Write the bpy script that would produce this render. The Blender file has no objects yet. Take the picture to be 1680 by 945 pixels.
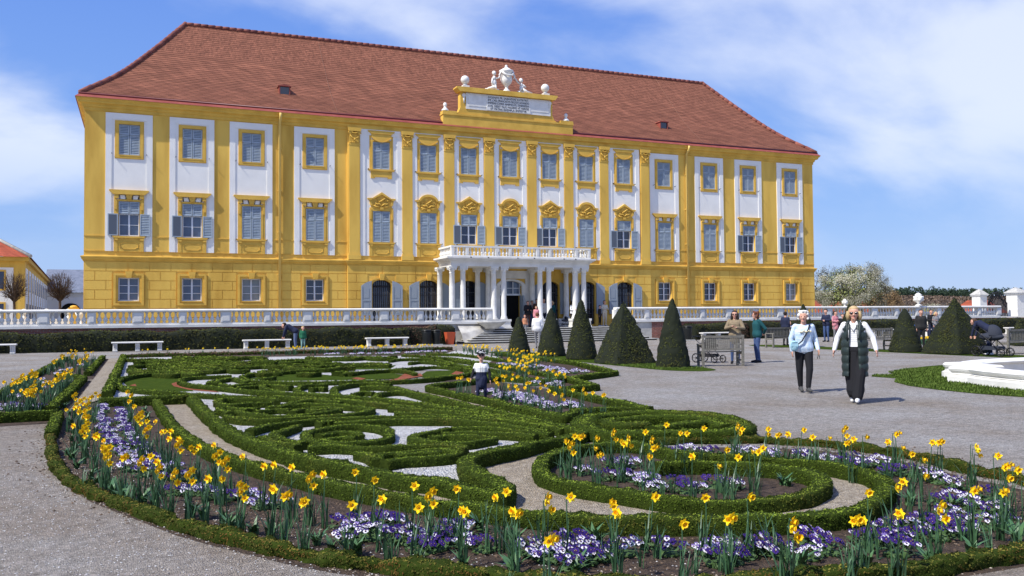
import bpy, math, random
import numpy as np
from mathutils import Vector, Matrix
PI=math.pi
sc=bpy.context.scene; COL=sc.collection
rng=np.random.default_rng(7); random.seed(7)
# ------------------------------------------------------------------ camera
F_=1441.82; YAW,PITCH,ROLL=[math.radians(a) for a in (22.93,1.7644,-0.4376)]; H=1.6
fw=np.array([math.sin(YAW)*math.cos(PITCH),math.cos(YAW)*math.cos(PITCH),math.sin(PITCH)])
r0=np.array([math.cos(YAW),-math.sin(YAW),0.]); u0=np.cross(r0,fw)
rt=r0*math.cos(ROLL)+u0*math.sin(ROLL); up=-r0*math.sin(ROLL)+u0*math.cos(ROLL)
cam=bpy.data.cameras.new('camera'); camo=bpy.data.objects.new('camera',cam); COL.objects.link(camo); sc.camera=camo
cam.sensor_width=36; cam.lens=F_/1680*36; cam.clip_end=5000; cam.clip_start=.05
M=Matrix.Identity(4)
for i in range(3): M[i][0]=rt[i];M[i][1]=up[i];M[i][2]=-fw[i]
M[2][3]=H; camo.matrix_world=M
# ------------------------------------------------------------------ light
SUN_AZ=math.radians(75)   # the light travels towards +x (right) and a little into the facade
SUN_EL=math.radians(50)
sd=Vector((math.sin(SUN_AZ)*math.cos(SUN_EL),math.cos(SUN_AZ)*math.cos(SUN_EL),-math.sin(SUN_EL)))
sl=bpy.data.lights.new('sun','SUN'); sl.energy=4.9; sl.angle=math.radians(.5); sl.color=(1,.96,.88)
so=bpy.data.objects.new('sun',sl); COL.objects.link(so); so.rotation_euler=sd.to_track_quat('-Z','Y').to_euler()
w=bpy.data.worlds.new('World'); sc.world=w; w.use_nodes=True
N=w.node_tree.nodes; L=w.node_tree.links; N.clear()
def nn(N,t,**k):
    n=N.new(t)
    for a,b in k.items(): setattr(n,a,b)
    return n
sky=nn(N,'ShaderNodeTexSky',sky_type='NISHITA',sun_disc=False,sun_elevation=SUN_EL,sun_rotation=math.atan2(-sd.x,-sd.y),altitude=100,air_density=1.2,dust_density=.3,ozone_density=3.)
hs=nn(N,'ShaderNodeMix',data_type='RGBA'); hs.inputs[0].default_value=.8; L.new(sky.outputs[0],hs.inputs[6])
tc=nn(N,'ShaderNodeTexCoord'); sx=nn(N,'ShaderNodeSeparateXYZ'); L.new(tc.outputs['Generated'],sx.inputs[0])
def wm(op,a,b=None,clamp=False):
    m=nn(N,'ShaderNodeMath',operation=op,use_clamp=clamp)
    for i,q in enumerate((a,b)):
        if q is None: continue
        if isinstance(q,(int,float)): m.inputs[i].default_value=q
        else: L.new(q,m.inputs[i])
    return m.outputs[0]
rp=nn(N,'ShaderNodeValToRGB'); rp.color_ramp.elements[0].position=0; rp.color_ramp.elements[0].color=(.34,.52,.90,1); rp.color_ramp.elements[1].position=.55; rp.color_ramp.elements[1].color=(.06,.185,.80,1); e_=rp.color_ramp.elements.new(.16); e_.color=(.20,.385,.87,1)
L.new(wm('MAXIMUM',sx.outputs[2],0.),rp.inputs[0]); sv=nn(N,'ShaderNodeVectorMath',operation='SCALE'); L.new(rp.outputs[0],sv.inputs[0]); sv.inputs['Scale'].default_value=7.6; L.new(sv.outputs[0],hs.inputs[7])
zz=wm('ADD',wm('MAXIMUM',sx.outputs[2],0.),.42)
cb=nn(N,'ShaderNodeCombineXYZ'); L.new(wm('DIVIDE',sx.outputs[0],zz),cb.inputs[0]); L.new(wm('DIVIDE',sx.outputs[1],zz),cb.inputs[1])
mp=nn(N,'ShaderNodeMapping'); mp.inputs['Rotation'].default_value=(0,0,math.radians(-28)); mp.inputs['Scale'].default_value=(1.9,3.1,1); mp.inputs['Location'].default_value=(12.75,3.1,0)
L.new(cb.outputs[0],mp.inputs[0])
n1=nn(N,'ShaderNodeTexNoise'); n1.inputs['Scale'].default_value=.95; n1.inputs['Detail'].default_value=8; n1.inputs['Roughness'].default_value=.52; n1.inputs['Distortion'].default_value=.25
n2=nn(N,'ShaderNodeTexNoise'); n2.inputs['Scale'].default_value=.33; n2.inputs['Detail'].default_value=3
L.new(mp.outputs[0],n1.inputs['Vector']); L.new(mp.outputs[0],n2.inputs['Vector'])
dens=wm('ADD',wm('MULTIPLY',n1.outputs[0],.62),wm('MULTIPLY',n2.outputs[0],.5))
mr=nn(N,'ShaderNodeMapRange',interpolation_type='SMOOTHSTEP'); mr.inputs[1].default_value=.50; mr.inputs[2].default_value=.70; L.new(dens,mr.inputs[0])
mr.inputs[4].default_value=.74
fd_=nn(N,'ShaderNodeMapRange',interpolation_type='SMOOTHSTEP'); fd_.inputs[1].default_value=.03; fd_.inputs[2].default_value=.20; fd_.inputs[3].default_value=.12; L.new(sx.outputs[2],fd_.inputs[0])
mfac=wm('MULTIPLY',mr.outputs[0],fd_.outputs[0])
# thin bright haze low over the horizon
mx=nn(N,'ShaderNodeMix',data_type='RGBA'); L.new(mfac,mx.inputs[0]); L.new(hs.outputs[2],mx.inputs[6]); mx.inputs[7].default_value=(6.6,7.0,7.8,1)
bg=nn(N,'ShaderNodeBackground'); bg.inputs[1].default_value=.118; L.new(mx.outputs[2],bg.inputs[0])
wo=nn(N,'ShaderNodeOutputWorld'); L.new(bg.outputs[0],wo.inputs[0])
sc.view_settings.view_transform='Standard'; sc.view_settings.look='None'; sc.view_settings.exposure=0.27; sc.view_settings.gamma=1
sc.view_settings.use_curve_mapping=False
sc.render.engine='CYCLES'; sc.cycles.max_bounces=6
# ------------------------------------------------------------------ pixel -> world
def ray(px,py): return fw+rt*(px-840)/F_-up*(py-472.5)/F_
def G(px,py,z=0.):
    d=ray(px,py);t=(z-H)/d[2];return (d[0]*t,d[1]*t,z)
def W(px,py,Y):
    d=ray(px,py);t=Y/d[1];return (d[0]*t,Y,H+d[2]*t)
def depth(p): return (np.array(p)-[0,0,H])@fw
# ------------------------------------------------------------------ materials
MATS={}
def mat(name,col,rough=.8,col2=None,ns=3.,bump=0.,bs=40.,spec=.3,metal=0.,attr=False,hi=None,scale=None,trans=0.,det=5,mid=(.35,.65),alpha=None,subs=0.):
    if name in MATS: return MATS[name]
    m=bpy.data.materials.new(name); m.use_nodes=True; N=m.node_tree.nodes; L=m.node_tree.links
    b=N['Principled BSDF']; b.inputs['Roughness'].default_value=rough; b.inputs['Specular IOR Level'].default_value=spec; b.inputs['Metallic'].default_value=metal
    c=(*col,1); b.inputs['Base Color'].default_value=c
    if trans: 
        b.inputs['Transmission Weight'].default_value=trans
    out=None
    tcn=N.new('ShaderNodeTexCoord'); src=tcn.outputs['Object']
    if scale:
        mpn=N.new('ShaderNodeMapping'); mpn.inputs['Scale'].default_value=scale; L.new(src,mpn.inputs[0]); src=mpn.outputs[0]
    if col2:
        n=N.new('ShaderNodeTexNoise'); n.inputs['Scale'].default_value=ns; n.inputs['Detail'].default_value=det; L.new(src,n.inputs['Vector'])
        r=N.new('ShaderNodeMapRange'); r.inputs[1].default_value=mid[0]; r.inputs[2].default_value=mid[1]; L.new(n.outputs[0],r.inputs[0])
        x=N.new('ShaderNodeMix'); x.data_type='RGBA'; L.new(r.outputs[0],x.inputs[0]); x.inputs[6].default_value=c; x.inputs[7].default_value=(*col2,1); out=x.outputs[2]
    if attr:
        a=N.new('ShaderNodeAttribute'); a.attribute_name='rnd'
        x=N.new('ShaderNodeMix'); x.data_type='RGBA'; L.new(a.outputs['Fac'],x.inputs[0]); 
        if out: L.new(out,x.inputs[6])
        else: x.inputs[6].default_value=c
        x.inputs[7].default_value=(*hi,1); out=x.outputs[2]
    if out: L.new(out,b.inputs['Base Color'])
    if bump:
        n=N.new('ShaderNodeTexNoise'); n.inputs['Scale'].default_value=bs; n.inputs['Detail'].default_value=4; L.new(src,n.inputs['Vector'])
        bp=N.new('ShaderNodeBump'); bp.inputs['Strength'].default_value=1; bp.inputs['Distance'].default_value=bump; L.new(n.outputs[0],bp.inputs['Height']); L.new(bp.outputs[0],b.inputs['Normal'])
    MATS[name]=m; return m
YEL=mat('yellow_plaster',(.76,.485,.095),.85,(.54,.31,.05),1.1,.004,25,mid=(.42,.74),scale=(1,1,.22),det=9)
YEL2=mat('yellow_trim',(.74,.46,.085),.8,(.60,.36,.06),1.5,.003,20)
WHT=mat('white_plaster',(.85,.835,.79),.8,(.74,.73,.69),.9,.003,20,mid=(.3,.8))
STO=mat('white_stone',(.75,.735,.69),.75,(.58,.565,.52),2.2,.004,30,mid=(.4,.85))
STG=mat('grey_stone',(.52,.51,.47),.85,(.36,.35,.32),3.,.006,30)
STAIN=mat('stained_plaster',(.55,.53,.48),.9,(.32,.30,.27),1.5,.01,12)
SHU=mat('grey_shutter_paint',(.36,.42,.47),.55,(.30,.36,.41),3.,0)
SHD=mat('shutter_backing',(.10,.12,.15),.7)
GLA=mat('window_glass',(.015,.02,.05),.06,spec=.9)
GLL=mat('window_with_blind',(.24,.27,.28),.2,(.18,.21,.23),1.2,spec=.6)
GLM=mat('pale_window_glass',(.11,.15,.22),.1,(.05,.07,.13),.9,spec=.8)
IRO=mat('black_iron',(.012,.012,.014),.45)
GUT=mat('red_sheet_metal',(.32,.085,.06),.55,(.25,.06,.045),2.)
GUD=mat('dark_red_gutter',(.10,.015,.02),.4)
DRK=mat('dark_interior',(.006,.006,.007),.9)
SOI=mat('bed_soil',(.045,.03,.021),.95,(.10,.068,.046),14,.05,55,det=8)
BRK=None
def brickmat(name,c1,c2,mort,sx,sy,bw,bh,ms=.012,bump=.01,uv=True):
    m=bpy.data.materials.new(name); m.use_nodes=True; N=m.node_tree.nodes; L=m.node_tree.links; b=N['Principled BSDF']; b.inputs['Roughness'].default_value=.85; b.inputs['Specular IOR Level'].default_value=.2
    t=N.new('ShaderNodeTexBrick'); t.inputs['Color1'].default_value=(*c1,1); t.inputs['Color2'].default_value=(*c2,1); t.inputs['Mortar'].default_value=(*mort,1)
    t.inputs['Scale'].default_value=1; t.inputs['Brick Width'].default_value=bw; t.inputs['Row Height'].default_value=bh; t.inputs['Mortar Size'].default_value=ms; t.inputs['Bias'].default_value=0
    tcn=N.new('ShaderNodeTexCoord'); L.new(tcn.outputs['UV'],t.inputs['Vector'])
    n=N.new('ShaderNodeTexNoise'); n.inputs['Scale'].default_value=1.1; n.inputs['Detail'].default_value=6; L.new(tcn.outputs['UV'],n.inputs['Vector'])
    r=N.new('ShaderNodeMapRange'); r.inputs[1].default_value=.3; r.inputs[2].default_value=.75; r.inputs[3].default_value=.86; r.inputs[4].default_value=1.14; L.new(n.outputs[0],r.inputs[0])
    n3=N.new('ShaderNodeTexWhiteNoise'); n3.noise_dimensions='2D'
    sn=N.new('ShaderNodeVectorMath'); sn.operation='SNAP'; sn.inputs[1].default_value=(bw,bh,1); L.new(tcn.outputs['UV'],sn.inputs[0]); L.new(sn.outputs[0],n3.inputs['Vector'])
    r2=N.new('ShaderNodeMapRange'); r2.inputs[3].default_value=.82; r2.inputs[4].default_value=1.18; L.new(n3.outputs['Value'],r2.inputs[0])
    mm=N.new('ShaderNodeMath'); mm.operation='MULTIPLY'; L.new(r.outputs[0],mm.inputs[0]); L.new(r2.outputs[0],mm.inputs[1])
    v=N.new('ShaderNodeVectorMath'); v.operation='SCALE'; L.new(t.outputs[0],v.inputs[0]); L.new(mm.outputs[0],v.inputs['Scale']); L.new(v.outputs[0],b.inputs['Base Color'])
    MATS[name]=m; return m
TIL=brickmat('clay_roof_tiles',(.27,.108,.064),(.20,.078,.047),(.13,.050,.032),1,1,.19,.20,.009)
TIL2=brickmat('orange_roof_tiles',(.36,.085,.045),(.30,.07,.035),(.2,.05,.03),1,1,.3,.3,.01)
BRK=brickmat('red_brick',(.30,.09,.06),(.20,.065,.045),(.25,.2,.17),1,1,.26,.08,.012)
def gravel(name,c1,c2,c3,sc1=55,bump=.02,tint=None):
    m=bpy.data.materials.new(name); m.use_nodes=True; N=m.node_tree.nodes; L=m.node_tree.links; b=N['Principled BSDF']; b.inputs['Roughness'].default_value=.95; b.inputs['Specular IOR Level'].default_value=.08
    tcn=N.new('ShaderNodeTexCoord'); V=N.new('ShaderNodeTexVoronoi'); V.inputs['Scale'].default_value=sc1; L.new(tcn.outputs['Object'],V.inputs['Vector'])
    sp=N.new('ShaderNodeSeparateColor'); L.new(V.outputs['Color'],sp.inputs[0])
    x=N.new('ShaderNodeMix'); x.data_type='RGBA'; L.new(sp.outputs[0],x.inputs[0]); x.inputs[6].default_value=(*c1,1); x.inputs[7].default_value=(*c2,1)
    n=N.new('ShaderNodeTexNoise'); n.inputs['Scale'].default_value=.45; n.inputs['Detail'].default_value=9; n.inputs['Roughness'].default_value=.65; L.new(tcn.outputs['Object'],n.inputs['Vector'])
    r=N.new('ShaderNodeMapRange'); r.inputs[1].default_value=.38; r.inputs[2].default_value=.68; L.new(n.outputs[0],r.inputs[0])
    y=N.new('ShaderNodeMix'); y.data_type='RGBA'; L.new(r.outputs[0],y.inputs[0]); L.new(x.outputs[2],y.inputs[6]); 
    z=N.new('ShaderNodeMix'); z.data_type='RGBA'; z.blend_type='MULTIPLY'; z.inputs[0].default_value=1; L.new(x.outputs[2],z.inputs[6]); z.inputs[7].default_value=(*c3,1); L.new(z.outputs[2],y.inputs[7])
    n4=N.new('ShaderNodeTexNoise'); n4.inputs['Scale'].default_value=9; n4.inputs['Detail'].default_value=6; L.new(tcn.outputs['Object'],n4.inputs['Vector'])
    r4=N.new('ShaderNodeMapRange'); r4.inputs[1].default_value=.3; r4.inputs[2].default_value=.7; r4.inputs[3].default_value=.78; r4.inputs[4].default_value=1.2; L.new(n4.outputs[0],r4.inputs[0])
    v=N.new('ShaderNodeVectorMath'); v.operation='SCALE'; L.new(y.outputs[2],v.inputs[0]); L.new(r4.outputs[0],v.inputs['Scale']); L.new(v.outputs[0],b.inputs['Base Color'])
    ad=N.new('ShaderNodeMath'); ad.operation='ADD'; L.new(n4.outputs[0],ad.inputs[0]); L.new(V.outputs['Distance'],ad.inputs[1])
    bp=N.new('ShaderNodeBump'); bp.invert=False; bp.inputs['Distance'].default_value=bump; L.new(ad.outputs[0],bp.inputs['Height']); L.new(bp.outputs[0],b.inputs['Normal'])
    MATS[name]=m; return m
GRV=gravel('grey_gravel',(.215,.205,.19),(.46,.44,.41),(.74,.66,.57),70,.02)
WAR=gravel('warm_grey_gravel',(.17,.155,.135),(.37,.345,.31),(.72,.62,.52),85,.012)
PTH=gravel('beige_path_gravel',(.24,.20,.15),(.47,.42,.34),(.85,.8,.72),60,.02)
WGR=gravel('white_marble_chips',(.46,.45,.43),(.84,.83,.80),(.8,.8,.8),38,.05)
RGR=gravel('red_brick_chips',(.24,.07,.04),(.42,.15,.09),(.8,.75,.7),45,.03)
GRS=mat('lawn_grass',(.055,.085,.012),.95,(.035,.060,.008),5.,.03,60,det=8,spec=.02)
BOX=mat('box_hedge_core',(.035,.052,.008),.95,(.020,.032,.005),22.,bump=.01,bs=90,spec=.05)
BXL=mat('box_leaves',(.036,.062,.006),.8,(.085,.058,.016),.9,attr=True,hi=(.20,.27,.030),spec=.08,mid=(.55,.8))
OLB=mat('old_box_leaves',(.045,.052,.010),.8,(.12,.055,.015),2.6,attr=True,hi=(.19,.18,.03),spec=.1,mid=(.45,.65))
YEW=mat('yew_core',(.010,.014,.006),.9)
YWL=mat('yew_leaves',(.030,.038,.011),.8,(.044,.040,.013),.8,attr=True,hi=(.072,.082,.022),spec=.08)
BRL=mat('brown_hedge_leaves',(.07,.035,.022),.7,attr=True,hi=(.19,.11,.06))
DL=mat('daffodil_leaf',(.035,.09,.04),.45,(.06,.13,.055),12,spec=.4)
DY=mat('daffodil_petal_yellow',(.90,.66,.012),.6,(.95,.74,.02),30,spec=.15)
DO=mat('daffodil_trumpet',(.90,.50,.008),.5)
PV=mat('pansy_violet',(.040,.014,.17),.75,(.02,.006,.09),60)
PW=mat('pansy_white',(.66,.64,.70),.6)
PVP=mat('pansy_lilac',(.19,.13,.36),.6)
PE=mat('pansy_eye',(.03,.005,.07),.6)
PG=mat('pansy_leaf',(.035,.075,.02),.6,(.06,.11,.03),30)
BRW=mat('bark',(.06,.045,.035),.9,(.10,.08,.065),8,.01,40)
WOOD=mat('weathered_teak',(.21,.20,.17),.8,(.14,.13,.11),6,.002,60,scale=(1,1,4))
# ------------------------------------------------------------------ mesh builder
class MB:
    def __init__(s): s.V=[];s.n=0;s.F=[];s.R=[];s.uv=False;s.UV=[]
    def add(s,V,F,m=0,rnd=None,smooth=False):
        V=np.asarray(V,float).reshape(-1,3); s.V.append(V)
        s.R.append(np.full(len(V),.0) if rnd is None else np.broadcast_to(np.asarray(rnd,float),(len(V),)).copy())
        if isinstance(F,np.ndarray) and F.ndim==2: s.F.append((F+s.n,m,smooth))
        else:
            d={}
            for f in F: d.setdefault(len(f),[]).append(f)
            for k,v in d.items(): s.F.append((np.array(v)+s.n,m,smooth))
        s.n+=len(V); return s
    def box(s,x0,x1,y0,y1,z0,z1,m=0,M=None):
        V=np.array([(x,y,z) for z in (z0,z1) for y in (y0,y1) for x in (x0,x1)],float)
        if M is not None: V=xf(V,M)
        return s.add(V,np.array([(0,2,3,1),(4,5,7,6),(0,1,5,4),(2,6,7,3),(0,4,6,2),(1,3,7,5)]),m)
    def prism(s,poly,a,b,axis='y',m=0,cap=True):
        n=len(poly); P=[]
        for t in (a,b):
            for (p,q) in poly:
                P.append({'y':(p,t,q),'z':(p,q,t),'x':(t,p,q)}[axis])
        F=[(i,(i+1)%n,(i+1)%n+n,i+n) for i in range(n)]
        if cap: F+= [tuple(range(n))[::-1],tuple(range(n,2*n))]
        return s.add(P,F,m)
    def lathe(s,prof,c=(0,0,0),seg=16,m=0,sx=1,sy=1,smooth=True):
        a=np.linspace(0,2*PI,seg,endpoint=False); k=len(prof)
        V=np.array([(c[0]+r*sx*math.cos(t),c[1]+r*sy*math.sin(t),c[2]+z) for r,z in prof for t in a])
        F=[(j*seg+i,j*seg+(i+1)%seg,(j+1)*seg+(i+1)%seg,(j+1)*seg+i) for j in range(k-1) for i in range(seg)]
        s.add(V,np.array(F),m,smooth=smooth)
        F2=[]
        if prof[0][0]>1e-4: F2.append(tuple(range(seg))[::-1])
        if prof[-1][0]>1e-4: F2.append(tuple(range((k-1)*seg,k*seg)))
        if F2: 
            s.n-=0; off=s.n-len(V); s.F.append((np.array(F2)+off,m,False))
        return s
    def tube(s,pts,rad,seg=6,m=0,cap=True,smooth=True,flat=1.):
        P=np.asarray(pts,float); n=len(P); rad=np.broadcast_to(np.asarray(rad,float),(n,))
        T=np.gradient(P,axis=0); T/=np.linalg.norm(T,axis=1)[:,None]+1e-9
        ref=np.array([0,0,1.]) if abs(T[0][2])<.9 else np.array([1.,0,0]); U=np.cross(ref,T[0]);U/=np.linalg.norm(U); V=[]
        for i in range(n):
            U=U-T[i]*(U@T[i]); U/=np.linalg.norm(U)+1e-9; B=np.cross(T[i],U)
            for k in range(seg):
                t=2*PI*k/seg; V.append(P[i]+rad[i]*(U*math.cos(t)+B*math.sin(t)*flat))
        F=[(j*seg+i,j*seg+(i+1)%seg,(j+1)*seg+(i+1)%seg,(j+1)*seg+i) for j in range(n-1) for i in range(seg)]
        if cap: F+= [tuple(range(seg))[::-1],tuple(range((n-1)*seg,n*seg))]
        return s.add(V,F,m,smooth=smooth)
    def ell(s,c,r,m=0,seg=12,rings=8,smooth=True):
        a=np.linspace(-PI/2,PI/2,rings+1); pr=[(max(1e-5,math.cos(t)),math.sin(t)) for t in a]
        t=np.linspace(0,2*PI,seg,endpoint=False)
        V=np.array([(c[0]+r[0]*q*math.cos(u),c[1]+r[1]*q*math.sin(u),c[2]+r[2]*z) for q,z in pr for u in t])
        F=np.array([(j*seg+i,j*seg+(i+1)%seg,(j+1)*seg+(i+1)%seg,(j+1)*seg+i) for j in range(rings) for i in range(seg)])
        return s.add(V,F,m,smooth=smooth)
    def leaves(s,P,Nn,size,m=0,out=.25,tilt=.9,asp=.55,rlo=0.,rhi=1.):
        P=np.asarray(P);n=len(P)
        if n==0: return s
        Nn=Nn+rng.normal(0,tilt,(n,3)); Nn/=np.linalg.norm(Nn,axis=1)[:,None]+1e-9
        T=rng.normal(0,1,(n,3)); T-=Nn*(T*Nn).sum(1)[:,None]; T/=np.linalg.norm(T,axis=1)[:,None]+1e-9; B=np.cross(Nn,T)
        sz=(np.asarray(size)*rng.uniform(.6,1.3,n))[:,None]
        V=np.stack([P-T*sz*.5,P+B*sz*asp*.5,P+T*sz*.5+Nn*sz*.12,P-B*sz*asp*.5],1).reshape(-1,3)
        F=np.arange(4*n).reshape(n,4); rr=np.repeat(rng.uniform(rlo,rhi,n)**1.6,4)
        return s.add(V,F,m,rnd=rr)
    def mesh(s,name,mats,uvf=None):
        me=bpy.data.meshes.new(name); V=np.concatenate(s.V); me.vertices.add(len(V)); me.vertices.foreach_set('co',V.ravel())
        li=[];ls=[];mi=[];sm=[];st=0
        for F,m,smo in s.F:
            k,c=F.shape; li.append(F.ravel()); ls.append(st+np.arange(k)*c); st+=k*c; mi.append(np.full(k,m)); sm.append(np.full(k,smo))
        li=np.concatenate(li);ls=np.concatenate(ls)
        me.loops.add(len(li)); me.loops.foreach_set('vertex_index',li.astype(np.int32)); me.polygons.add(len(ls)); me.polygons.foreach_set('loop_start',ls.astype(np.int32))
        me.update(calc_edges=True)
        me.polygons.foreach_set('material_index',np.concatenate(mi).astype(np.int32)); me.polygons.foreach_set('use_smooth',np.concatenate(sm))
        R=np.concatenate(s.R)
        if R.any():
            a=me.attributes.new('rnd','FLOAT','POINT'); a.data.foreach_set('value',R)
        if uvf is not None:
            u=me.uv_layers.new(name='UVMap'); co=V[li]; u.data.foreach_set('uv',np.asarray(uvf(co)).ravel())
        for q in (mats if isinstance(mats,(list,tuple)) else [mats]): me.materials.append(q)
        me.update(); return me
    def build(s,name,mats,parent=None,loc=None,uvf=None,**k):
        o=bpy.data.objects.new(name,s.mesh(name,mats,uvf)); COL.objects.link(o)
        if parent is not None: o.parent=parent
        if loc is not None: o.location=loc
        tag(o,**k); return o
def xf(V,M):
    M=np.array(M); return np.asarray(V)@M[:3,:3].T+M[:3,3]
def tag(o,label=None,cat=None,group=None,kind=None):
    if label: o['label']=label
    if cat: o['category']=cat
    if group: o['group']=group
    if kind: o['kind']=kind
    return o
def empty(name,loc,rz=0,**k):
    o=bpy.data.objects.new(name,None); COL.objects.link(o); o.location=loc; o.rotation_euler=(0,0,rz); o.empty_display_size=.2; tag(o,**k); return o
def obj(name,me,parent=None,loc=None,rz=0,**k):
    o=bpy.data.objects.new(name,me); COL.objects.link(o)
    if parent is not None: o.parent=parent
    if loc is not None: o.location=loc
    if rz: o.rotation_euler=(0,0,rz)
    tag(o,**k); return o
CH={}
def copy_tree(o,parent=None,loc=None,rz=None,sc_=None,label=None,kids=None):
    c=o.copy(); COL.objects.link(c)
    if parent is not None: c.parent=parent
    for k in list(o.children): copy_tree(k,c)
    if loc is not None: c.location=loc
    if rz is not None: c.rotation_euler=(0,0,rz)
    if sc_ is not None: c.scale=(sc_,)*3
    if label: c['label']=label
    return c
def smooth(P,step,closed=False):
    P=np.asarray(P,float)
    if closed: Q=np.vstack([P[-1:],P,P[:2]])
    else: Q=np.vstack([2*P[0]-P[1],P,2*P[-1]-P[-2]])
    out=[]
    for i in range(1,len(Q)-2):
        a,b,c,d=Q[i-1:i+3]; n=max(2,int(np.linalg.norm(c-b)/step))
        for t in np.arange(n)/n: out.append(.5*((2*b)+(c-a)*t+(2*a-5*b+4*c-d)*t*t+(3*b-a-3*c+d)*t**3))
    if not closed: out.append(Q[-2])
    out=np.array(out); 
    return out
def sheet(name,poly,z,m,**k):
    mb=MB(); mb.add([(x,y,z) for x,y in poly],[tuple(range(len(poly)))]); return mb.build(name,m,**k)
def pxpoly(l,z=0): return [G(x,y,z)[:2] for x,y in l]
# ------------------------------------------------------------------ ground
sheet('ground',[(-400,-40),(500,-40),(500,900),(-400,900)],0,GRV,kind='structure')
D=51.3; XL,XR=-2.76,46.08; CX0,CX1=11.18,31.87; AX=21.53
# terrace floor behind the balustrade, with the wall that carries it
mb=MB(); mb.box(-60,18.9,48.45,110,-.5,.83); mb.box(18.9,27.2,48.9,110,-.5,.831); mb.box(27.2,140,48.45,110,-.5,.829)
mb.build('terrace_floor',mat('pale_paving',(.40,.38,.34),.9,(.30,.29,.26),1.2,.006,30),kind='structure')
def uvxz(co): return np.stack([co[:,0]+co[:,1],co[:,2]],1)
for a,b,lab in ((-60,15.2,'low red brick terrace wall behind the long dark hedge left of the stairs'),(30.0,140,'low red brick terrace wall behind the hedge right of the stairs')):
    MB().box(a,b,48.12,48.4,-.2,1.105).build('terrace_wall',BRK,uvf=uvxz,label=lab,cat='wall')
# ------------------------------------------------------------------ palace
PAL=empty('palace',(AX,D,.83),label='long yellow palace with white window bays and a red tiled hipped roof',cat='palace')
def pp(mb,name,mats,parent=PAL,uvf=None):
    o=mb.build(name,mats,uvf=uvf); o.parent=parent
    q=parent
    off=Vector((0,0,0))
    while q is not None: off+=q.location; q=q.parent
    o.location=-off; return o
bays=[-0.58,2.61,5.76,9.31,13.21,16.13,18.76,21.53,24.32,26.97,29.81,33.07,36.8,40.16,43.91]
panels=[(-1.75,.57),(1.43,3.75),(4.57,6.9),(8.12,10.45),(11.93,14.48),(15.13,17.14),(17.82,19.75),(20.46,22.7),(23.39,25.34),(26.03,27.98),(28.63,31.03),(31.91,34.25),(35.61,37.99),(38.99,41.34),(42.72,45.07)]
cent=range(4,11); OPEN={0,1,6,7,8,10,13,14}
YC=D-.15
def wallgrid(mb,x0,x1,z0,z1,y,holes,dep=.3,m=0,skirt=0.,rm=None):
    xs=sorted({x0,x1,*[h[0] for h in holes],*[h[1] for h in holes]}); zs=sorted({z0,z1,*[h[2] for h in holes],*[h[3] for h in holes]})
    for i in range(len(xs)-1):
        for j in range(len(zs)-1):
            cx,cz=(xs[i]+xs[i+1])/2,(zs[j]+zs[j+1])/2
            if any(h[0]<cx<h[1] and h[2]<cz<h[3] for h in holes): continue
            mb.add([(xs[i],y,zs[j]),(xs[i+1],y,zs[j]),(xs[i+1],y,zs[j+1]),(xs[i],y,zs[j+1])],[(0,1,2,3)],m)
    for a,b,c,d in holes:
        e=y+dep
        for q in ([(a,y,c),(a,e,c),(a,e,d),(a,y,d)],[(b,y,c),(b,y,d),(b,e,d),(b,e,c)],[(a,y,c),(b,y,c),(b,e,c),(a,e,c)],[(a,y,d),(a,e,d),(b,e,d),(b,y,d)]):
            mb.add(q,[(0,1,2,3)],m if rm is None else rm)
    if skirt:
        e=y+skirt
        for q in ([(x0,y,z0),(x0,y,z1),(x0,e,z1),(x0,e,z0)],[(x1,y,z0),(x1,e,z0),(x1,e,z1),(x1,y,z1)],[(x0,y,z0),(x0,e,z0),(x1,e,z0),(x1,y,z0)],[(x0,y,z1),(x1,y,z1),(x1,e,z1),(x0,e,z1)]):
            mb.add(q,[(0,1,2,3)],m)
w2=.52
HT,HM,HG=(10.34,12.0),(5.98,7.85),(2.5,3.76)
def holes(ids,y):
    h=[]
    for i in ids:
        c=bays[i]; h+=[(c-w2,c+w2,*HT),(c-w2,c+w2,*HM)]
        if i in cent:
            if i==7: h.append((c-.75,c+.75,.83,3.75))
            else: h.append((c-.57,c+.57,.95,3.75))
        else: h.append((c-w2,c+w2,*HG))
    return h
mb=MB()
wallgrid(mb,XL,CX0,.5,13.2,D,holes(range(0,4),D)); wallgrid(mb,CX1,XR,.5,13.2,D,holes(range(11,15),D))
wallgrid(mb,CX0,CX1,.5,13.2,YC,holes(cent,YC),dep=.45,skirt=.15)
DEP=13.2
mb.add([(XL,D,.5),(XL,D+DEP,.5),(XL,D+DEP,13.2),(XL,D,13.2)],[(0,1,2,3)]); mb.add([(XR,D,.5),(XR,D+DEP,.5),(XR,D+DEP,13.2),(XR,D,13.2)],[(0,1,2,3)])
mb.add([(XL,D+DEP,.5),(XR,D+DEP,.5),(XR,D+DEP,13.2),(XL,D+DEP,13.2)],[(0,1,2,3)])
pp(mb,'wall',[YEL])
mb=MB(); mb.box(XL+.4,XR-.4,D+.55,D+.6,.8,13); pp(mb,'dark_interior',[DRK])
# white bay panels (a framed field, 4 cm and 2 cm proud)
for i,(a,b) in enumerate(panels):
    mb=MB(); c=bays[i]; y=(YC if i in cent else D); zt=12.70 if i in cent else 12.58
    hw=.72
    hl=[(c-hw,c+hw,10.15,12.2)] if i not in cent else [(c-.6,c+.6,10.2,12.1)]
    hl.append((c-.74,c+.74,5.17,7.9))
    z0=5.17
    wallgrid(mb,a+.3,b-.3,z0,zt-.34,y-.02,hl,.02,skirt=.0)
    for q in ((a,a+.3,z0,zt),(b-.3,b,z0,zt),(a+.3,b-.3,zt-.34,zt)): mb.box(q[0],q[1],y-.05,y,q[2],q[3])
    pp(mb,'bay_panel',[WHT])
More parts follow.
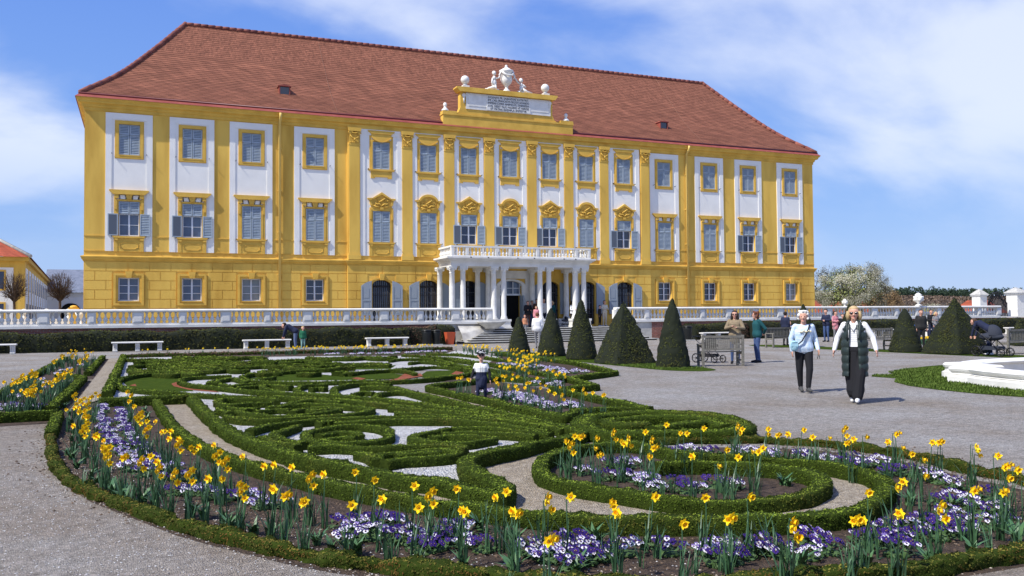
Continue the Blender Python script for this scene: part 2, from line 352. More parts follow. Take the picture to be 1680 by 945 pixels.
# rusticated ground storey
mb=MB(); rows=[4.62,4.1,3.6,3.1,2.6,2.1,1.6,1.1,.83]
def blocks(x0,x1,y,ids):
    for r in range(len(rows)-1):
        z1,z0=rows[r]-.018,rows[r+1]+.018
        L_=1.06; n=max(1,round((x1-x0)/L_)); s_=(x1-x0)/n
        cuts=[x0+s_*(k+(.5 if r%2 else 0)) for k in range(-1,n+1)]
        for k in range(len(cuts)-1):
            a,b=max(x0,cuts[k]),min(x1,cuts[k+1])
            if b-a<.08: continue
            segs=[(a+.018,b-.018)]
            for i in ids:
                c=bays[i]; hw=.82 if i not in cent else (.85 if i!=7 else 1.1); zz0,zz1=(2.25,3.99) if i not in cent else (.8,3.95)
                if z1<zz0 or z0>zz1: continue
                ns=[]
                for p,q in segs:
                    if q<=c-hw or p>=c+hw: ns.append((p,q))
                    else:
                        if p<c-hw: ns.append((p,c-hw))
                        if q>c+hw: ns.append((c+hw,q))
                segs=ns
            for p,q in segs:
                if q-p>.05: mb.box(p,q,y-.028,y+.001,z0,z1)
blocks(XL,CX0-.01,D,range(0,4)); blocks(CX1+.01,XR,D,range(11,15)); blocks(CX0,CX1,YC,cent)
pp(mb,'rusticated_blocks',[YEL])
def profile(mb,x0,x1,y,prof,m=0,ret=(0,0)):
    # moulding: prof = [(out,z)...] from the wall outward
    n=len(prof)
    A=[(x0-o*ret[0],y-o,z) for o,z in prof]; B=[(x1+o*ret[1],y-o,z) for o,z in prof]
    mb.add(A+B,[(i,i+1,i+1+n,i+n) for i in range(n-1)]+[tuple(range(n)),tuple(range(n,2*n))[::-1]],m)
def sidep(mb,x,sgn,y0,y1,prof,m=0):
    n=len(prof); A=[(x+sgn*o,y0-o,z) for o,z in prof]; B=[(x+sgn*o,y1,z) for o,z in prof]
    mb.add(A+B,[(i,i+1,i+1+n,i+n) for i in range(n-1)],m)
belt=[(0,4.62),(.05,4.64),(.05,4.70),(.12,4.74),(.12,4.82),(.16,4.84),(.16,4.89),(0,4.93)]
mb=MB(); profile(mb,XL,CX0,D,belt,ret=(1,0)); profile(mb,CX0,CX1,YC,belt,ret=(1,1)); profile(mb,CX1,XR,D,belt,ret=(0,1)); sidep(mb,XL,-1,D,D+DEP,belt); sidep(mb,XR,1,D,D+DEP,belt)
for z in (5.15,5.95):
    edges=[XL]+[v for p in panels for v in p]+[XR]
    for k in range(0,len(edges),2):
        a,b=edges[k],edges[k+1]
        if b<=CX0+.01 or (a>=CX1-.2): mb.box(a,b,D-.03,D,z,z+.05)
        elif a<CX0<b: mb.box(a,CX0,D-.03,D,z,z+.05)
pp(mb,'belt_course',[YEL2])
EY0=D-.55
corn=[(0,12.60),(.05,12.64),(.05,12.78),(.11,12.82),(.15,12.95),(.29,13.0),(.31,13.1),(.38,13.16),(.40,13.24),(0,13.24)]
mb=MB(); profile(mb,XL,XR,D,corn,ret=(1,1)); sidep(mb,XL,-1,D,D+DEP,corn); sidep(mb,XR,1,D,D+DEP,corn);
pp(mb,'cornice',[YEL2])
mb=MB(); e0,e1,ey=XL-.42,XR+.42,D-.42; by=D+DEP+.5
P=[(e0-.03,ey-.03,13.24),(e1+.03,ey-.03,13.24),(e1+.03,by,13.24),(e0-.03,by,13.24),(e0+.15,ey+.15,13.42),(e1-.15,ey+.15,13.42),(e1-.15,by-.1,13.42),(e0+.15,by-.1,13.42)]
mb.add(P,[(0,1,5,4),(1,2,6,5),(3,0,4,7),(3,2,1,0)]); pp(mb,'eaves_flashing',[GUT])
mb=MB()
mb.tube([(e0+.15,ey+.17,13.46),(e1-.15,ey+.17,13.46)],.06,8); mb.tube([(e0+.17,ey+.17,13.46),(e0+.17,by-.1,13.46)],.06,8); mb.tube([(e1-.17,ey+.17,13.46),(e1-.17,by-.1,13.46)],.06,8)
pp(mb,'gutter',[GUD])
# roof: concave slope laid in real courses of tiles
rx0,rx1,ry=2.47,40.66,D+6.05; RX=[(0,13.46),(.33,15.10),(.66,17.25),(1,19.68)]
RXs=smooth([(a*10,z,0) for a,z in RX],.2); TT=RXs[:,0]/10; ZZ=RXs[:,1]
fx0,fx1,fy=e0+.2,e1-.2,ey+.2; byy=by-.15; ryb=byy-(ry-fy)
def rz_(t): return float(np.interp(t,TT,ZZ))
mb=MB(); NR=44; UVS=[]
class UVM(MB):
    pass
cs=[0]; 
def quadstrip(a0,b0,a1,b1,u0,u1,v0,v1): pass
def roofside(pt,NR=NR):
    # pt(t,s) s in 0..1 along the eave
    for k in range(NR):
        t0,t1=k/NR,(k+1)/NR
        lo=[np.array(pt(t0,s)) for s in (0,1)]; hi=[np.array(pt(t1,s)) for s in (0,1)]
        lift=np.array([0,0,.035]); 
        V=[lo[0]+lift,lo[1]+lift,hi[1]+lift*.15,hi[0]+lift*.15,lo[0],lo[1]]
        mb.add(V,[(0,1,2,3),(4,5,1,0)])
def lerp(a,b,t): return a+(b-a)*t
roofside(lambda t,s:(lerp(lerp(fx0,rx0,t),lerp(fx1,rx1,t),s),lerp(fy,ry,t),rz_(t)))
roofside(lambda t,s:(lerp(fx0,rx0,t),lerp(lerp(byy,ryb,t),lerp(fy,ry,t),s),rz_(t)))
roofside(lambda t,s:(lerp(fx1,rx1,t),lerp(lerp(fy,ry,t),lerp(byy,ryb,t),s),rz_(t)))
roofside(lambda t,s:(lerp(lerp(fx1,rx1,t),lerp(fx0,rx0,t),s),lerp(byy,ryb,t),rz_(t)))
def roofuv(co): 
    c=np.array([(fx0+fx1)/2,(fy+byy)/2]); f=(co[:,1]-fy)
    return np.stack([np.where(np.abs(co[:,0]-20)<19.5,co[:,0],co[:,0]*.4+co[:,1]),co[:,2]*1.38+.01],1)
roof=pp(mb,'roof',[TIL],uvf=roofuv)
# ridge and hip tiles, thin cables of the lightning rod
mb=MB()
def ridge(a,b,step=.42):
    a,b=np.array(a),np.array(b); n=int(np.linalg.norm(b-a)/step)
    for i in range(n):
        p,q=a+(b-a)*i/n,a+(b-a)*(i+1.12)/n; mb.tube([p,q],[.12,.15],8)
zr=rz_(1)+.04
ridge((rx0,ry,zr),(rx1,ry,zr)); 
for X0,X1 in ((fx0,rx0),(fx1,rx1)):
    for k in range(12):
        t0,t1=k/12,(k+1)/12; ridge((lerp(X0,X1,t0),lerp(fy,ry,t0),rz_(t0)+.05),(lerp(X0,X1,t1),lerp(fy,ry,t1),rz_(t1)+.05))
pp(mb,'ridge_tiles',[mat('dark_ridge_tiles',(.15,.045,.035),.8,(.28,.10,.07),2)],parent=roof)
mb=MB()
for x in (10.6,36.3):
    pts=[(x+ (0.0 if x<20 else 0),lerp(fy,ry,t),rz_(t)+.07) for t in np.linspace(0,1,12)]; mb.tube(pts,.008,4)
pp(mb,'lightning_cable',[mat('dull_copper',(.30,.16,.11),.7)],parent=roof)
for px,py in ((466,151),(1086,208)):
    # hit the slope
    d=ray(px,py)
    best=min(np.linspace(.02,.9,400),key=lambda t:abs((H+d[2]*(lerp(fy,ry,t)/d[1]))-rz_(t)))
    y=lerp(fy,ry,best); x=d[0]*y/d[1]; z=rz_(best)
    mb=MB(); mb.box(x-.32,x-.26,y-.28,y+.3,z-.3,z+.28); mb.box(x+.26,x+.32,y-.28,y+.3,z-.3,z+.28); mb.box(x-.32,x+.32,y-.27,y-.2,z-.34,z-.27); 
    mb.prism([(x-.38,z+.27),(x+.38,z+.27),(x+.34,z+.33),(x,z+.38),(x-.34,z+.33)],y-.34,y+.5)
    dm=pp(mb,'roof_hatch',[GUT]); mb=MB(); mb.box(x-.26,x+.26,y-.22,y-.19,z-.27,z+.27); pp(mb,'pane',[GLA],parent=dm)
# downpipes
for x in (7.3,34.87):
    mb=MB(); mb.tube([(x,D-.5,13.2),(x,D-.45,12.95),(x,D-.13,12.7),(x,D-.13,.9)],.075,10)
    for z in (11.2,8.8,6.4,4.0,2.0): mb.box(x-.1,x+.1,D-.16,D,z,z+.04)
    pp(mb,'downpipe',[mat('yellow_pipe',(.72,.50,.14),.4)])
# ---- shutters and windows (meshes shared between the bays)
def louvre(w,z0,z1,name):
    mb=MB(); f=.055
    for a,b,c,d in ((0,f,z0,z1),(w-f,w,z0,z1),(f,w-f,z0,z0+f),(f,w-f,z1-f,z1)): mb.box(a,b,-.045,0,c,d)
    n=int((z1-z0-2*f)/.085); s_=(z1-z0-2*f)/n
    for i in range(n):
        z=z0+f+i*s_; mb.add([(f,-.04,z),(w-f,-.04,z),(w-f,-.008,z+s_*.8),(f,-.008,z+s_*.8),(f,-.03,z),(w-f,-.03,z)],[(0,1,2,3)])
    mb.add([(f,-.004,z0+f),(w-f,-.004,z0+f),(w-f,-.004,z1-f),(f,-.004,z1-f)],[(0,1,2,3)],1)
    return mb.mesh(name,[SHU,SHD])
LW=.50
sh_t1=louvre(LW,-.56,-.02,'shutter'); sh_t2=louvre(LW,-1.64,-.58,'shutter')
sh_m1=louvre(LW,-.66,-.02,'shutter'); sh_m2=louvre(LW,-1.85,-.68,'shutter')
def frame_mesh(w,z0,z1,nz,nx=2,m=WHT,bar=.03,name='window_frame'):
    mb=MB(); f=.06
    for a,b,c,d in ((-w,-w+f,z0,z1),(w-f,w,z0,z1),(-w+f,w-f,z0,z0+f),(-w+f,w-f,z1-f,z1),(-.045,.045,z0+f,z1-f)): mb.box(a,b,-.05,0,c,d)
    for k in range(1,nz): z=z0+(z1-z0)*k/nz; mb.box(-w+f,-.045,-.035,-.005,z-bar/2,z+bar/2); mb.box(.045,w-f,-.035,-.005,z-bar/2,z+bar/2)
    return mb.mesh(name,[m])
WFR=mat('white_window_paint',(.62,.66,.72),.4)
frG=frame_mesh(w2-.01,-1.25,0,3,m=WFR); frM=frame_mesh(w2-.01,-1.86,-.66,2,m=WFR)
def pane_mesh(w,z0,z1,m): mb=MB(); mb.add([(-w,0,z0),(w,0,z0),(w,0,z1),(-w,0,z1)],[(0,1,2,3)]); return mb.mesh('pane',[m])
pnG=[pane_mesh(.5,-1.25,0,m) for m in (GLM,GLL,GLA)]; pnM=[pane_mesh(.5,-1.9,-.6,m) for m in (GLM,GLA)]
pnT=pane_mesh(.5,-1.66,0,GLA)
def surround(w,z0,z1,t,out,mb,bot=True,m=0):
    mb.box(-w-t,-w,-out,0,z0-(t if bot else 0),z1+t,m); mb.box(w,w+t,-out,0,z0-(t if bot else 0),z1+t,m); mb.box(-w,w,-out,0,z1,z1+t,m)
    if bot: mb.box(-w,w,-out,0,z0-t,z0,m)
# top row, outer bays
mb=MB(); surround(w2,-1.66,0,.17,.07,mb); surround(w2+.17,-1.83,.17,.03,.03,mb); mb.box(-w2,w2,-.09,0,-1.70,-1.66)
mb.tube([(-.86,-.02,-1.62),(-.86,-.22,-1.60)],.018,5,1); mb.tube([(.86,-.02,-1.62),(.86,-.22,-1.60)],.018,5,1)
winT=mb.mesh('window',[YEL2,IRO])
# top row, central bays: hood with a hanging drapery curve, sill and apron
mb=MB(); surround(w2,-1.66,0,.1,.06,mb,False); mb.box(-w2-.2,-w2-.1,-.04,0,-1.66,.35); mb.box(w2+.1,w2+.2,-.04,0,-1.66,.35)
curve=[(x,.0-.02+.26*(abs(x)/.6)**2) for x in np.linspace(-.6,.6,13)]
mb.prism(curve+[(.62,.48),(-.62,.48)],-.10,0)
mb.prism([(-.62,.46),(.62,.46),(.78,.56),(.82,.64),(-.82,.64),(-.78,.56)],-.14,0)
mb.prism([(x,z-.03) for x,z in curve]+[(x,z+.02) for x,z in curve[::-1]],-.14,-.1)
mb.prism([(-.8,-1.66),(.8,-1.66),(.76,-1.76),(-.76,-1.76)],-.13,0); 
mb.prism([(-.64,-1.76),(.64,-1.76),(.64,-2.2),(.4,-2.2),(.38,-2.12),(-.38,-2.12),(-.4,-2.2),(-.64,-2.2)],-.08,0)
mb.tube([(-.82,-.02,-1.68),(-.82,-.25,-1.66)],.02,5,1); mb.tube([(.82,-.02,-1.68),(.82,-.25,-1.66)],.02,5,1)
winTc=mb.mesh('window',[YEL2,IRO])
# middle row apron (shared form)
def apron(mb):
    mb.prism([(-.82,-1.87),(.82,-1.87),(.76,-1.97),(-.76,-1.97)],-.13,0)
    mb.box(-.74,.74,-.06,0,-2.70,-1.97)
    mb.box(-.74,-.54,-.12,-.06,-2.10,-1.99); mb.box(.54,.74,-.12,-.06,-2.10,-1.99); mb.box(-.72,-.56,-.08,-.06,-2.7,-2.12); mb.box(.56,.72,-.08,-.06,-2.7,-2.12)
    pts=[(-.30,-2.2),(.30,-2.2),(.36,-2.26),(.46,-2.28),(.42,-2.38),(.46,-2.48),(.36,-2.5),(.3,-2.56),(-.3,-2.56),(-.36,-2.5),(-.46,-2.48),(-.42,-2.38),(-.46,-2.28),(-.36,-2.26),(-.30,-2.2)]
    mb.tube([(x,-.065,z) for x,z in pts],.018,5)
    mb.tube([(-.84,-.02,-1.9),(-.84,-.27,-1.88)],.02,5,1); mb.tube([(.84,-.02,-1.9),(.84,-.27,-1.88)],.02,5,1)
mb=MB(); surround(w2,-1.87,0,.10,.06,mb,False); mb.box(-w2-.22,-w2-.1,-.04,0,-1.87,.30); mb.box(w2+.1,w2+.22,-.04,0,-1.87,.30)
for s in (-1,1): mb.box(s*.62-.1,s*.62+.1,-.16,-.0,.16,.36); mb.box(s*.66-.06,s*.66+.06,-.1,-.041,-.45,.16)
mb.prism([(-.11,.1),(.11,.1),(.17,.36),(-.17,.36)],-.13,0); mb.box(-.52,.52,-.02,0,.1,.36)
mb.prism([(-.18,.12),(-.42,.12),(-.46,.33),(-.22,.33)],-.045,-.02,m=2); mb.prism([(.18,.12),(.42,.12),(.46,.33),(.22,.33)],-.045,-.02,m=2)
mb.prism([(-.78,.36),(.78,.36),(.86,.44),(.98,.54),(.98,.60),(-.98,.60),(-.98,.54),(-.86,.44)],-.19,0)
apron(mb); winM=mb.mesh('window',[YEL2,IRO,WHT])
def winMc(kind):
    mb=MB(); surround(w2,-1.87,0,.10,.06,mb,False); mb.box(-w2-.2,-w2-.1,-.04,0,-1.87,.2); mb.box(w2+.1,w2+.2,-.04,0,-1.87,.2)
    for s in (-1,1): mb.box(s*.66-.05,s*.66+.05,-.1,-.041,-.5,.12)
    mb.box(-.64,.64,-.05,0,.1,.66)
    if kind: 
        arc=[(.62*math.cos(t),.62+.5*math.sin(t)) for t in np.linspace(.15,PI-.15,15)]; ins=[(.50*math.cos(t),.62+.36*math.sin(t)) for t in np.linspace(.15,PI-.15,15)]
    else:
        arc=[(.62,.72),(.0,1.12),(-.62,.72)]; ins=[(.5,.70),(.0,.98),(-.5,.70)]
    mb.prism(arc+[(-.6,.6),(.6,.6)],-.07,0)
    out=arc+ins[::-1]; mb.prism(out,-.17,-.07)
    for s in (-1,1): 
        q=[(s*.56,.66),(s*.70,.62),(s*.84,.68),(s*.86,.74),(s*.6,.76)]; mb.prism(q if s<0 else q[::-1],-.17,0)
        mb.prism([(s*.56,.30),(s*.68,.34),(s*.74,.62),(s*.56,.62)],-.12,0)
    r=random.Random(kind)
    for k in range(26):
        a=r.uniform(-1,1); z=r.uniform(.2,.6+(.3*(1-abs(a)))); mb.ell((a*.46,-.08,z),(r.uniform(.03,.1),.05,r.uniform(.03,.07)),0,7,5)
    for s in (-1,1):
        mb.tube([(0,-.1,.3),(s*.15,-.13,.42),(s*.3,-.12,.4),(s*.42,-.1,.5)],[.05,.045,.04,.02],6); mb.tube([(s*.1,-.1,.25),(s*.3,-.12,.24),(s*.5,-.1,.32)],[.03,.04,.02],6)
    mb.tube([(-.2,-.12,.5),(.2,-.14,.75)],[.03,.05],6)
    mb.box(-.1,.1,-.14,-.05,.08,.22)
    apron(mb); return mb.mesh('window',[YEL2,IRO])
winMcs=[winMc(0),winMc(1)]
# ground row, outer bays
mb=MB(); surround(w2,-1.26,0,.11,.05,mb); surround(w2+.11,-1.37,.11,.12,.09,mb); mb.prism([(-.13,-.02),(.13,-.02),(.19,.34),(-.19,.34)],-.15,0); mb.box(-w2,w2,-.12,0,-1.32,-1.26)
winG=mb.mesh('window',[YEL2])
# ground row, central bays: arched grille window
def arcp(w,h,z,n=13): return [(w*math.cos(t),z+h*math.sin(t)) for t in np.linspace(0,PI,n)]
mb=MB(); aw=.57
mb.prism([(aw,-.0),(aw,-.32)]+arcp(aw,.32,-.32)[1:-1]+[(-aw,-.32),(-aw,0)][::1]+[],-.0,.4) if False else None
ar=arcp(aw,.32,-.32)
for s in (1,-1):  # spandrels that close the square opening to an arch
    h=[(x,z) for x,z in ar if x*s>=-1e-6]
    h=sorted(h,key=lambda p:-abs(p[0]))
    poly=[(s*aw,0.0)]+h+([(0,0.0)] if abs(h[-1][1])>1e-6 else [])
    mb.prism(poly if s<0 else poly[::-1],-.012,.38)
ao=arcp(aw+.2,.36,-.30); ai=arcp(aw,.32,-.32)
mb.prism(ao+ai[::-1],-.07,-.012); ao2=arcp(aw+.24,.42,-.28); mb.prism(ao2+arcp(aw+.16,.35,-.28)[::-1],-.11,-.07)
for s in (-1,1): mb.box(min(s*aw,s*(aw+.2)),max(s*aw,s*(aw+.2)),-.07,0,-2.9,-.30)
mb.prism([(-.11,-.02),(.11,-.02),(.16,.36),(-.16,.36)],-.17,0)
winA=mb.mesh('window',[YEL2])
mb=MB()
for x in np.linspace(-.5,.5,9): 
    top=-.32+.32*math.sqrt(max(0,1-(x/aw)**2))-.02; mb.tube([(x,0,-2.75),(x,0,top)],.021,5)
for z in (-2.7,-1.85,-.9,-.42): mb.box(-.56,.56,-.015,.015,z-.02,z+.02)
for x in np.linspace(-.44,.44,8): mb.ell((x,-.01,-.36+.0),(.03,.02,.05),0,6,4)
for k in range(9): mb.ell((-.5+k*.125,-.01,-1.9),(.035,.02,.06),0,6,4)
gri=mb.mesh('iron_grille',[IRO])
mb=MB()
for a,b in ((-.56,-.5),(.5,.56),(-.05,.05)): mb.box(a,b,-.04,0,-2.8,0)
for z in (-2.8,-2.1,-1.4,-.75): mb.box(-.5,-.05,-.03,0,z,z+.04); mb.box(.05,.5,-.03,0,z,z+.04)
frA=mb.mesh('window_frame',[mat('dim_window_paint',(.16,.18,.22),.5)])
pnA=pane_mesh(.56,-2.85,0,GLA)
def bigshutter(s):
    mb=MB(); w=.62; z0=-2.05; tops=[(0,-.30),(w*.33,-.16),(w*.66,-.06),(w,-.0)] if s>0 else [(0,0),(w*.33,-.06),(w*.66,-.16),(w,-.3)]
    tops=tops[::1]
    mb.prism([(0,z0),(w,z0)]+[(x,z-.0) for x,z in tops[::-1]],-.06,0)
    for a,b,c,d in ((.0,.07,z0,-.32),(w-.07,w,z0,-.32),(.07,w-.07,z0,z0+.08),(.07,w-.07,-1.2,-1.12)): mb.box(a,b,-.08,-.06,c,d)
    mb.box(.15,w-.15,-.07,-.06,-1.95,-1.3); mb.box(.15,w-.15,-.07,-.06,-1.02,-.45)
    return mb.mesh('shutter',[mat('solid_shutter_paint',(.27,.31,.355),.5)])
bsh=[bigshutter(1),bigshutter(-1)]
def put(me,par,x,y,z,name=None):
    o=bpy.data.objects.new(name or me.name.split('.')[0],me); COL.objects.link(o); o.parent=par
    o.location=(x,y,z); return o
for i,c in enumerate(bays):
    y=(YC if i in cent else D); dy=.45 if i in cent else .3
    ox,oy,oz=c-AX,y-D,-.83
    # top
    wnd=put(winTc if i in cent else winT,PAL,ox,oy,oz+12.0,'window')
    for me in (sh_t1,sh_t2):
        put(me,wnd,-.51,.03,0,'shutter'); put(me,wnd,.01,.03,0,'shutter')
    # middle
    wnd=put(winMcs[(i+1)%2 if i in cent else 0] if i in cent else winM,PAL,ox,oy,oz+7.85,'window')
    if i in cent: wnd.data=winMcs[(i-4)%2]
    put(sh_m1,wnd,-.51,.0,0,'shutter'); put(sh_m1,wnd,.01,.0,0,'shutter')
    if i in OPEN:
        a=put(sh_m2,wnd,-.54,-.07,0,'shutter'); a.rotation_euler=(0,0,PI+random.uniform(.02,.12)); a.location=(-.54,-.08,0)
        b=put(sh_m2,wnd,.54,-.06,0,'shutter'); b.rotation_euler=(0,0,-random.uniform(.02,.12))
        put(frM,wnd,0,.12,0,'window_frame'); put(pnM[0 if i<2 else 1],wnd,0,.14,0,'pane')
    else:
        put(sh_m2,wnd,-.51,.0,0,'shutter'); put(sh_m2,wnd,.01,.0,0,'shutter')
    # ground
    if i not in cent:
        wnd=put(winG,PAL,ox,oy,oz+3.76,'window'); put(frG,wnd,0,.2,0,'window_frame'); put(pnG[{0:0,1:0,2:1,3:2,11:2}.get(i,1 if i==14 else 2)],wnd,0,.22,0,'pane')
    elif i!=7:
        wnd=put(winA,PAL,ox,oy,oz+3.75,'window'); put(gri,wnd,0,.06,0,'iron_grille'); put(frA,wnd,0,.25,0,'window_frame'); put(pnA,wnd,0,.27,0,'pane')
        put(bsh[0],wnd,-1.25,-.09,-.06,'shutter'); put(bsh[1],wnd,.63,-.09,-.06,'shutter')
# main door in bay 8
mb=MB(); c=AX
ar=arcp(.75,.32,3.43)
for s in (1,-1):
    h=sorted([(x+c,z) for x,z in ar if x*s>=-1e-6],key=lambda p:-abs(p[0]-c)); poly=[(c+s*.75,3.75)]+h
    mb.prism(poly if s<0 else poly[::-1],YC-.012,YC+.38)
ao=[(x+c,z) for x,z in arcp(1.0,.45,3.42)]; ai=[(x+c,z) for x,z in arcp(.75,.32,3.43)]; mb.prism(ao+ai[::-1],YC-.12,YC-.012)
for s in (-1,1): mb.box(c+min(s*.75,s),c+max(s*.75,s),YC-.12,YC,.83,3.42)
for s in (-1,1): mb.box(c+(1.0 if s>0 else -1.35),c+(1.35 if s>0 else -1.0),YC-.08,YC,.83,4.4)
mb.box(c-1,c+1,YC-.06,YC,3.9,4.4)
door=pp(mb,'door_surround',[STO])
mb=MB(); mb.box(c-.75,c+.75,YC+.12,YC+.2,2.84,2.95)
for x in (-.7,-.25,.2,.65): mb.box(c+x,c+x+.05,YC+.12,YC+.16,2.95,3.7)
mb.box(c-.75,c+.75,YC+.12,YC+.16,3.28,3.32)
pp(mb,'transom_window',[WFR],parent=door)
mb=MB(); mb.box(c-.75,c+.75,YC+.17,YC+.18,2.9,3.75); pp(mb,'pane',[GLM],parent=door)
mb=MB(); mb.box(.0,.06,-.62,0,.85,2.84); lf=mb.mesh('door_leaf',[SHU]); 
a=put(lf,door,c-AX+.69+AX-AX,0,0,'door_leaf'); a.parent=door; a.location=(c+.69,YC+.15,0)
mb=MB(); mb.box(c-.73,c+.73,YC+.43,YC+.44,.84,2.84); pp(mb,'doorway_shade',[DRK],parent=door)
# pilasters with capitals in the centre
pil=[(CX0+.05,11.93),(14.5,15.11),(17.17,17.79),(19.78,20.44),(22.72,23.37),(25.36,26.01),(28.0,28.61),(31.05,31.83)]
mbp=MB(); w_=.64
mbp.box(-w_/2,w_/2,-.1,0,4.93,11.76); mbp.box(-w_/2-.06,w_/2+.06,-.14,0,4.93,5.2); mbp.box(-w_/2-.03,w_/2+.03,-.12,0,5.2,5.3); mbp.box(-w_/2-.02,w_/2+.02,-.12,0,11.70,11.78)
pm=mbp.mesh('pilaster',[YEL])
mb=MB(); mb.box(-.31,.31,-.12,0,11.78,12.45); mb.prism([(-.36,12.5),(.36,12.5),(.40,12.72),(-.40,12.72)],-.22,0)
for s in (-1,1):
    th=np.linspace(0,3.6*PI,30); mb.tube([(s*(.27+.11*math.exp(-.16*t)*math.cos(t)),-.17,12.38+.11*math.exp(-.16*t)*math.sin(t)) for t in th],.03,6)
mb.tube([(-.22,-.16,12.48),(-.1,-.2,12.40),(0,-.21,12.38),(.1,-.2,12.40),(.22,-.16,12.48)],.035,6)
mb.tube([(-.28,-.15,12.3),(-.16,-.19,12.12),(0,-.21,12.05),(.16,-.19,12.12),(.28,-.15,12.3)],.035,6); mb.ell((0,-.2,12.02),(.07,.06,.09)); mb.box(-.2,.2,-.15,-.12,12.5,12.62)
for k in range(5): mb.ell((-.24+k*.12,-.13,11.86),(.04,.03,.06),0,6,4)
cm=mb.mesh('capital',[YEL2])
for a,b in pil:
    x=(a+b)/2; o=put(pm,PAL,x-AX,YC-D,-.83,'pilaster'); put(cm,o,0,0,0,'capital')
# attic with inscription
ay=D-.35; a0,a1=17.05,25.95
mb=MB()
mb.box(a0,a1,ay,ay+.5,13.3,13.95); mb.box(a0-.04,a1+.04,ay-.04,ay+.54,13.95,14.05); mb.box(a0-.02,a0+.9,ay-.03,ay+.5,14.05,14.2); mb.box(a1-.9,a1+.02,ay-.03,ay+.5,14.05,14.2)
L0,L1=18.2,24.5
prof=[(L0-.35,14.05),(L0-.12,14.2),(L0,14.5),(L0,15.45),(L1,15.45),(L1,14.5),(L1+.12,14.2),(L1+.35,14.05)]
mb.prism(prof,ay+.04,ay+.5)
mb.prism([(L0-.12,15.45),(L1+.12,15.45),(L1+.2,15.55),(L1+.3,15.66),(L1+.3,15.74),(L0-.3,15.74),(L0-.3,15.66),(L0-.2,15.55)],ay-.18,ay+.55)
att=pp(mb,'attic',[YEL2])
mb=MB(); mb.box(L0+.35,L1-.15,ay+.0,ay+.04,14.42,15.42); pl=[(L0+.45,14.5),(L1-.25,14.5)]; mb.box(L0+.5,L1-.3,ay-.02,ay,14.62,15.32); mb.box(19.9,22.9,ay-.04,ay-.02,14.45,15.38)
for x in (L0+.12,L1-.3): mb.ell((x+.1,ay+.02,15.25),(.13,.1,.14)); mb.tube([(x+.1,ay,15.2),(x+.1,ay+.0,14.75)],[.07,.03],6)
pan_=pp(mb,'inscription_panel',[STO],parent=att)
lines=['EVGENIVS PR. SABAVDIAE EXTRVXIT,','IMP. CAES. FRANCISCVS DELEGIT LEVANDO','IMPERII CVRIS ANIMO M. THERESIA','AVG. DEDIT FILIO MAXIMO VT HEROIS','ET PATRIS EXEMPLA IMITETVR']
for k,t in enumerate(lines):
    cu=bpy.data.curves.new('t','FONT'); cu.body=t; cu.size=.185; cu.align_x='CENTER'; cu.offset=.0; cu.extrude=.004
    to=bpy.data.objects.new('t',cu); COL.objects.link(to); dg=bpy.context.evaluated_depsgraph_get(); me=bpy.data.meshes.new_from_object(to.evaluated_get(dg)); COL.objects.unlink(to)
    co=np.empty(len(me.vertices)*3); me.vertices.foreach_get('co',co); co=co.reshape(-1,3); wd=np.ptp(co[:,0]); s=min(1,2.8/wd)
    V=np.stack([co[:,0]*s+21.4,np.full(len(co),ay-.046)-co[:,2],co[:,1]+15.2-k*.178],1); me.vertices.foreach_set('co',V.ravel()); me.materials.clear(); me.materials.append(IRO)
    o=bpy.data.objects.new('inscription_line',me); COL.objects.link(o); o.parent=att; o.location=-att.location-Vector((AX,D,.83))
def ballf(x,y,z,r):
    mb=MB(); mb.box(x-r*.8,x+r*.8,y-r*.8,y+r*.8,z,z+r*.5); mb.lathe([(r*.8,r*.5),(r*.35,r*.9),(r*.4,r*1.2)],(x,y,z)); mb.ell((x,y,z+r*1.9),(r,r,r),0,16,12); pp(mb,'ball_finial',[STO],parent=att)
ballf(18.55,ay+.15,15.74,.27); ballf(24.05,ay+.15,15.74,.27)
for x in (17.25,25.55):
    mb=MB(); mb.lathe([(.24,0),(.22,.08),(.09,.22),(.08,.3),(.12,.36),(.12,.4),(.0,.5)],(x,ay+.2,14.2)); mb.ell((x,ay+.2,14.62),(.12,.12,.12)); pp(mb,'small_finial',[STO],parent=att)
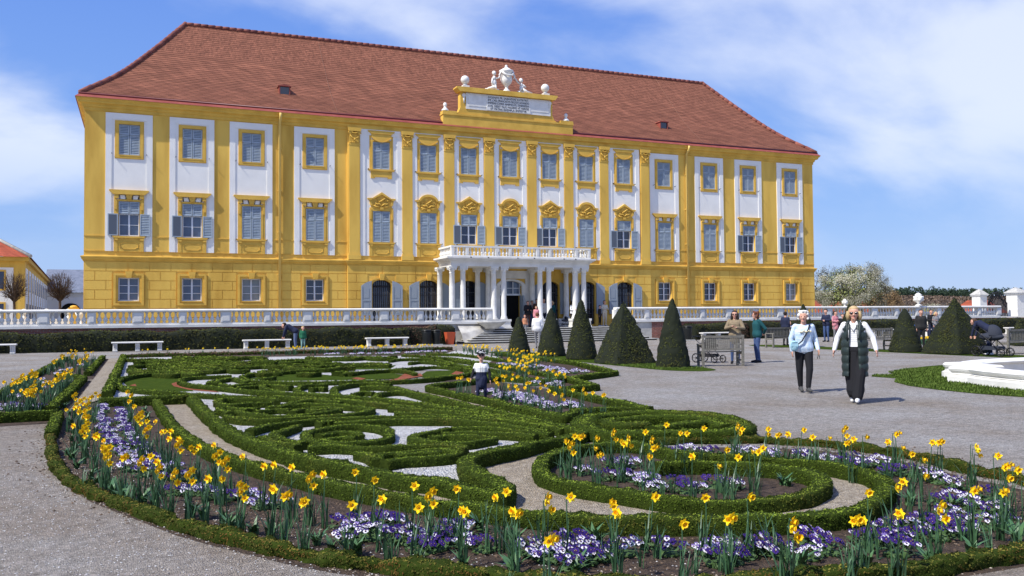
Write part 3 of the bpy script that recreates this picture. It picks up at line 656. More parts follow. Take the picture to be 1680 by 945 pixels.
# urn and two cherubs on the attic (rest on it)
mb=MB(); x=21.36; mb.lathe([(.26,0),(.25,.08),(.12,.22),(.1,.34),(.16,.42),(.32,.6),(.38,.8),(.34,1.0),(.33,1.1),(.40,1.22),(.46,1.3),(.46,1.38),(.36,1.42),(.22,1.52),(.12,1.58),(.08,1.64),(.10,1.7),(.0,1.78)],(x,ay+.2,15.74),20)
for s in (-1,1): mb.tube([(x+s*.40,ay+.1,15.74+1.25),(x+s*.52,ay+.08,16.8),(x+s*.45,ay+.1,16.6)],[.05,.06,.04],6)
mb.tube([(x-.4,ay-.02,17.0),(x-.25,ay-.22,16.78),(x,ay-.28,16.72),(x+.25,ay-.22,16.78),(x+.4,ay-.02,17.0)],.06,7)
mb.build('stone_urn',STO,label='white lidded stone urn with garland, crowning the attic above the inscription',cat='urn')
def cherub(x,s,pose,label):
    mb=MB(); y=ay+.15; z=15.74
    e=mb.ell; t=mb.tube
    if pose: # sitting upright, reaching up to the urn
        t([(x-s*.45,y-.05,z+.12),(x-s*.05,y-.1,z+.2),(x,y,z+.35)],[.06,.11,.16],8); t([(x+s*.1,y-.15,z+.06),(x,y-.12,z+.3)],[.06,.1],8); e((x,y,z+.5),(.17,.15,.26)); t([(x,y,z+.7),(x,y,z+.95)],[.13,.08],8); e((x,y-.02,z+1.12),(.12,.13,.14)); e((x,y+.02,z+1.17),(.13,.13,.12))
        t([(x+s*.12,y-.02,z+.8),(x+s*.3,y-.06,z+.85),(x+s*.42,y-.05,z+1.1)],[.06,.05,.04],7); t([(x-s*.12,y-.05,z+.8),(x-s*.2,y-.1,z+.5),(x-s*.05,y-.15,z+.35)],[.06,.05,.04],7); t([(x+s*.28,y,z),(x-s*.6,y,z+.05)],[.16,.08],8)
    else: # leaning back
        t([(x-s*.75,y-.05,z+.08),(x-s*.35,y-.1,z+.12),(x-s*.1,y-.02,z+.25)],[.05,.09,.14],8); t([(x+s*.1,y-.12,z+.05),(x+s*.05,y-.12,z+.32),(x-s*.05,y,z+.25)],[.06,.09,.12],8); e((x-s*.05,y,z+.4),(.16,.14,.2)); t([(x-s*.04,y,z+.5),(x,y,z+.65)],[.13,.09],8); e((x+s*.0,y-.02,z+.83),(.12,.13,.14)); e((x,y+.02,z+.88),(.13,.13,.12))
        t([(x+s*.12,y-.02,z+.6),(x+s*.3,y-.05,z+.75),(x+s*.5,y-.05,z+1.05)],[.055,.05,.035],7); t([(x-s*.12,y-.05,z+.58),(x-s*.3,y-.1,z+.4)],[.05,.04],7); t([(x+s*.2,y,z),(x-s*.5,y,z+.05)],[.18,.08],8)
    mb.build('cherub_statue',STO,label=label,cat='statue')
cherub(20.5,1,1,'white cherub sitting upright to the left of the rooftop urn')
cherub(22.35,-1,0,'white cherub leaning back to the right of the rooftop urn')
# ------------------------------------------------------------------ portico
PY=48.9
POR=empty('portico',(AX,PY,.83),label='white columned portico carrying the balcony over the palace door',cat='portico')
def pq(mb,name,mats,parent=POR): return pp(mb,name,mats,parent=parent)
mb=MB()
mb.lathe([(.24,0),(.24,.07),(.2,.1),(.21,.14),(.19,.17),(.17,.2),(.172,.9),(.165,1.9),(.145,2.72),(.165,2.74),(.165,2.78),(.145,2.8)],(0,0,0),20)
mb.lathe([(.145,2.80),(.155,2.86),(.2,2.98),(.19,3.0)],(0,0,0),16); mb.box(-.25,.25,-.25,.25,3.06,3.17)
for a in (-1,1):
    for b in (-1,1):
        mb.ell((a*.18,b*.18,3.0),(.075,.075,.075),0,8,6)
mb.box(-.2,.2,-.2,.2,2.98,3.06); col=mb.mesh('column',[STO])
cx=[16.9,17.58,19.54,20.18,22.87,23.52,25.48,26.16]
cx=[16.9,17.58,19.54,20.18,22.35,22.99,24.96,25.59]
cx=[16.9,17.58,19.54,20.18,22.6,23.2,25.0,25.62]
for x in cx: put(col,POR,x-AX,.12,1.35-.83,'column')
for x in (16.75,19.2,19.9,22.9,25.3,26.0): 
    o=put(col,POR,x-AX,1.95,1.35-.83,'column')
for a,b in ((16.58,17.9),(19.22,20.5),(22.28,23.52),(24.68,25.94)):
    for y0,y1 in ((PY-.2,PY+.45),(PY+1.75,PY+2.2)):
        mb=MB(); mb.box(a,b,y0,y1,.83,1.22); mb.box(a-.04,b+.04,y0-.04,y1,.83,.93); mb.box(a-.04,b+.04,y0-.04,y1,1.22,1.35); pq(mb,'column_pedestal',[STO])
mb=MB(); s0,s1=16.72,25.95; yb=D-.16
for x0,x1,y0,z0,z1 in ((s0+.05,s1-.05,PY-.1,4.52,4.72),(s0,s1,PY-.15,4.72,4.82),(s0-.1,s1+.1,PY-.25,4.82,4.9),(s0-.2,s1+.2,PY-.35,4.9,4.97),(s0-.28,s1+.28,PY-.43,4.97,5.06)):
    mb.box(x0,x1,y0,yb,z0,z1)
for x in (17.9,19.0,20.9,22.0,24.0,24.8): mb.box(x-.04,x+.04,PY-.45,PY-.43,5.0,5.05,1)
pq(mb,'balcony_slab',[STO,IRO])
BAL=None
def balmesh(h,r):
    mb=MB(); p=[(.7,0),(.7,.08),(.5,.10),(.55,.14),(.95,.26),(1.0,.34),(.85,.44),(.45,.60),(.36,.72),(.42,.8),(.38,.84),(.6,.9),(.62,.93),(.7,.94),(.7,1)]
    mb.lathe([(a*r,z*h) for a,z in p],(0,0,0),12); return mb.mesh('baluster',[STO])
bb=balmesh(.46,.085)
mb=MB(); Z0,Z1=5.06,5.72; bx0,bx1=16.85,25.85
for z0,z1,e in ((Z0,Z0+.09,.1),(Z1-.1,Z1,.11)):
    mb.box(bx0-e,bx1+e,PY-.14-e,PY-.14+e,z0,z1); mb.box(bx0-e,bx0+e,PY-.14+e,yb,z0,z1); mb.box(bx1-e,bx1+e,PY-.14+e,yb,z0,z1)
posts=[bx0,17.75,19.62,20.5,22.3,23.15,24.95,bx1]
for x in posts: mb.box(x-.1,x+.1,PY-.24,PY-.04,Z0+.09,Z1-.1); mb.box(x-.07,x+.07,PY-.255,PY-.24,Z0+.16,Z1-.17)
bl=pq(mb,'balustrade',[STO])
for k in range(len(posts)-1):
    a,b=posts[k]+.1,posts[k+1]-.1; n=int((b-a)/.21)
    for q in range(n):
        o=put(bb,bl,a+(b-a)*(q+.5)/n,PY-.14,Z0+.09,'baluster')
for x in (bx0,bx1):
    for y in np.linspace(PY+.12,yb-.2,8): put(bb,bl,x,y,Z0+.09,'baluster')
# ------------------------------------------------------------------ terrace balustrades
bt=balmesh(.56,.115)
RB,RT=1.11,2.04; S=2.113; YB=48.2
def balustrade(xs,label,endbox=None):
    x0,x1=xs[0],xs[-1]; E=empty('stone_balustrade',((x0+x1)/2,YB,RB),label=label,cat='balustrade'); ox=(x0+x1)/2
    mb=MB(); mb.box(x0-.15-ox,x1+.15-ox,-.16,.22,0,.13); mb.box(x0-.1-ox,x1+.1-ox,-.1,.16,.13,.22); mb.build('plinth',STO,E)
    mb=MB(); mb.prism([(-.16,.78),(.2,.78),(.24,.83),(.24,.88),(.2,.93),(-.14,.93),(-.2,.88),(-.2,.83)],x0-.15-ox,x1+.15-ox,'x'); mb.build('rail',STO,E)
    ps=[]
    for wd in (.27,.19):
        mb=MB(); mb.box(-wd,wd,-.12,.18,.22,.78); mb.box(-wd+.05,wd-.05,-.135,-.12,.27,.73); mb.box(-wd+.09,wd-.09,-.145,-.135,.31,.69); ps.append(mb.mesh('pedestal',[STO]))
    for i,x in enumerate(xs):
        o=obj('pedestal',ps[i%2],E,(x-ox,0,0))
        if i<len(xs)-1:
            a,b=x+.27,xs[i+1]-.2
            for q in range(6): obj('baluster',bt,E,(a+(b-a)*(q+.5)/6-ox+(.0 if i%2==0 else -.06),.03,.22),rz=0)
    return E
balustrade([-4.33+i*S for i in range(-2,12)],'white stone balustrade running along the terrace left of the stairs')
balustrade([27.54+i*S for i in range(0,17)],'white stone balustrade running along the terrace right of the stairs')
# ------------------------------------------------------------------ stairs
NS=7; E=empty('stone_stairs',(23,47.3,0),label='broad flight of shallow pale stone steps up to the portico terrace',cat='stairs')
for k in range(NS):
    t=k/NS; xa=lerp(16.8,19.25,t); xb=lerp(29.3,27.0,t); y0=46.2+k*.36; h=.83/NS
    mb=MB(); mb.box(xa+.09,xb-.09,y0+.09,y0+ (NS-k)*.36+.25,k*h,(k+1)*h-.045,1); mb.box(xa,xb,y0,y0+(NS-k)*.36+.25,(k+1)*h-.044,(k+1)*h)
    o=mb.build('step',[STG,mat('dark_stone_riser',(.10,.095,.085),.95,(.05,.048,.042),4)],E); o.location=(-23,-47.3,0)  # risers use a darker stone colour than the treads
for x0,x1,s,lab in ((15.25,19.0,1,'stained plaster wing wall left of the stairs'),(27.5,30.0,-1,'pale plaster wing wall right of the stairs')):
    mb=MB(); mb.box(x0,x1,48.13,48.6,-.1,1.105); 
    if s>0: mb.add([(16.9,47.0,0),(19.25,48.15,0),(19.25,48.15,1.0),(16.9,48.15,1.05),(16.9,47.4,.55)],[(0,1,2,4),(4,2,3)]); 
    mb.build('wing_wall',STAIN,label=lab,cat='wall')
mb=MB(); mb.lathe([(.4,0),(.42,.05),(.55,.14),(.78,.3),(.86,.36),(.86,.42),(.7,.42),(.62,.34)],(18.9,47.75,.82),20,sx=1.05,sy=.6)
mb.build('stone_bowl',STG,label='shallow oval stone bowl beside the left end of the steps',cat='planter')
# ------------------------------------------------------------------ garden surfaces
A=[(83,705),(84,730),(90,753),(110,777),(150,800),(200,818),(250,836),(290,850),(350,866),(417,881),(483,896),(550,907),(612,915),(717,926),(822,936),(927,941),(1030,943),(1130,943),(1240,942),(1380,935),(1492,927),(1576,912),(1680,896),(1745,872),(1785,835),(1745,802),(1680,781),(1647,773),(1590,764),(1534,749),(1478,738),(1408,728),(1340,721),(1289,718.6),(1231,716),(1146,717),(1077,718.6)]
B=[(257,655),(266,670),(282,692),(308,713),(332,728),(366,743),(415,759),(490,777),(551,791),(613,802),(700,817),(770,825),(848,836),(917,842),(1000,847),(1080,848),(1160,848),(1240,847),(1324,843),(1380,837),(1414,827),(1436,815),(1453,797),(1447,784),(1422,772),(1380,763),(1338,757),(1282,752),(1240,749.5),(1190,747),(1146,745),(1100,738),(1065,729),(1031,725),(974,727.5),(931,735),(899,747),(886,762),(897,777),(940,790),(1003,800),(1060,809),(1117,816),(1174,819.5),(1231,817),(1289,811),(1328,803),(1350,789),(1338,776),(1296,767),(1240,761),(1170,758),(1110,758),(1076,760)]
Cb=[(311,647),(325,661),(342,678),(361,693),(390,710),(427,725),(448,732),(495,747),(552,758.6),(609,768),(667,779),(716,784),(760,793),(800,803),(822,806),(829,794),(812,782),(789,773),(771,765),(765,754),(778,746),(802,740.5),(850,730.5),(888,721),(930,713),(957,706)]
Db=[(646,634),(686,644.5),(760,661.5),(830,676),(900,692),(957,707)]
hA=.13; hB=.16
def px2w(l,z): return np.array([G(x,y,z)[:2] for x,y in l])
wA=px2w(A,hA); wB=px2w(B,hB); wC=px2w(Cb,hB)
NW=(-.72,38.2); SWp=(-.72,19.2)
soilpoly=[tuple(p) for p in wA]+[G(1043,722,0)[:2]]+[tuple(p) for p in wB[:37:1][::-1]][:0]
# bed soil = area inside the outer border; the gravel walk and the parterre lie on top of it
bedpoly=[(-.75,19.0),(-1.2,17.0),(-1.3,15.2)]+[tuple(p) for p in wA]+[tuple(G(957,720)[:2]),tuple(G(640,700)[:2]),(3.3,19.0)]
sheet('bed_soil_front',bedpoly,.004,SOI,kind='structure')
walk=[tuple(G(x,y)[:2]) for x,y in [(262,658),(300,703),(366,750),(490,784),(613,809),(770,832),(917,849),(1080,855),(1240,854),(1380,844),(1440,820),(1458,798),(1425,776),(1338,761),(1240,754),(1146,749),(1060,738),(985,722),(960,708),(600,700),(311,652)]]
sheet('gravel_walk',walk,.008,PTH,kind='structure')
sheet('gravel_front',[(-6,15.1),(-1.3,15.1)]+[tuple(p) for p in wA[1:28]]+[G(1800,1000)[:2],(3,1.5),(-6,1.5)],.003,WAR,kind='structure')
inner=[tuple(G(x,y)[:2]) for x,y in [(905,750),(892,764),(905,780),(1003,806),(1117,822),(1231,822),(1320,810),(1345,792),(1330,781),(1240,766),(1120,760),(1070,742),(1020,730),(950,735)]]
sheet('bed_soil_round',inner,.012,SOI,kind='structure')
parterre=[(-.72,38.3),(-.72,19.15)]+[tuple(p) for p in px2w([(x,y+4) for x,y in Cb],0)]+[tuple(G(x,y+3)[:2]) for x,y in Db[::-1][1:]]+[(5.2,21.0),(6.5,25.5),(8.6,24),(10.5,27),(12.6,31),(13.3,38.3)]
sheet('parterre_white_gravel',parterre,.012,WGR,kind='structure')
# walk left of the parterre and its soil beds
sheet('side_walk',[(-1.4,16.4),(-.6,19.1),(-.6,38.3),(-1.4,38.3)],.004,PTH,kind='structure')
sheet('boy_walk',[G(880,700)[:2],G(960,712)[:2],(6.2,11.6),(5.3,18.5),(5.2,21.3),(4.7,21.0)],.0095,PTH,kind='structure')
LB=[[(-1.13,15.2),(-1.13,25.0),(-2.6,25.0),(-2.9,14.8)],[(-1.13,25.4),(-1.13,37.8),(-2.6,37.8),(-2.6,25.4)]]
# right stepped beds, traced from their corners
F1=[G(702,640)[:2],G(925,690)[:2],G(943,681)[:2],G(1063,673)[:2],G(944,646)[:2],G(750,617)[:2]]
F2=[G(925,642)[:2],G(978,637)[:2],G(936,623)[:2],G(820,606)[:2],G(790,612)[:2]]
F3=[G(935,624)[:2],G(1008,613)[:2],G(942,596)[:2],G(810,583)[:2],G(770,582)[:2],G(800,600)[:2]]
for i,p in enumerate(LB+[F1,F2,F3]): sheet('bed_soil',p,.0075+.003*(i%3),SOI,kind='structure')
sheet('bed_soil_far',[(2.4,36.6),(2.4,38.2),(13.4,38.2),(11.5,34.5),(9.5,34.0),(7,35.5)],.016,SOI,kind='structure')
lawns=[[(203,629),(212,622),(237,618.5),(294,614),(351,609.5),(410,605),(390,613),(300,618),(293,624),(303,632),(318,643),(256,644),(212,638)],
 [(405,622),(500,613),(560,618),(640,613),(672,617),(655,622),(600,624),(537,625),(470,626),(420,624)],
 [(688,618),(700,610),(745,608),(760,613),(740,618),(700,622)],
 [(440,612),(480,606),(560,602),(650,600),(640,606),(560,608),(480,611)]]
for l in lawns: sheet('lawn',pxpoly(l,0),.017,GRS,kind='structure')
for l in [[(281,631),(292,627),(312,635),(345,641),(360,645),(310,641),(285,635)],[(652,622),(664,614),(690,614),(694,618),(672,622),(655,625),(632,626)],[(442,609),(450,604),(462,606),(455,610)],[(780,620),(590,621),(600,618)][:0] or [(740,615),(748,610),(760,612),(754,617)],[(577,622),(585,620),(600,622),(592,625)],[(212,634),(222,631),(224,635)]]: sheet('red_gravel',pxpoly(l,0),.021,RGR,kind='structure')
# grass strips under the topiary
def blob(cx,y0,y1,w,n=10):
    return [(cx+w*math.cos(t),y1+w*1.6*math.sin(t)) for t in np.linspace(0,PI,n)]+[(cx+w*math.cos(t),y0+w*1.6*math.sin(t)) for t in np.linspace(PI,2*PI,n)]
sheet('grass_strip',blob(14.5,21.8,34.5,.85),.006,GRS,kind='structure')
sheet('grass_strip',blob(28.5,18,34.5,1.0),.006,GRS,kind='structure')
fg=pxpoly([(1700,597),(1600,595),(1520,601),(1480,606),(1457,611),(1470,614.5),(1432,615.5),(1430,618),(1470,621),(1467,627),(1490,633),(1540,640),(1600,646),(1680,652)],0)+[(30,8),(30,18)]
sheet('fountain_lawn',fg,.006,GRS,kind='structure')
# ------------------------------------------------------------------ hedges
def nz(P,f,a,seed=0):
    r=np.random.default_rng(seed); o=np.zeros(len(P))
    for k in range(5):
        d=r.normal(0,1,3); d/=np.linalg.norm(d); o+=np.sin(P@d*f*(1+k*.7)+r.uniform(0,6))/(1+k*.5)
    return o*a/2
def hedge(pts,label,w=.22,h=.16,px=True,closed=False,core=BOX,leaf=BXL,step=None,dens=1.,zb=0.,name='box_hedge',cat='hedge',group=None,ls=None,rough=.010,wv=None,sm=True,lw=None,yo=0.):
    P=px2w([(x,y-yo) for x,y in pts],h+zb) if px else np.asarray(pts,float)[:,:2]
    P=np.c_[P,np.full(len(P),zb)]
    Zc=np.mean([(p-[0,0,H])@fw for p in P]); step=step or min(.5,max(.05,Zc*.006))
    C=smooth(P,step,closed) if sm else np.concatenate([np.linspace(P[i],P[i+1],max(2,int(np.linalg.norm(P[i+1]-P[i])/step)),endpoint=False) for i in range(len(P)-1)]+[P[-1:]])
    T=np.gradient(C,axis=0) if not closed else (np.roll(C,-1,0)-np.roll(C,1,0)); T[:,2]=0; T/=np.linalg.norm(T,axis=1)[:,None]+1e-9; Nn=np.c_[-T[:,1],T[:,0],T[:,2]*0]
    sec=[(-.5,-.02),(-.52,.35),(-.52,.74),(-.50,.93),(-.40,1.0),(0,1.01),(.40,1.0),(.50,.93),(.52,.74),(.52,.35),(.5,-.02)]
    k=len(sec); n=len(C)
    W_=np.full(n,w)*(1+nz(C,1.7,.10,3)); Hh=np.full(n,h)*(1+nz(C,2.1,.09,5))
    sx_=np.array([a for a,b in sec]); sz_=np.array([b for a,b in sec])
    V=C[:,None,:]+Nn[:,None,:]*(sx_[None,:]*W_[:,None])[...,None]+np.array([0,0,1.])*(sz_[None,:]*Hh[:,None])[...,None]
    ctr=C[:,None,:]+np.array([0,0,1.])*(Hh[:,None,None]*.45)
    O=V-ctr; O/=np.linalg.norm(O,axis=2)[...,None]+1e-9
    fl=V.reshape(-1,3); dsp=nz(fl,18,rough,11)+nz(fl,6,rough,12)+nz(fl,42,rough*.6,13)+rng.normal(0,rough*.5,len(fl)); V=(fl+O.reshape(-1,3)*dsp[:,None]); V[:,2]=np.maximum(V[:,2],zb-.02)
    F=[(i*k+j,i*k+j+1,((i+1)%n)*k+j+1,((i+1)%n)*k+j) for i in range(n if closed else n-1) for j in range(k-1)]
    mb=MB(); mb.add(V-np.array([C[0][0],C[0][1],0]),np.array(F),0,smooth=True)
    if not closed:
        mb.F.append((np.array([list(range(k))[::-1],[(n-1)*k+j for j in range(k)]]),0,False))
    # leaves
    s=ls or max(.015,.0017*Zc); seglen=np.linalg.norm(np.diff(np.vstack([C,C[:1]]) if closed else C,axis=0),axis=1); Ln=seglen.sum(); per=w+2*h
    cnt=int(Ln*per/(s*s)*1.35*dens)
    Vg=V.reshape(n,k,3); Og=O
    cum=np.r_[0,np.cumsum(seglen)]; u=rng.uniform(0,Ln,cnt); i=np.clip(np.searchsorted(cum,u)-1,0,len(seglen)-1); fu=((u-cum[i])/seglen[i])[:,None]; i2=(i+1)%n
    sl=np.hypot(np.diff(sx_)*w,np.diff(sz_)*h); cs_=np.r_[0,np.cumsum(sl)]; v=rng.uniform(0,cs_[-1],cnt); j=np.clip(np.searchsorted(cs_,v)-1,0,k-2); fv=((v-cs_[j])/sl[j])[:,None]
    Pp=(Vg[i,j]*(1-fv)+Vg[i,j+1]*fv)*(1-fu)+(Vg[i2,j]*(1-fv)+Vg[i2,j+1]*fv)*fu
    On=Og[i,j]*(1-fv)+Og[i,j+1]*fv
    Pp=Pp+On*(rng.uniform(-.5,.5,cnt)*s)[:,None]-np.array([C[0][0],C[0][1],0])
    up_=(On[:,2]>.75)&(np.abs(On[:,2])>0); mb.leaves(Pp[up_],On[up_],s*1.25,1,tilt=.45,rlo=.2,rhi=1.); mb.leaves(Pp[~up_],On[~up_],s*1.25,1,tilt=.45,rlo=0.,rhi=.45)  # shading painted into leaf colour: light tones on top, dark on the sides
    return mb.build(name,[core,leaf],loc=(C[0][0],C[0][1],0),label=label,cat=cat,group=group)
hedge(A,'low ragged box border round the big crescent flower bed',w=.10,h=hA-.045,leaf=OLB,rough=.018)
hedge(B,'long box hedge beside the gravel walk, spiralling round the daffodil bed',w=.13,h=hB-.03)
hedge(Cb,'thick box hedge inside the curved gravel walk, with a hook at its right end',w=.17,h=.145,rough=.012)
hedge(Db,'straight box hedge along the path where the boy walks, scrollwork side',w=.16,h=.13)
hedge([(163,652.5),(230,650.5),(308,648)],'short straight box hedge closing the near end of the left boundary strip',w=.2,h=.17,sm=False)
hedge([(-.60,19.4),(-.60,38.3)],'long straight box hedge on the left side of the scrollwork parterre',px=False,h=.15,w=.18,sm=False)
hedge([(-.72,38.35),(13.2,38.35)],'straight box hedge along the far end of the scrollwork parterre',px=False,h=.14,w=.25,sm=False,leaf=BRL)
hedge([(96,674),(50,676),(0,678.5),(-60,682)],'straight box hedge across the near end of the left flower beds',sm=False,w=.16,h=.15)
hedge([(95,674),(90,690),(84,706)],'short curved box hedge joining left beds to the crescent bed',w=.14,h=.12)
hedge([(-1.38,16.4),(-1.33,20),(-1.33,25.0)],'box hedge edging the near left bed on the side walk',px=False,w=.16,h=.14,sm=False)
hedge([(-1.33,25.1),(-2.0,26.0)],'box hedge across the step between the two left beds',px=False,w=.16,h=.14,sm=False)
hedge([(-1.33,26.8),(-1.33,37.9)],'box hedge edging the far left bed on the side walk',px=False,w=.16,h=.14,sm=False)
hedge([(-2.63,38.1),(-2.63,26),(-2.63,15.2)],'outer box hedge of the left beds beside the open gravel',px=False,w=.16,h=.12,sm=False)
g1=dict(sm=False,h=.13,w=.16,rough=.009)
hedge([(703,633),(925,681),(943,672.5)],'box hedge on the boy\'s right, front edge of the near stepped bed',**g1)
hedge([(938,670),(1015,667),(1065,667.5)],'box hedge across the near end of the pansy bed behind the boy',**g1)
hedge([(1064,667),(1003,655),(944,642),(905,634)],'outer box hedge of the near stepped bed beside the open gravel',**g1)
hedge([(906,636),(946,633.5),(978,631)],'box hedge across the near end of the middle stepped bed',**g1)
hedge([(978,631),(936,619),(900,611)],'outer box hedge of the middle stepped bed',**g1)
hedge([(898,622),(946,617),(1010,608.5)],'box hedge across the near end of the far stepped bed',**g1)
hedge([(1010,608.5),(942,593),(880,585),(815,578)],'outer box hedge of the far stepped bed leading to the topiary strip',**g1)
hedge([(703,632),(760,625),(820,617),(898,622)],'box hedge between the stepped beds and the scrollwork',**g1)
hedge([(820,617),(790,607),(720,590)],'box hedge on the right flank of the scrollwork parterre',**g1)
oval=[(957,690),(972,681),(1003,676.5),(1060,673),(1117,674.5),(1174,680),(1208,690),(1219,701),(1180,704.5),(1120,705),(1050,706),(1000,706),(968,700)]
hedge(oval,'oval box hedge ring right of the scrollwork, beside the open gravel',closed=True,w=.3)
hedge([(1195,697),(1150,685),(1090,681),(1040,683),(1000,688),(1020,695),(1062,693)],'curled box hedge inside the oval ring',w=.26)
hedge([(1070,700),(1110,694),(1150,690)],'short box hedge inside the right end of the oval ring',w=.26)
# scrollwork
SG='box hedge ribbons curling through the parterre scrollwork'; SL='low clipped box hedge ribbon curling through the white gravel of the scrollwork'
scr=[
[(372,650),(300,645),(218,639),(196,633),(193,627),(205,620),(237,615),(294,611.5),(351,606.5),(428,602),(500,598),(560,596)],
[(370,650),(447,652),(540,655),(613,661),(708,672),(800,686),(880,697),(950,706)],
[(380,617),(351,618),(313,619.5),(295,624),(306,630),(332,633.5),(370,637),(408,641),(466,645),(537,648),(594,652),(651,657),(708,666),(766,676),(860,692),(940,705)],
[(408,627),(380,621),(360,624),(352,630)],[(420,630),(395,632),(375,634),(362,630)],[(342,629),(350,625),(375,622)],
[(436,633),(410,635),(388,637)],
[(775,608),(766,614),(718,620.5),(670,624),(632,625),(594,625),(537,627),(466,627),(418,625),(397,621),(408,615.5),(446,612),(500,608.5),(556,605)],
[(560,614),(600,610),(642,607.5),(670,609.5),(682,613)],[(775,608),(747,603.5),(708,602),(670,605),(640,607)],
[(516,603),(560,600),(610,599.5),(640,600)],[(640,592),(655,590),(700,589.5),(712,592)],[(672,596),(690,594),(720,596),(738,600)],[(700,586.5),(735,588),(770,592)],[(560,590),(610,588),(650,585)],
[(447,661),(408,662),(372,665),(357,659),(370,655),(408,654.5),(447,655),(455,658)],
[(408,672),(372,668),(360,671),(378,678)],
[(372,683),(399,688),(447,688),(500,684),(571,680),(607,673),(600,668.5),(552,665),(495,663.5),(438,668)],
[(424,671),(408,671),(390,675),(416,679.5),(447,682),(490,681),(533,676),(556,671),(533,668),(495,671),(477,676)],
[(419,675),(448,671),(477,671)],[(505,672),(525,673),(535,671)],
[(409,706),(438,698),(486,692),(533,688),(590,686),(648,684),(720,684),(811,689),(888,698),(926,706)],
[(499,727),(467,720),(449,713),(463,707),(482,700),(488,697)],
[(522,694),(537,691.5),(548,693)],
[(548,694),(600,692),(650,689),(700,689),(754,689.5),(811,695),(868,703),(900,709)],
[(552,732),(518,724),(501,713),(514,706),(552,699.5),(590,697.6),(625,701),(640,709),(634,718),(590,724),(552,725),(528,720)],
[(586,716),(560,716),(533,719)],[(522,714),(552,709),(581,709),(592,714)],
[(505,734),(552,732),(609,734),(667,731.5),(720,730),(758,733),(749,740)],
[(619,755),(622,747),(648,743),(720,738),(752,743),(735,748),(697,751),(659,753),(630,758)],
[(650,746),(690,743),(725,742)],
[(735,703),(716,707),(688,712),(676,718),(700,723),(754,726.5),(792,721),(810,717),(773,715.5),(735,714),(707,718)],
[(741,703),(792,701),(850,706),(905,712)],[(726,711),(773,709),(830,710.5),(880,714)],
[(640,659),(697,663),(754,670.5),(811,680),(868,691),(910,701)],[(640,668),(697,672),(773,678),(830,687.6),(890,699)],
[(556,648),(547,641),(556,635),(594,629.5),(642,631)],[(590,635.5),(616,635),(644,636)],[(579,646),(596,643),(613,644)],[(615,652),(625,645.5),(651,643),(684,644)],
[(537,648),(495,644),(486,640),(499,633.5),(537,631)],[(509,638),(522,636.5),(535,637.5)],
[(430,622.5),(450,619)],[(466,645),(430,636),(445,633),(478,636)],
[(455,668),(500,658),(560,656),(600,661),(640,664)],[(480,653),(520,657),(560,661)],[(650,676),(700,679),(750,684)],
[(430,716),(455,724),(490,733)],[(700,581),(760,583),(815,590),(870,600)],[(735,589),(800,597),(850,606),(900,614)],[(720,596),(780,603),(840,612)],[(660,583),(700,585),(730,590)],[(745,592),(775,596),(800,604),(770,609)],[(585,742),(605,745),(617,752)],
]
LMK=[((205,628),'the left lawn'),((590,617),'the central lawn'),((370,668),'the left end of the curved walk'),((570,710),'the big oval spiral'),((560,674),'the middle double spiral'),((640,715),'the white gravel wedge'),((700,750),'the long nearest walk hedge'),((740,716),'the leaf-shaped loop by the hook'),((870,700),'the fan of ribbons at the right tip'),((690,648),'the boy\'s path'),((600,638),'the short straight pieces'),((690,592),'the far right corner'),((500,640),'the small ring behind the spirals'),((480,710),'the small hook beside the walk')]
def scrlab(l):
    P=np.array(l,float); L_=np.linalg.norm(np.diff(P,axis=0)*[1,3],axis=1).sum(); ch=np.linalg.norm((P[-1]-P[0])*[1,3]); k='nearly straight' if ch>.93*L_ else ('gently curved' if ch>.7*L_ else ('hooked' if ch>.35*L_ else 'ring-shaped'))
    sz='short' if L_<90 else ('long' if L_>330 else 'middling'); c=P.mean(0); nm=min(LMK,key=lambda q:np.hypot(q[0][0]-c[0],2.5*(q[0][1]-c[1])))[1]
    return f'{sz} {k} box hedge ribbon near {nm}'
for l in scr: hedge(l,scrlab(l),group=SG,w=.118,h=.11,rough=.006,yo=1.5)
# dense far corner of the scrollwork
rr=random.Random(5)
for k in range(46):
    row=k%9; y=586+row*3.3+rr.uniform(-.6,.6); x0=rr.uniform(203,330) if k<34 else rr.uniform(400,560); ln=rr.uniform(60,150)
    if y>606 and x0+ln>330: ln=max(30,330-x0)
    kind_=['nearly straight','wavy','gently curled'][k%3]
    pts=[(x0+ln*t,y+math.sin(t*rr.uniform(4,9)+rr.uniform(0,6))*rr.uniform(.6,1.5)) for t in np.linspace(0,1,6)]
    hedge(pts,kind_+' box hedge ribbon in the far corner of the scrollwork, row '+['nearest the end hedge','second from the end hedge','third from the end hedge','behind the left lawn, far','behind the left lawn, middle','behind the left lawn, near','touching the left lawn','beside the left boundary hedge','in front of the others'][row] if False else kind_+' box hedge ribbon, scrollwork\'s far '+('left' if x0<330 else 'middle')+', '+('farther' if row<5 else 'nearer')+' rows',group='box hedge ribbons in the far corner of the scrollwork',w=.22,h=.13)
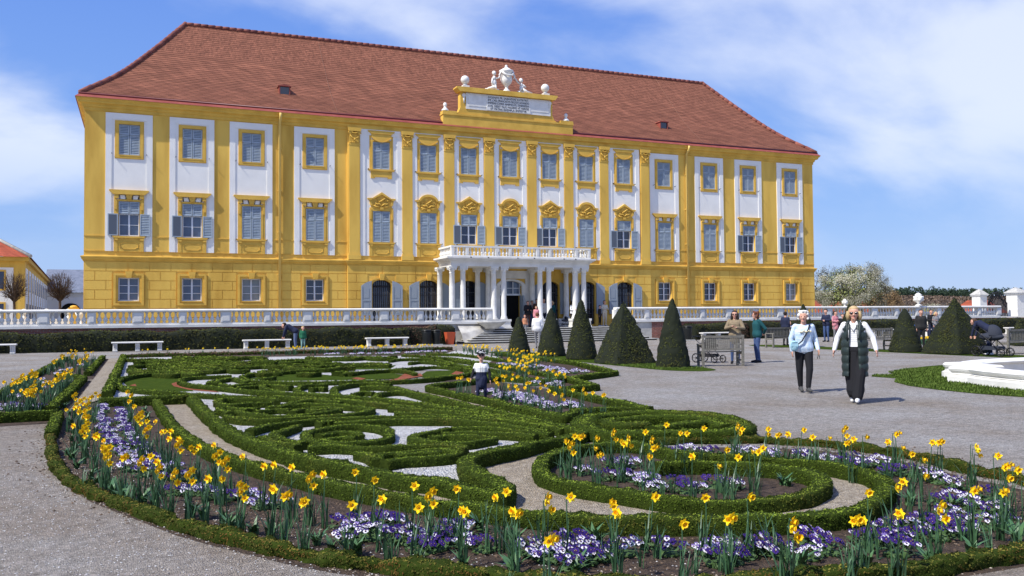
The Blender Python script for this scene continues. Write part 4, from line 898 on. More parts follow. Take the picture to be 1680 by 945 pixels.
# tall dark yew hedges in front of the terrace wall
def bighedge(x0,x1,y,dpt,h,label,leaf=YWL,core=YEW,s=.09):
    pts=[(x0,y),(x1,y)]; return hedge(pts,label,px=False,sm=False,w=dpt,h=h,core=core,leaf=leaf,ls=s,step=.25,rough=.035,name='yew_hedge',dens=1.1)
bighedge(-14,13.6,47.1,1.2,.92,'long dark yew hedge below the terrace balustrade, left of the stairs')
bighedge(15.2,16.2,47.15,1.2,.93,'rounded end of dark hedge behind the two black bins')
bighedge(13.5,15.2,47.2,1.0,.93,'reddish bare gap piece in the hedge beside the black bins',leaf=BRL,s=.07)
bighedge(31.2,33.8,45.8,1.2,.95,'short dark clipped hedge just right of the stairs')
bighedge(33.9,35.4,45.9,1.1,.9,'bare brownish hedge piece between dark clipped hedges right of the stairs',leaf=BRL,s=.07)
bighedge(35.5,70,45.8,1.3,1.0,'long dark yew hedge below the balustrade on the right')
# ------------------------------------------------------------------ topiary
def topiary(x,y,w,h,kind,label,round_=.0):
    E=empty('topiary',(x,y,0),label=label,cat='topiary',group='clipped yew topiary on the grass strips')
    n=40 if kind=='cone' else 4; rings=30; r0_=w/2
    prof=lambda t: (1-t)**.72*(1-.04*(1-t)**8)+.0 if kind=='cone' else (1-t)**.90*(1-.04*(1-t)**8)
    if kind!='cone': n=48
    th=np.linspace(0,2*PI,n,endpoint=False); t=np.linspace(0,1,rings)
    def ring(a):
        if kind=='cone': return 1.
        return 1/np.maximum(np.abs(np.cos(a)),np.abs(np.sin(a)))*.94
    V=np.array([(r0_*prof(q)*ring(a)*math.cos(a),r0_*prof(q)*ring(a)*math.sin(a),.03+h*q) for q in t for a in th])
    d=nz(V,9,.022,int(abs(x*7+y)))+nz(V,3,.028,int(y*3))+rng.normal(0,.010,len(V)); nrm=V*[1,1,0]; nrm/=np.linalg.norm(nrm,axis=1)[:,None]+1e-6; V=V+nrm*d[:,None]
    F=[(j*n+i,j*n+(i+1)%n,(j+1)*n+(i+1)%n,(j+1)*n+i) for j in range(rings-1) for i in range(n)]
    mb=MB(); mb.add(V,np.array(F),0,smooth=True)
    s=.055; area=(4*w if kind!='cone' else PI*w)*h/2; cnt=int(area/(s*s)*1.5)
    q=1-np.sqrt(rng.uniform(0,1,cnt)); a=rng.uniform(0,2*PI,cnt); rr_=np.array([prof(v) for v in q])*r0_*np.array([ring(b) for b in a])
    P=np.stack([rr_*np.cos(a),rr_*np.sin(a),.03+h*q],1)
    if kind=='cone': Nn=np.stack([np.cos(a),np.sin(a),np.full(cnt,.35)],1)
    else:
        m=np.abs(np.cos(a))>np.abs(np.sin(a)); Nn=np.where(m[:,None],np.stack([np.sign(np.cos(a)),0*a,0*a+.4],1),np.stack([0*a,np.sign(np.sin(a)),0*a+.4],1))
    P+=Nn*(rng.uniform(-.01,.02,cnt))[:,None]; mb.leaves(P,Nn,s,1,tilt=.32)
    mb.build('crown',[YEW,YWL],E); mb=MB(); mb.tube([(0,0,-.1),(0,0,.3)],.07,8); mb.build('trunk',BRW,E)
topiary(14.37,33.3,.98,1.50,'cone','small yew cone farthest back in the left topiary row, in front of the stairs')
topiary(14.67,30.8,1.14,1.85,'cone','second yew cone of the left topiary row, lit on its left edge')
topiary(14.58,28.1,1.16,2.13,'cone','third yew cone of the left topiary row, tall and narrow')
topiary(14.47,24.9,1.62,1.98,'pyr','broad four-sided yew pyramid in the left topiary row')
topiary(14.69,22.4,1.02,2.05,'cone','nearest yew cone of the left row, left of the bench with the two women')
topiary(28.3,26.4,1.30,1.72,'cone','squat yew cone between the wooden bench and the yellow flowers')
topiary(28.6,24.3,1.86,2.12,'pyr','largest yew pyramid, left of the dark pram')
topiary(28.6,32.6,1.25,2.0,'cone','yew cone half hidden behind the white-haired woman')
topiary(28.6,29.7,1.2,1.95,'cone','yew cone half hidden behind the blonde woman')
topiary(37.3,28.2,.9,1.3,'cone','yew cone cut by the right edge of the photo')
# ------------------------------------------------------------------ flowers
def blade(mb,x,y,a,L_,w,lean,m,seg=4,z0=0.):
    ts=np.linspace(0,1,seg+1); ca,sa=math.cos(a),math.sin(a); V=[]
    for t in ts:
        r=lean*t*t*L_; z=z0+L_*t*(1-.25*lean*t); ww=w*(1-t**2.5)*.5+.0006
        V+= [(x+ca*r-sa*ww,y+sa*r+ca*ww,z),(x+ca*r+sa*ww,y+sa*r-ca*ww,z)]
    mb.add(V,np.array([(2*i,2*i+1,2*i+3,2*i+2) for i in range(seg)]),m)
def daffodil_meshes(seed,hgt,nf=1,nl=11):
    r=random.Random(seed); lf=MB()
    for k in range(nl): a=r.uniform(0,2*PI); blade(lf,r.uniform(-.03,.03),r.uniform(-.03,.03),a,hgt*r.uniform(.5,.86),r.uniform(.009,.015),r.uniform(.03,.5),0)
    st=MB(); fl=MB()
    for q in range(nf):
        bx,by=(0,0) if q==0 else (r.uniform(-.05,.05),r.uniform(-.04,.04)); hh=hgt*(1 if q==0 else r.uniform(.78,.97)); ln=r.uniform(-.04,.04)
        fx,fy,fz=bx+ln,by-.02,hh
        st.tube([(bx,by,0),(bx+ln*.4,by,hh*.5),(bx+ln*.9,by+.012,hh*.93),(fx,by+.012,hh+.008),(fx,fy,fz)],[.0045,.004,.0035,.003,.003],5)
        yaw=r.uniform(-.7,.7)+ (0 if q==0 else r.uniform(-.6,.6)); tl=r.uniform(-.1,.3)
        Rm=Matrix.Rotation(yaw,4,'Z')@Matrix.Rotation(-tl,4,'X'); Mx=Matrix.Translation((fx,fy-.012,fz))@Rm
        # petals in the local xz plane facing -y
        R_=.034*r.uniform(.9,1.1)
        for k in range(6):
            a=k*PI/3+(.26 if k%2 else .26)+r.uniform(-.06,.06); c,s_=math.cos(a),math.sin(a); back=.004 if k%2 else 0
            pr=[(.1,.14),(.4,.36),(.65,.34),(.85,.2),(1.06,.0)]
            V=[];
            for rr2,ww in pr:
                for sg in (-1,1): 
                    cx_,cz_=c*rr2-s_*ww*sg*.85,s_*rr2+c*ww*sg*.85; V.append((cx_*R_,back-.007*rr2+.004*math.sin(rr2*4),cz_*R_))
            fl.add(xf(V,Mx),np.array([(2*i,2*i+1,2*i+3,2*i+2) for i in range(4)]),0)
        th=np.linspace(0,2*PI,12,endpoint=False); pr=[(.010,0),(.011,-.016),(.013,-.023),(.017,-.027)]
        V=[(rr2*(1+(.12*math.sin(t*6) if i==3 else 0))*math.cos(t),y,rr2*(1+(.12*math.sin(t*6) if i==3 else 0))*math.sin(t)) for i,(rr2,y) in enumerate(pr) for t in th]
        fl.add(xf(V,Mx),np.array([(j*12+i,j*12+(i+1)%12,(j+1)*12+(i+1)%12,(j+1)*12+i) for j in range(3) for i in range(12)]),1)
    return lf.mesh('leaves',[DL]),st.mesh('stem',[DL]),fl.mesh('flower',[DY,DO])
DV=[daffodil_meshes(i,h,nf,nl) for i,(h,nf,nl) in enumerate([(.37,1,7),(.40,1,9),(.35,1,7),(.39,3,11),(.36,1,6),(.38,2,10),(.41,1,8)])]
DH=[.37,.40,.35,.39,.36,.38,.41]
rd=random.Random(11); placed=[]
def daff(px,py,label,group,full=True,v=None,world=None,s=1.):
    v=rd.randrange(7) if v is None else v
    label=label.replace('yellow daffodil','yellow daffodil'+(' with several blooms' if v in (3,5) else ''))
    if world is None:
        g=G(px,py,DH[v]*s)[:2]
    else: g=(max(-2.55,min(world[0],-1.48)),world[1])
    rz=rd.uniform(-.5,.5)-.25
    e=empty('daffodil',(g[0],g[1],.01),rz,label=label,cat='daffodil',group=group); e.scale=(s,s,s)
    for nm,me in zip(('leaves','stem','flower'),DV[v]): obj(nm,me,e)
    placed.append(g); return e
def zc(l,ox,oy,k): return [(ox+x/k,oy+y/k) for x,y in l]
crA=zc([(730,290),(750,310),(745,345),(775,375),(805,410),(815,435),(825,465),(855,495),(905,465),(940,525),(970,520),(970,563),(1015,565),(1025,580),(1095,615),(1135,610),(1230,597),(1255,640),(1285,680),(1405,665),(1503,720),(1563,712),(1672,728)],0,560,3.5)
crB=zc([(430,305),(460,350),(485,330),(500,355),(520,320),(550,300),(430,385),(455,405),(470,425),(500,435),(490,400),(500,475),(487,503),(417,488),(545,540),(560,555),(600,610),(630,610),(600,650),(705,665),(790,680),(845,665),(885,695),(975,755),(1087,745),(1178,792),(1283,795),(1368,825),(1552,848),(1630,885)],0,560,3.5)
crC=zc([(93,135),(205,185),(443,225),(553,255),(733,240),(1015,262)],560,740,3.818)+[(506.7,779.5),(531,779.5)]
crD=zc([(1258,290),(1412,295),(32,345),(243,305),(458,360),(760,385),(1078,383),(1290,555)],560,740,3.818)+[(498,823)]
crE=zc([(517,580),(525,640),(718,548),(908,700),(1043,550),(1168,665),(1285,545),(1503,690)],860,660,3.5)
inn=zc([(215,230),(255,240),(268,200),(318,197),(390,213),(400,270),(440,303),(560,243),(570,205),(687,318),(737,260),(710,213),(960,315),(1107,372),(1155,275),(1203,320),(1325,290),(1300,290),(1345,268)],860,660,3.5)
bak=zc([(493,170),(675,175),(798,133),(917,185),(1017,155),(1203,135),(1235,160)],860,660,3.5)+zc([(50,90),(172,118),(255,95),(310,137),(422,143),(507,80),(558,150),(630,135),(767,165),(815,112),(850,200),(905,235),(1012,167),(1070,160),(1252,190),(1393,248),(1460,298),(1495,330)],1240,680,3.566)
rgt=zc([(975,270),(968,362),(835,397),(785,437),(655,460),(828,585),(573,615),(175,633),(1047,530),(1265,440),(1467,375),(1448,450),(1550,407)],1240,680,3.566)
for l,lab in ((crA,'yellow daffodil in the crescent\'s inner row'),(crB,'yellow daffodil in the crescent\'s outer row'),(crC,'yellow daffodil before the narrow gravel walk'),(crD,'yellow daffodil among the crescent bed\'s pansies'),(crE,'yellow daffodil in front of the round bed'),(inn,'yellow daffodil inside the round bed'),(bak,'yellow daffodil in the right lobe\'s back row'),(rgt,'yellow daffodil at the crescent\'s right end')):
    xs_=sorted(q[0] for q in l)
    for p in l:
        vv=rd.choice([3,5]) if (p[0]<235 and rd.random()<.75) else None
        t=xs_.index(p[0])/len(xs_); w_=('left' if t<.25 else 'left centre' if t<.5 else 'right centre' if t<.75 else 'right')
        near=min([9]+[math.hypot(p[0]-q[0],p[1]-q[1]) for q in l if q!=p])
        nm=lab.replace('yellow daffodil',('clustered ' if near<13 else 'lone ')+'yellow daffodil')+', '+w_+' part'; daff(p[0],p[1],nm.replace('large ','').replace('lone yellow daffodil','lone daffodil'),'daffodils: '+lab[16:],v=vv)
        if rd.random()<.2: daff(p[0]+rd.uniform(-14,14),p[1]+rd.uniform(-3,9),lab.replace('yellow daffodil','shorter yellow daffodil').replace('large ','')+', '+w_+' part','daffodils: '+lab[16:],s=.9)
# leaves without bloom
LM2=[((150,700),'the left end of the crescent bed'),((260,760),'the left bend of the crescent bed'),((400,800),'the left middle of the crescent bed'),((560,840),'the narrow walk'),((700,870),'the walk hedge with the hook'),((880,880),'the mouth of the walk'),((1050,890),'the round bed\'s front'),((1250,880),'the front right of the bed'),((1450,860),'the sharp bend of the spiral hedge'),((1620,800),'the far right end of the bed'),((1000,760),'the left half of the round bed'),((1200,780),'the right half of the round bed'),((1150,725),'the back left of the right lobe'),((1400,740),'the back middle of the right lobe'),((1560,770),'the back right of the right lobe'),((60,620),'the long left beds')]
LM2=[(np.array(G(a[0],a[1],0)[:2]),b) for a,b in LM2]
def nearlm(p): return min(LM2,key=lambda q:np.linalg.norm(q[0]-np.array(p)[:2]))[1]
def leaflab(p): return 'bloomless clump of upright daffodil leaves near '+nearlm(p)
for l in ((crA,26),(crB,20),(crC,14),(crD,12),(crE,12),(inn,14),(bak,18),(rgt,14)):
    pts=np.array([G(x,y,.37)[:2] for x,y in l[0]])
    for k in range(l[1]):
        i=rd.randrange(len(pts)-1); t=rd.random(); p=pts[i]*(1-t)+pts[i+1]*t if np.linalg.norm(pts[i]-pts[i+1])<2.5 else pts[i]; p=p+np.array([rd.uniform(-.22,.22),rd.uniform(-.22,.22)])
        o=obj('daffodil_leaf_clump',DV[rd.randrange(7)][0],None,(p[0],p[1],.01),rd.uniform(0,6),label=leaflab(p),cat='plant',group='daffodil leaf clumps without blooms'); o.scale=(rd.uniform(.6,.95),)*3
# left beds
rowsL=[zc([(0,410),(80,380),(200,320),(290,270),(350,260)],0,560,5.25),zc([(450,190),(520,150),(590,110),(660,75)],0,560,5.25),zc([(190,470),(260,440),(340,450)],0,560,5.25),zc([(330,390),(420,370),(440,330),(490,310),(550,280),(620,250)],0,560,5.25),zc([(670,180),(740,130),(800,90)],0,560,5.25)]
nL=[26,18,16,22,12]
for pl_,n in zip(rowsL,nL):
    pts=np.array([G(x,y,.37)[:2] for x,y in pl_]); seg=np.r_[0,np.cumsum(np.linalg.norm(np.diff(pts,axis=0),axis=1))]
    for k in range(int(n*1.3)):
        u=rd.uniform(0,seg[-1]); p=(np.interp(u,seg,pts[:,0])+rd.gauss(0,.28)-.1,np.interp(u,seg,pts[:,1])+rd.gauss(0,.3)); p=(max(-2.5,min(p[0],-1.5)),max(p[1],15.6)); o=obj('daffodil_leaf_clump',DV[rd.randrange(7)][0],None,(p[0],p[1],.01),rd.uniform(0,6),label='bloomless clump of upright daffodil leaves in the long left beds',cat='plant',group='daffodil leaf clumps in the left beds'); o.scale=(rd.uniform(.8,1.05),)*3
    for k in range(n):
        u=rd.uniform(0,seg[-1]); p=(np.interp(u,seg,pts[:,0])+rd.gauss(0,.1),np.interp(u,seg,pts[:,1])+rd.gauss(0,.12))
        daff(0,0,'yellow daffodil in the long left flower beds beside the side walk','daffodils in the left beds',v=rd.choice([3,5,1,6]),world=p,s=rd.uniform(.9,1.1))
boyb=zc([(175,320),(215,300),(255,300),(230,345),(190,375),(260,380),(315,330),(360,305),(330,290),(335,390),(340,420),(440,360),(470,360),(430,405),(500,430),(555,370),(558,405),(610,385),(615,430),(725,400),(665,455),(725,460),(820,425),(907,410),(925,455),(997,450),(1100,463)],780,560,5.25)+[(750.5,621),(756,619.5),(764,623),(769.5,623)]
midb=zc([(420,250),(455,275),(515,320),(615,245),(665,255),(690,290),(720,275),(750,285),(765,310),(700,300)],780,560,5.25)
for p in boyb: daff(p[0],p[1],'yellow daffodil in the near stepped bed, '+['beside the boy','middle part, by the pansies','right tip'][int(p[0]>845)+int(p[0]>915)],'daffodils in the near stepped bed')
for p in midb: daff(p[0],p[1],'yellow daffodil in the middle stepped bed between two low hedges','daffodils in the middle stepped bed')
# far daffodils: small, so each is one mesh
def small_daff(seed):
    r=random.Random(seed); mb=MB()
    for k in range(7): blade(mb,r.uniform(-.03,.03),r.uniform(-.03,.03),r.uniform(0,6.3),.33*r.uniform(.7,1),.02,r.uniform(.1,.5),0,3)
    mb.tube([(0,0,0),(.01,0,.37)],.006,4)
    n=r.choice([1,2])
    for q in range(n):
        c=np.array([r.uniform(-.03,.03)*q,-.02,.37-.03*q])
        for k in range(6):
            a=k*PI/3; t=np.array([math.cos(a),0,math.sin(a)]); b=np.array([-math.sin(a),0,math.cos(a)])
            mb.add([c,c+t*.03+b*.014,c+t*.05+[0,-.008,0],c+t*.03-b*.014],[(0,1,2,3)],1)
        mb.tube([c,c+[0,-.03,0]],[.015,.02],6,2)
    return mb
SD=[small_daff(k).mesh('daffodil',[DL,DY,DO]) for k in range(5)]
def scat(poly_fn,n,label,group,pale=False):
    for k in range(n):
        x,y=poly_fn(); o=obj('daffodil',SD[rd.randrange(5)],None,(x,y,.01),rd.uniform(-.8,.5),label=label,cat='daffodil',group=group); s=rd.uniform(.75,.95); o.scale=(s,s,s)
def seglerp(a,b,w):
    def f():
        t=rd.random(); return a[0]+(b[0]-a[0])*t+rd.gauss(0,w),a[1]+(b[1]-a[1])*t+rd.gauss(0,w)
    return f
scat(seglerp((9.6,21.8),(12.6,27.5),.35),24,'small yellow daffodil in the far stepped bed near the topiary strip','daffodils in the far stepped bed')
scat(seglerp((12.2,26.5),(13.2,35.0),.3),10,'small yellow daffodil in the far stepped bed near the topiary strip','daffodils in the far stepped bed')
# everything beyond the 300 nearest: one mass
def stuff_daff(name,fns,label):
    mb=MB()
    for fn,n in fns:
        for k in range(n):
            x,y=fn(); s=SDm[rd.randrange(5)]; a=rd.uniform(-.8,.6); M_=Matrix.Translation((x,y,.01))@Matrix.Rotation(a,4,'Z')
            for (F,m,sm),V0 in s: mb.add(xf(V0*.8,M_),F,m)
    mb.build(name,[DL,DY,DO],label=label,cat='daffodils',kind='stuff')
SDm=[]
for k in range(5):
    s=small_daff(k); Vall=np.concatenate(s.V); SDm.append([((F,m,sm),None) for F,m,sm in s.F]); lst=[]
    for F,m,sm in s.F:
        u,inv=np.unique(F,return_inverse=True); lst.append(((inv.reshape(F.shape),m,sm),Vall[u]))
    SDm[-1]=lst
stuff_daff('distant_daffodils',[(seglerp((4.5,37.2),(11.5,36.5),.45),80),(seglerp((-.4,38.9),(8,38.9),.12),26),(seglerp((8,38.3),(12.8,37.9),.3),26),(seglerp((12.6,29),(13.4,37),.4),60),(seglerp((8.5,20),(12.2,27.5),.35),40),(seglerp(G(1500,566)[:2],G(1548,561)[:2],.35),120)],'mass of distant yellow daffodils in far beds')
# ---- pansies
def pansy_clump(seed,kind):
    r=random.Random(seed); mb=MB()
    for k in range(46):
        a=r.uniform(0,6.3); q=math.sqrt(r.random())*.15; x,y=q*math.cos(a),q*math.sin(a); mb.leaves(np.array([(x,y,r.uniform(.01,.09))]),np.array([(x*2,y*2,.8)]),.045,0,tilt=.5,asp=.6)
    mb.ell((0,0,.0),(.10,.10,.03),0,8,5)
    for k in range(40):
        a=r.uniform(0,6.3); q=math.sqrt(r.random())*.16; mb.leaves(np.array([(q*math.cos(a),q*math.sin(a),r.uniform(.01,.06))]),np.array([(0,0,1.)]),.05,0,tilt=.4,asp=.6)
    nf=r.randint(13,18)
    for k in range(nf):
        a=r.uniform(0,6.3); q=math.sqrt(r.random())*.15; c=Vector((q*math.cos(a),q*math.sin(a),.13-q*.35+r.uniform(-.01,.02)))
        nrm=Vector((r.uniform(-.5,.5)+q*math.cos(a)*2,-.75+r.uniform(-.4,.4)+q*math.sin(a),.65)); Q=nrm.to_track_quat('-Y','Z').to_matrix().to_4x4(); Mx=Matrix.Translation(c)@Q; R_=.025*r.uniform(.85,1.15)
        kd=kind if r.random()<.8 else r.randrange(3)
        def disc(cx,cz,rr,y,m,n=8,sq=1.): 
            V=[(cx*R_,y,cz*R_)]+[((cx+rr*math.cos(t))*R_,y+.003*math.sin(3*t),(cz+rr*sq*math.sin(t))*R_) for t in np.linspace(0,2*PI,n,endpoint=False)]
            mb.add(xf(V,Mx),[(0,i,i%n+1) for i in range(1,n+1)],m)
        up_={0:1,1:1,2:4}[kd]; lo={0:2,1:1,2:2}[kd]
        disc(-.38,.48,.55,.003,up_); disc(.38,.48,.55,.004,up_); disc(-.5,-.12,.5,0,lo); disc(.5,-.12,.5,-.001,lo); disc(0,-.48,.58,-.003,lo)
        disc(0,-.18,.34 if kd else .36,-.006,1 if kd==0 and r.random()<.6 else 3); disc(0,-.02,.1,-.009,5,5)
    return mb.mesh('pansy_clump',[PG,PV,PW,PE,PVP,DY])
PC=[[pansy_clump(s+10*k,k) for s in range(4)] for k in range(3)]
def pansy(x,y,k,label,group,s=1.):
    o=obj('pansy_clump',PC[k][rd.randrange(4)],None,(x,y,.01),rd.uniform(-.5,.5),label=label,cat='pansies',group=group); s*=rd.uniform(.72,.95); o.scale=(s,s,s)
pz=zc([(820,730),(990,700),(1050,750),(1000,830),(1100,830),(1200,850),(1300,860),(1430,860),(1500,900),(880,700),(760,700)],0,560,3.5)+zc([(30,430),(190,480),(110,440),(300,420),(410,500),(520,560),(600,540),(640,500),(700,450),(760,450),(890,550),(1200,570),(1290,610),(1450,540),(1530,620),(330,500),(240,400),(60,500)],560,740,3.818)+zc([(310,790),(590,800),(830,800),(1140,800),(1420,800),(1640,740),(360,850),(1110,860),(1200,850)],860,660,3.5)
pi=zc([(340,365),(460,400),(500,330),(560,400),(700,430),(770,460),(880,430),(930,470),(1090,440),(1190,450),(600,330)],860,660,3.5)
pb=zc([(880,260),(1070,265),(1240,265),(1430,290),(1610,290)],860,660,3.5)+zc([(100,220),(280,220),(420,240),(560,240),(600,270),(730,260),(800,300),(900,310),(1060,350)],1240,680,3.566)
pr=zc([(1170,380),(1160,450),(1350,440),(1250,480),(1400,520),(1210,580),(1330,600),(1130,540),(980,590),(1100,630),(1240,640),(780,640),(920,680),(720,700),(640,690),(820,750),(330,700),(430,740),(60,730),(150,760),(1300,520),(1100,480),(900,640)],1240,680,3.566)
for l,lab in ((pz,'violet and white pansy clump in the front band of the crescent bed'),(pi,'violet and white pansy clump inside the round inner bed'),(pb,'violet and white pansy clump in the back band of the right lobe'),(pr,'violet and white pansy clump at the right end of the crescent bed')):
    xs_=sorted(q[0] for q in l)
    for x,y in l:
        t=xs_.index(x)/len(xs_); w_=('leftmost' if t<.25 else 'left centre' if t<.5 else 'right centre' if t<.75 else 'rightmost'); kk=rd.choice([0,0,1,1,1,1,2])
        g=G(x,y,.09); pansy(g[0],g[1],kk,lab.replace('violet and white',('violet and white','deep violet','lilac and white')[kk])+', '+w_+' part','pansies: '+lab[29:])
        if rd.random()<.3:
            kk=rd.choice([0,1,1,2]); pansy(g[0]+rd.choice([-1,1])*rd.uniform(.12,.24),g[1]+rd.uniform(-.1,.1),kk,lab.replace('violet and white',('violet and white','deep violet','lilac and white')[kk])+', '+w_+' part','pansies: '+lab[29:],s=.8)
def pband(pl_,z,n,wd,label,group,ks,px=True,s=1.):
    pts=np.array([G(x,y,.09)[:2] for x,y in pl_]) if px else np.array(pl_); seg=np.r_[0,np.cumsum(np.linalg.norm(np.diff(pts,axis=0),axis=1))]
    for k in range(n):
        u=seg[-1]*(k+rd.uniform(-.3,.3)+.5)/n; pansy(np.interp(u,seg,pts[:,0])+rd.uniform(-wd,wd),np.interp(u,seg,pts[:,1])+rd.uniform(-wd,wd),rd.choice(ks),label,group,s)
pband(zc([(590,350),(585,420),(605,480),(640,540),(690,600),(760,650)],0,560,3.5),0,30,.04,'violet and white pansy clump in the left of two dense bands','dense left pansy band',[0,1,1,2],s=.78)
pband(zc([(690,370),(705,440),(745,520),(800,580),(860,630),(930,680)],0,560,3.5),0,30,.04,'deep violet pansy clump in the right of two dense bands','dense right pansy band',[1,1,1,0],s=.78)
pband(zc([(0,590),(110,550),(200,540),(270,570),(380,565)],0,560,5.25),0,12,.2,'violet pansy clump at the near end of the left bed','pansies in the near left bed',[0,1,2])
pband(zc([(40,500),(160,470),(600,230),(660,200)],0,560,5.25),0,10,.2,'pale violet pansy clump half hidden among daffodils of the left bed','pansies deep in the left bed',[2,0])
pband(zc([(60,410),(200,430),(330,460),(480,490),(620,520),(760,545),(880,548)],780,560,5.25),0,34,.3,'lilac and white pansy clump in the stepped bed behind the boy','pansies in the near stepped bed',[2,2,0])
pband(zc([(520,350),(640,330),(700,370)],780,560,5.25),0,8,.15,'lilac and white pansy clump in the middle stepped bed','pansies in the middle stepped bed',[2,0])
pband(zc([(250,180),(400,195),(560,225),(800,250),(960,255)],780,560,5.25),0,34,.4,'lilac and white pansy clump in the far stepped bed','pansies in the far stepped bed',[2,2,0])
pband([(7.0,36.0),(9.5,35.2),(12.2,36.2)],0,26,.3,'lilac and white pansy clump in the far flower bed','pansies in the far bed',[2],px=False)
# leafy young plants
def rosette(seed):
    r=random.Random(seed); mb=MB()
    for k in range(13): blade(mb,r.uniform(-.02,.02),r.uniform(-.02,.02),r.uniform(0,6.3),r.uniform(.10,.2),r.uniform(.03,.05),r.uniform(.3,1.1),0)
    return mb.mesh('tulip_plant',[mat('tulip_leaf',(.05,.13,.05),.45,(.09,.17,.06),9,spec=.4)])
RS=[rosette(k) for k in range(4)]
ros=zc([(370,360),(400,400),(405,450),(420,500),(410,540),(430,590),(410,640),(440,690),(520,750),(560,770),(610,810),(650,830),(700,830),(720,870),(820,880),(880,900),(830,380),(850,410),(845,440)],0,560,3.5)+zc([(1000,410),(940,400),(1130,460),(1250,480),(1340,500),(1100,420),(1560,530),(1630,560),(330,110),(700,90),(640,80),(560,60)],0,700,3)+zc([(100,580),(770,670),(1080,700),(1470,690),(1100,520),(1600,520),(860,430),(710,350)],560,740,3.818)+zc([(300,890),(690,780),(1270,770),(1590,890),(1520,440),(400,740),(1640,650),(220,350)],860,660,3.5)+zc([(345,600),(270,830),(650,820),(1270,770),(1010,800),(1530,690),(160,370),(1150,500),(900,480)],1240,680,3.566)
for x,y in ros:
    g=G(x,y,.08); o=obj('tulip_plant',RS[rd.randrange(4)],None,(g[0],g[1],.005),rd.uniform(0,6),label='low leafy green tulip plant without flower near '+nearlm(g),cat='plant',group='flowerless leafy plants in the front beds'); o.scale=(rd.uniform(.6,.95),)*3
# clods and pebbles
def pebbles(name,n,fn,sz,m,label):
    mb=MB(); ico=np.array([(0,0,1),(1,0,0),(0,1,0),(-1,0,0),(0,-1,0),(0,0,-.4)],float); Fi=[(0,1,2),(0,2,3),(0,3,4),(0,4,1),(5,2,1),(5,3,2),(5,4,3),(5,1,4)]
    P=[];Fs=[]
    for k in range(n):
        x,y=fn(); s=sz*rd.uniform(.4,1.3); a=rd.uniform(0,6); M_=np.array(Matrix.Rotation(a,3,'Z'))*s; V=(ico*[1,rd.uniform(.6,1),rd.uniform(.4,.7)])@M_.T+[x,y,.006]; P.append(V); Fs.append(np.array(Fi)+6*k)
    mb.add(np.concatenate(P),np.concatenate(Fs),0,rnd=np.repeat(rng.uniform(0,1,n),6)); mb.build(name,m,label=label,cat='stones',kind='stuff')
def along(P,w):
    seg=np.r_[0,np.cumsum(np.linalg.norm(np.diff(P,axis=0),axis=1))]
    def f():
        u=rd.uniform(0,seg[-1]); return np.interp(u,seg,P[:,0])+rd.gauss(0,w),np.interp(u,seg,P[:,1])+rd.gauss(0,w)
    return f
midA=(wA[:26]+0); cen=np.array([G(900,880)[:2]])
pebbles('soil_clods',5200,along(px2w([(140,700),(150,760),(220,800),(320,830),(450,850),(600,860),(750,880),(900,900),(1100,900),(1300,890),(1450,870),(1560,850),(1640,820),(1600,790),(1450,750),(1300,735)],0),.32),.016,mat('clod',(.045,.03,.02),.95,attr=True,hi=(.16,.11,.075)),'crumbly dark soil clods on the flower bed')
pebbles('litter_stones',2600,along(px2w([(x,y+14) for x,y in A[:26]],0),.12),.009,mat('litter',(.14,.09,.055),.95,attr=True,hi=(.5,.44,.36)),'brownish litter and small stones along the outer hedge')
pebbles('gravel_pebbles',6000,along(px2w([(10,760),(60,860),(200,930),(500,960),(900,990)],0),.75),.007,mat('pebble',(.2,.19,.19),.9,attr=True,hi=(.6,.59,.57)),'loose grey gravel stones in the foreground')
# ------------------------------------------------------------------ people
SKIN=mat('skin',(.55,.30,.21),.55,(.60,.33,.24),20); EYEM=mat('dark_eye',(.02,.015,.012),.3); LIP=mat('lips',(.42,.10,.09),.5)
SUNG=mat('sunglass',(.01,.01,.012),.15,spec=.8)
def cloth(name,c,c2=None,r=.85): return mat('cloth_'+name,c,r,c2,18 if c2 else 3,bump=.003,bs=60)
JD=dict(head=(0,.02,1.575),neck=(0,-.005,1.43),chest=(0,0,1.27),waist=(0,0,1.06),pelvis=(0,0,.93),
 shL=(-.165,0,1.375),elL=(-.215,-.03,1.12),wrL=(-.22,.05,.88),shR=(.165,0,1.375),elR=(.215,-.03,1.12),wrR=(.22,.05,.88),
 hpL=(-.085,0,.90),knL=(-.095,.02,.49),anL=(-.10,-.02,.085),toL=(-.115,.15,.03),hpR=(.085,0,.90),knR=(.095,.02,.49),anR=(.10,-.02,.085),toR=(.115,.15,.03))
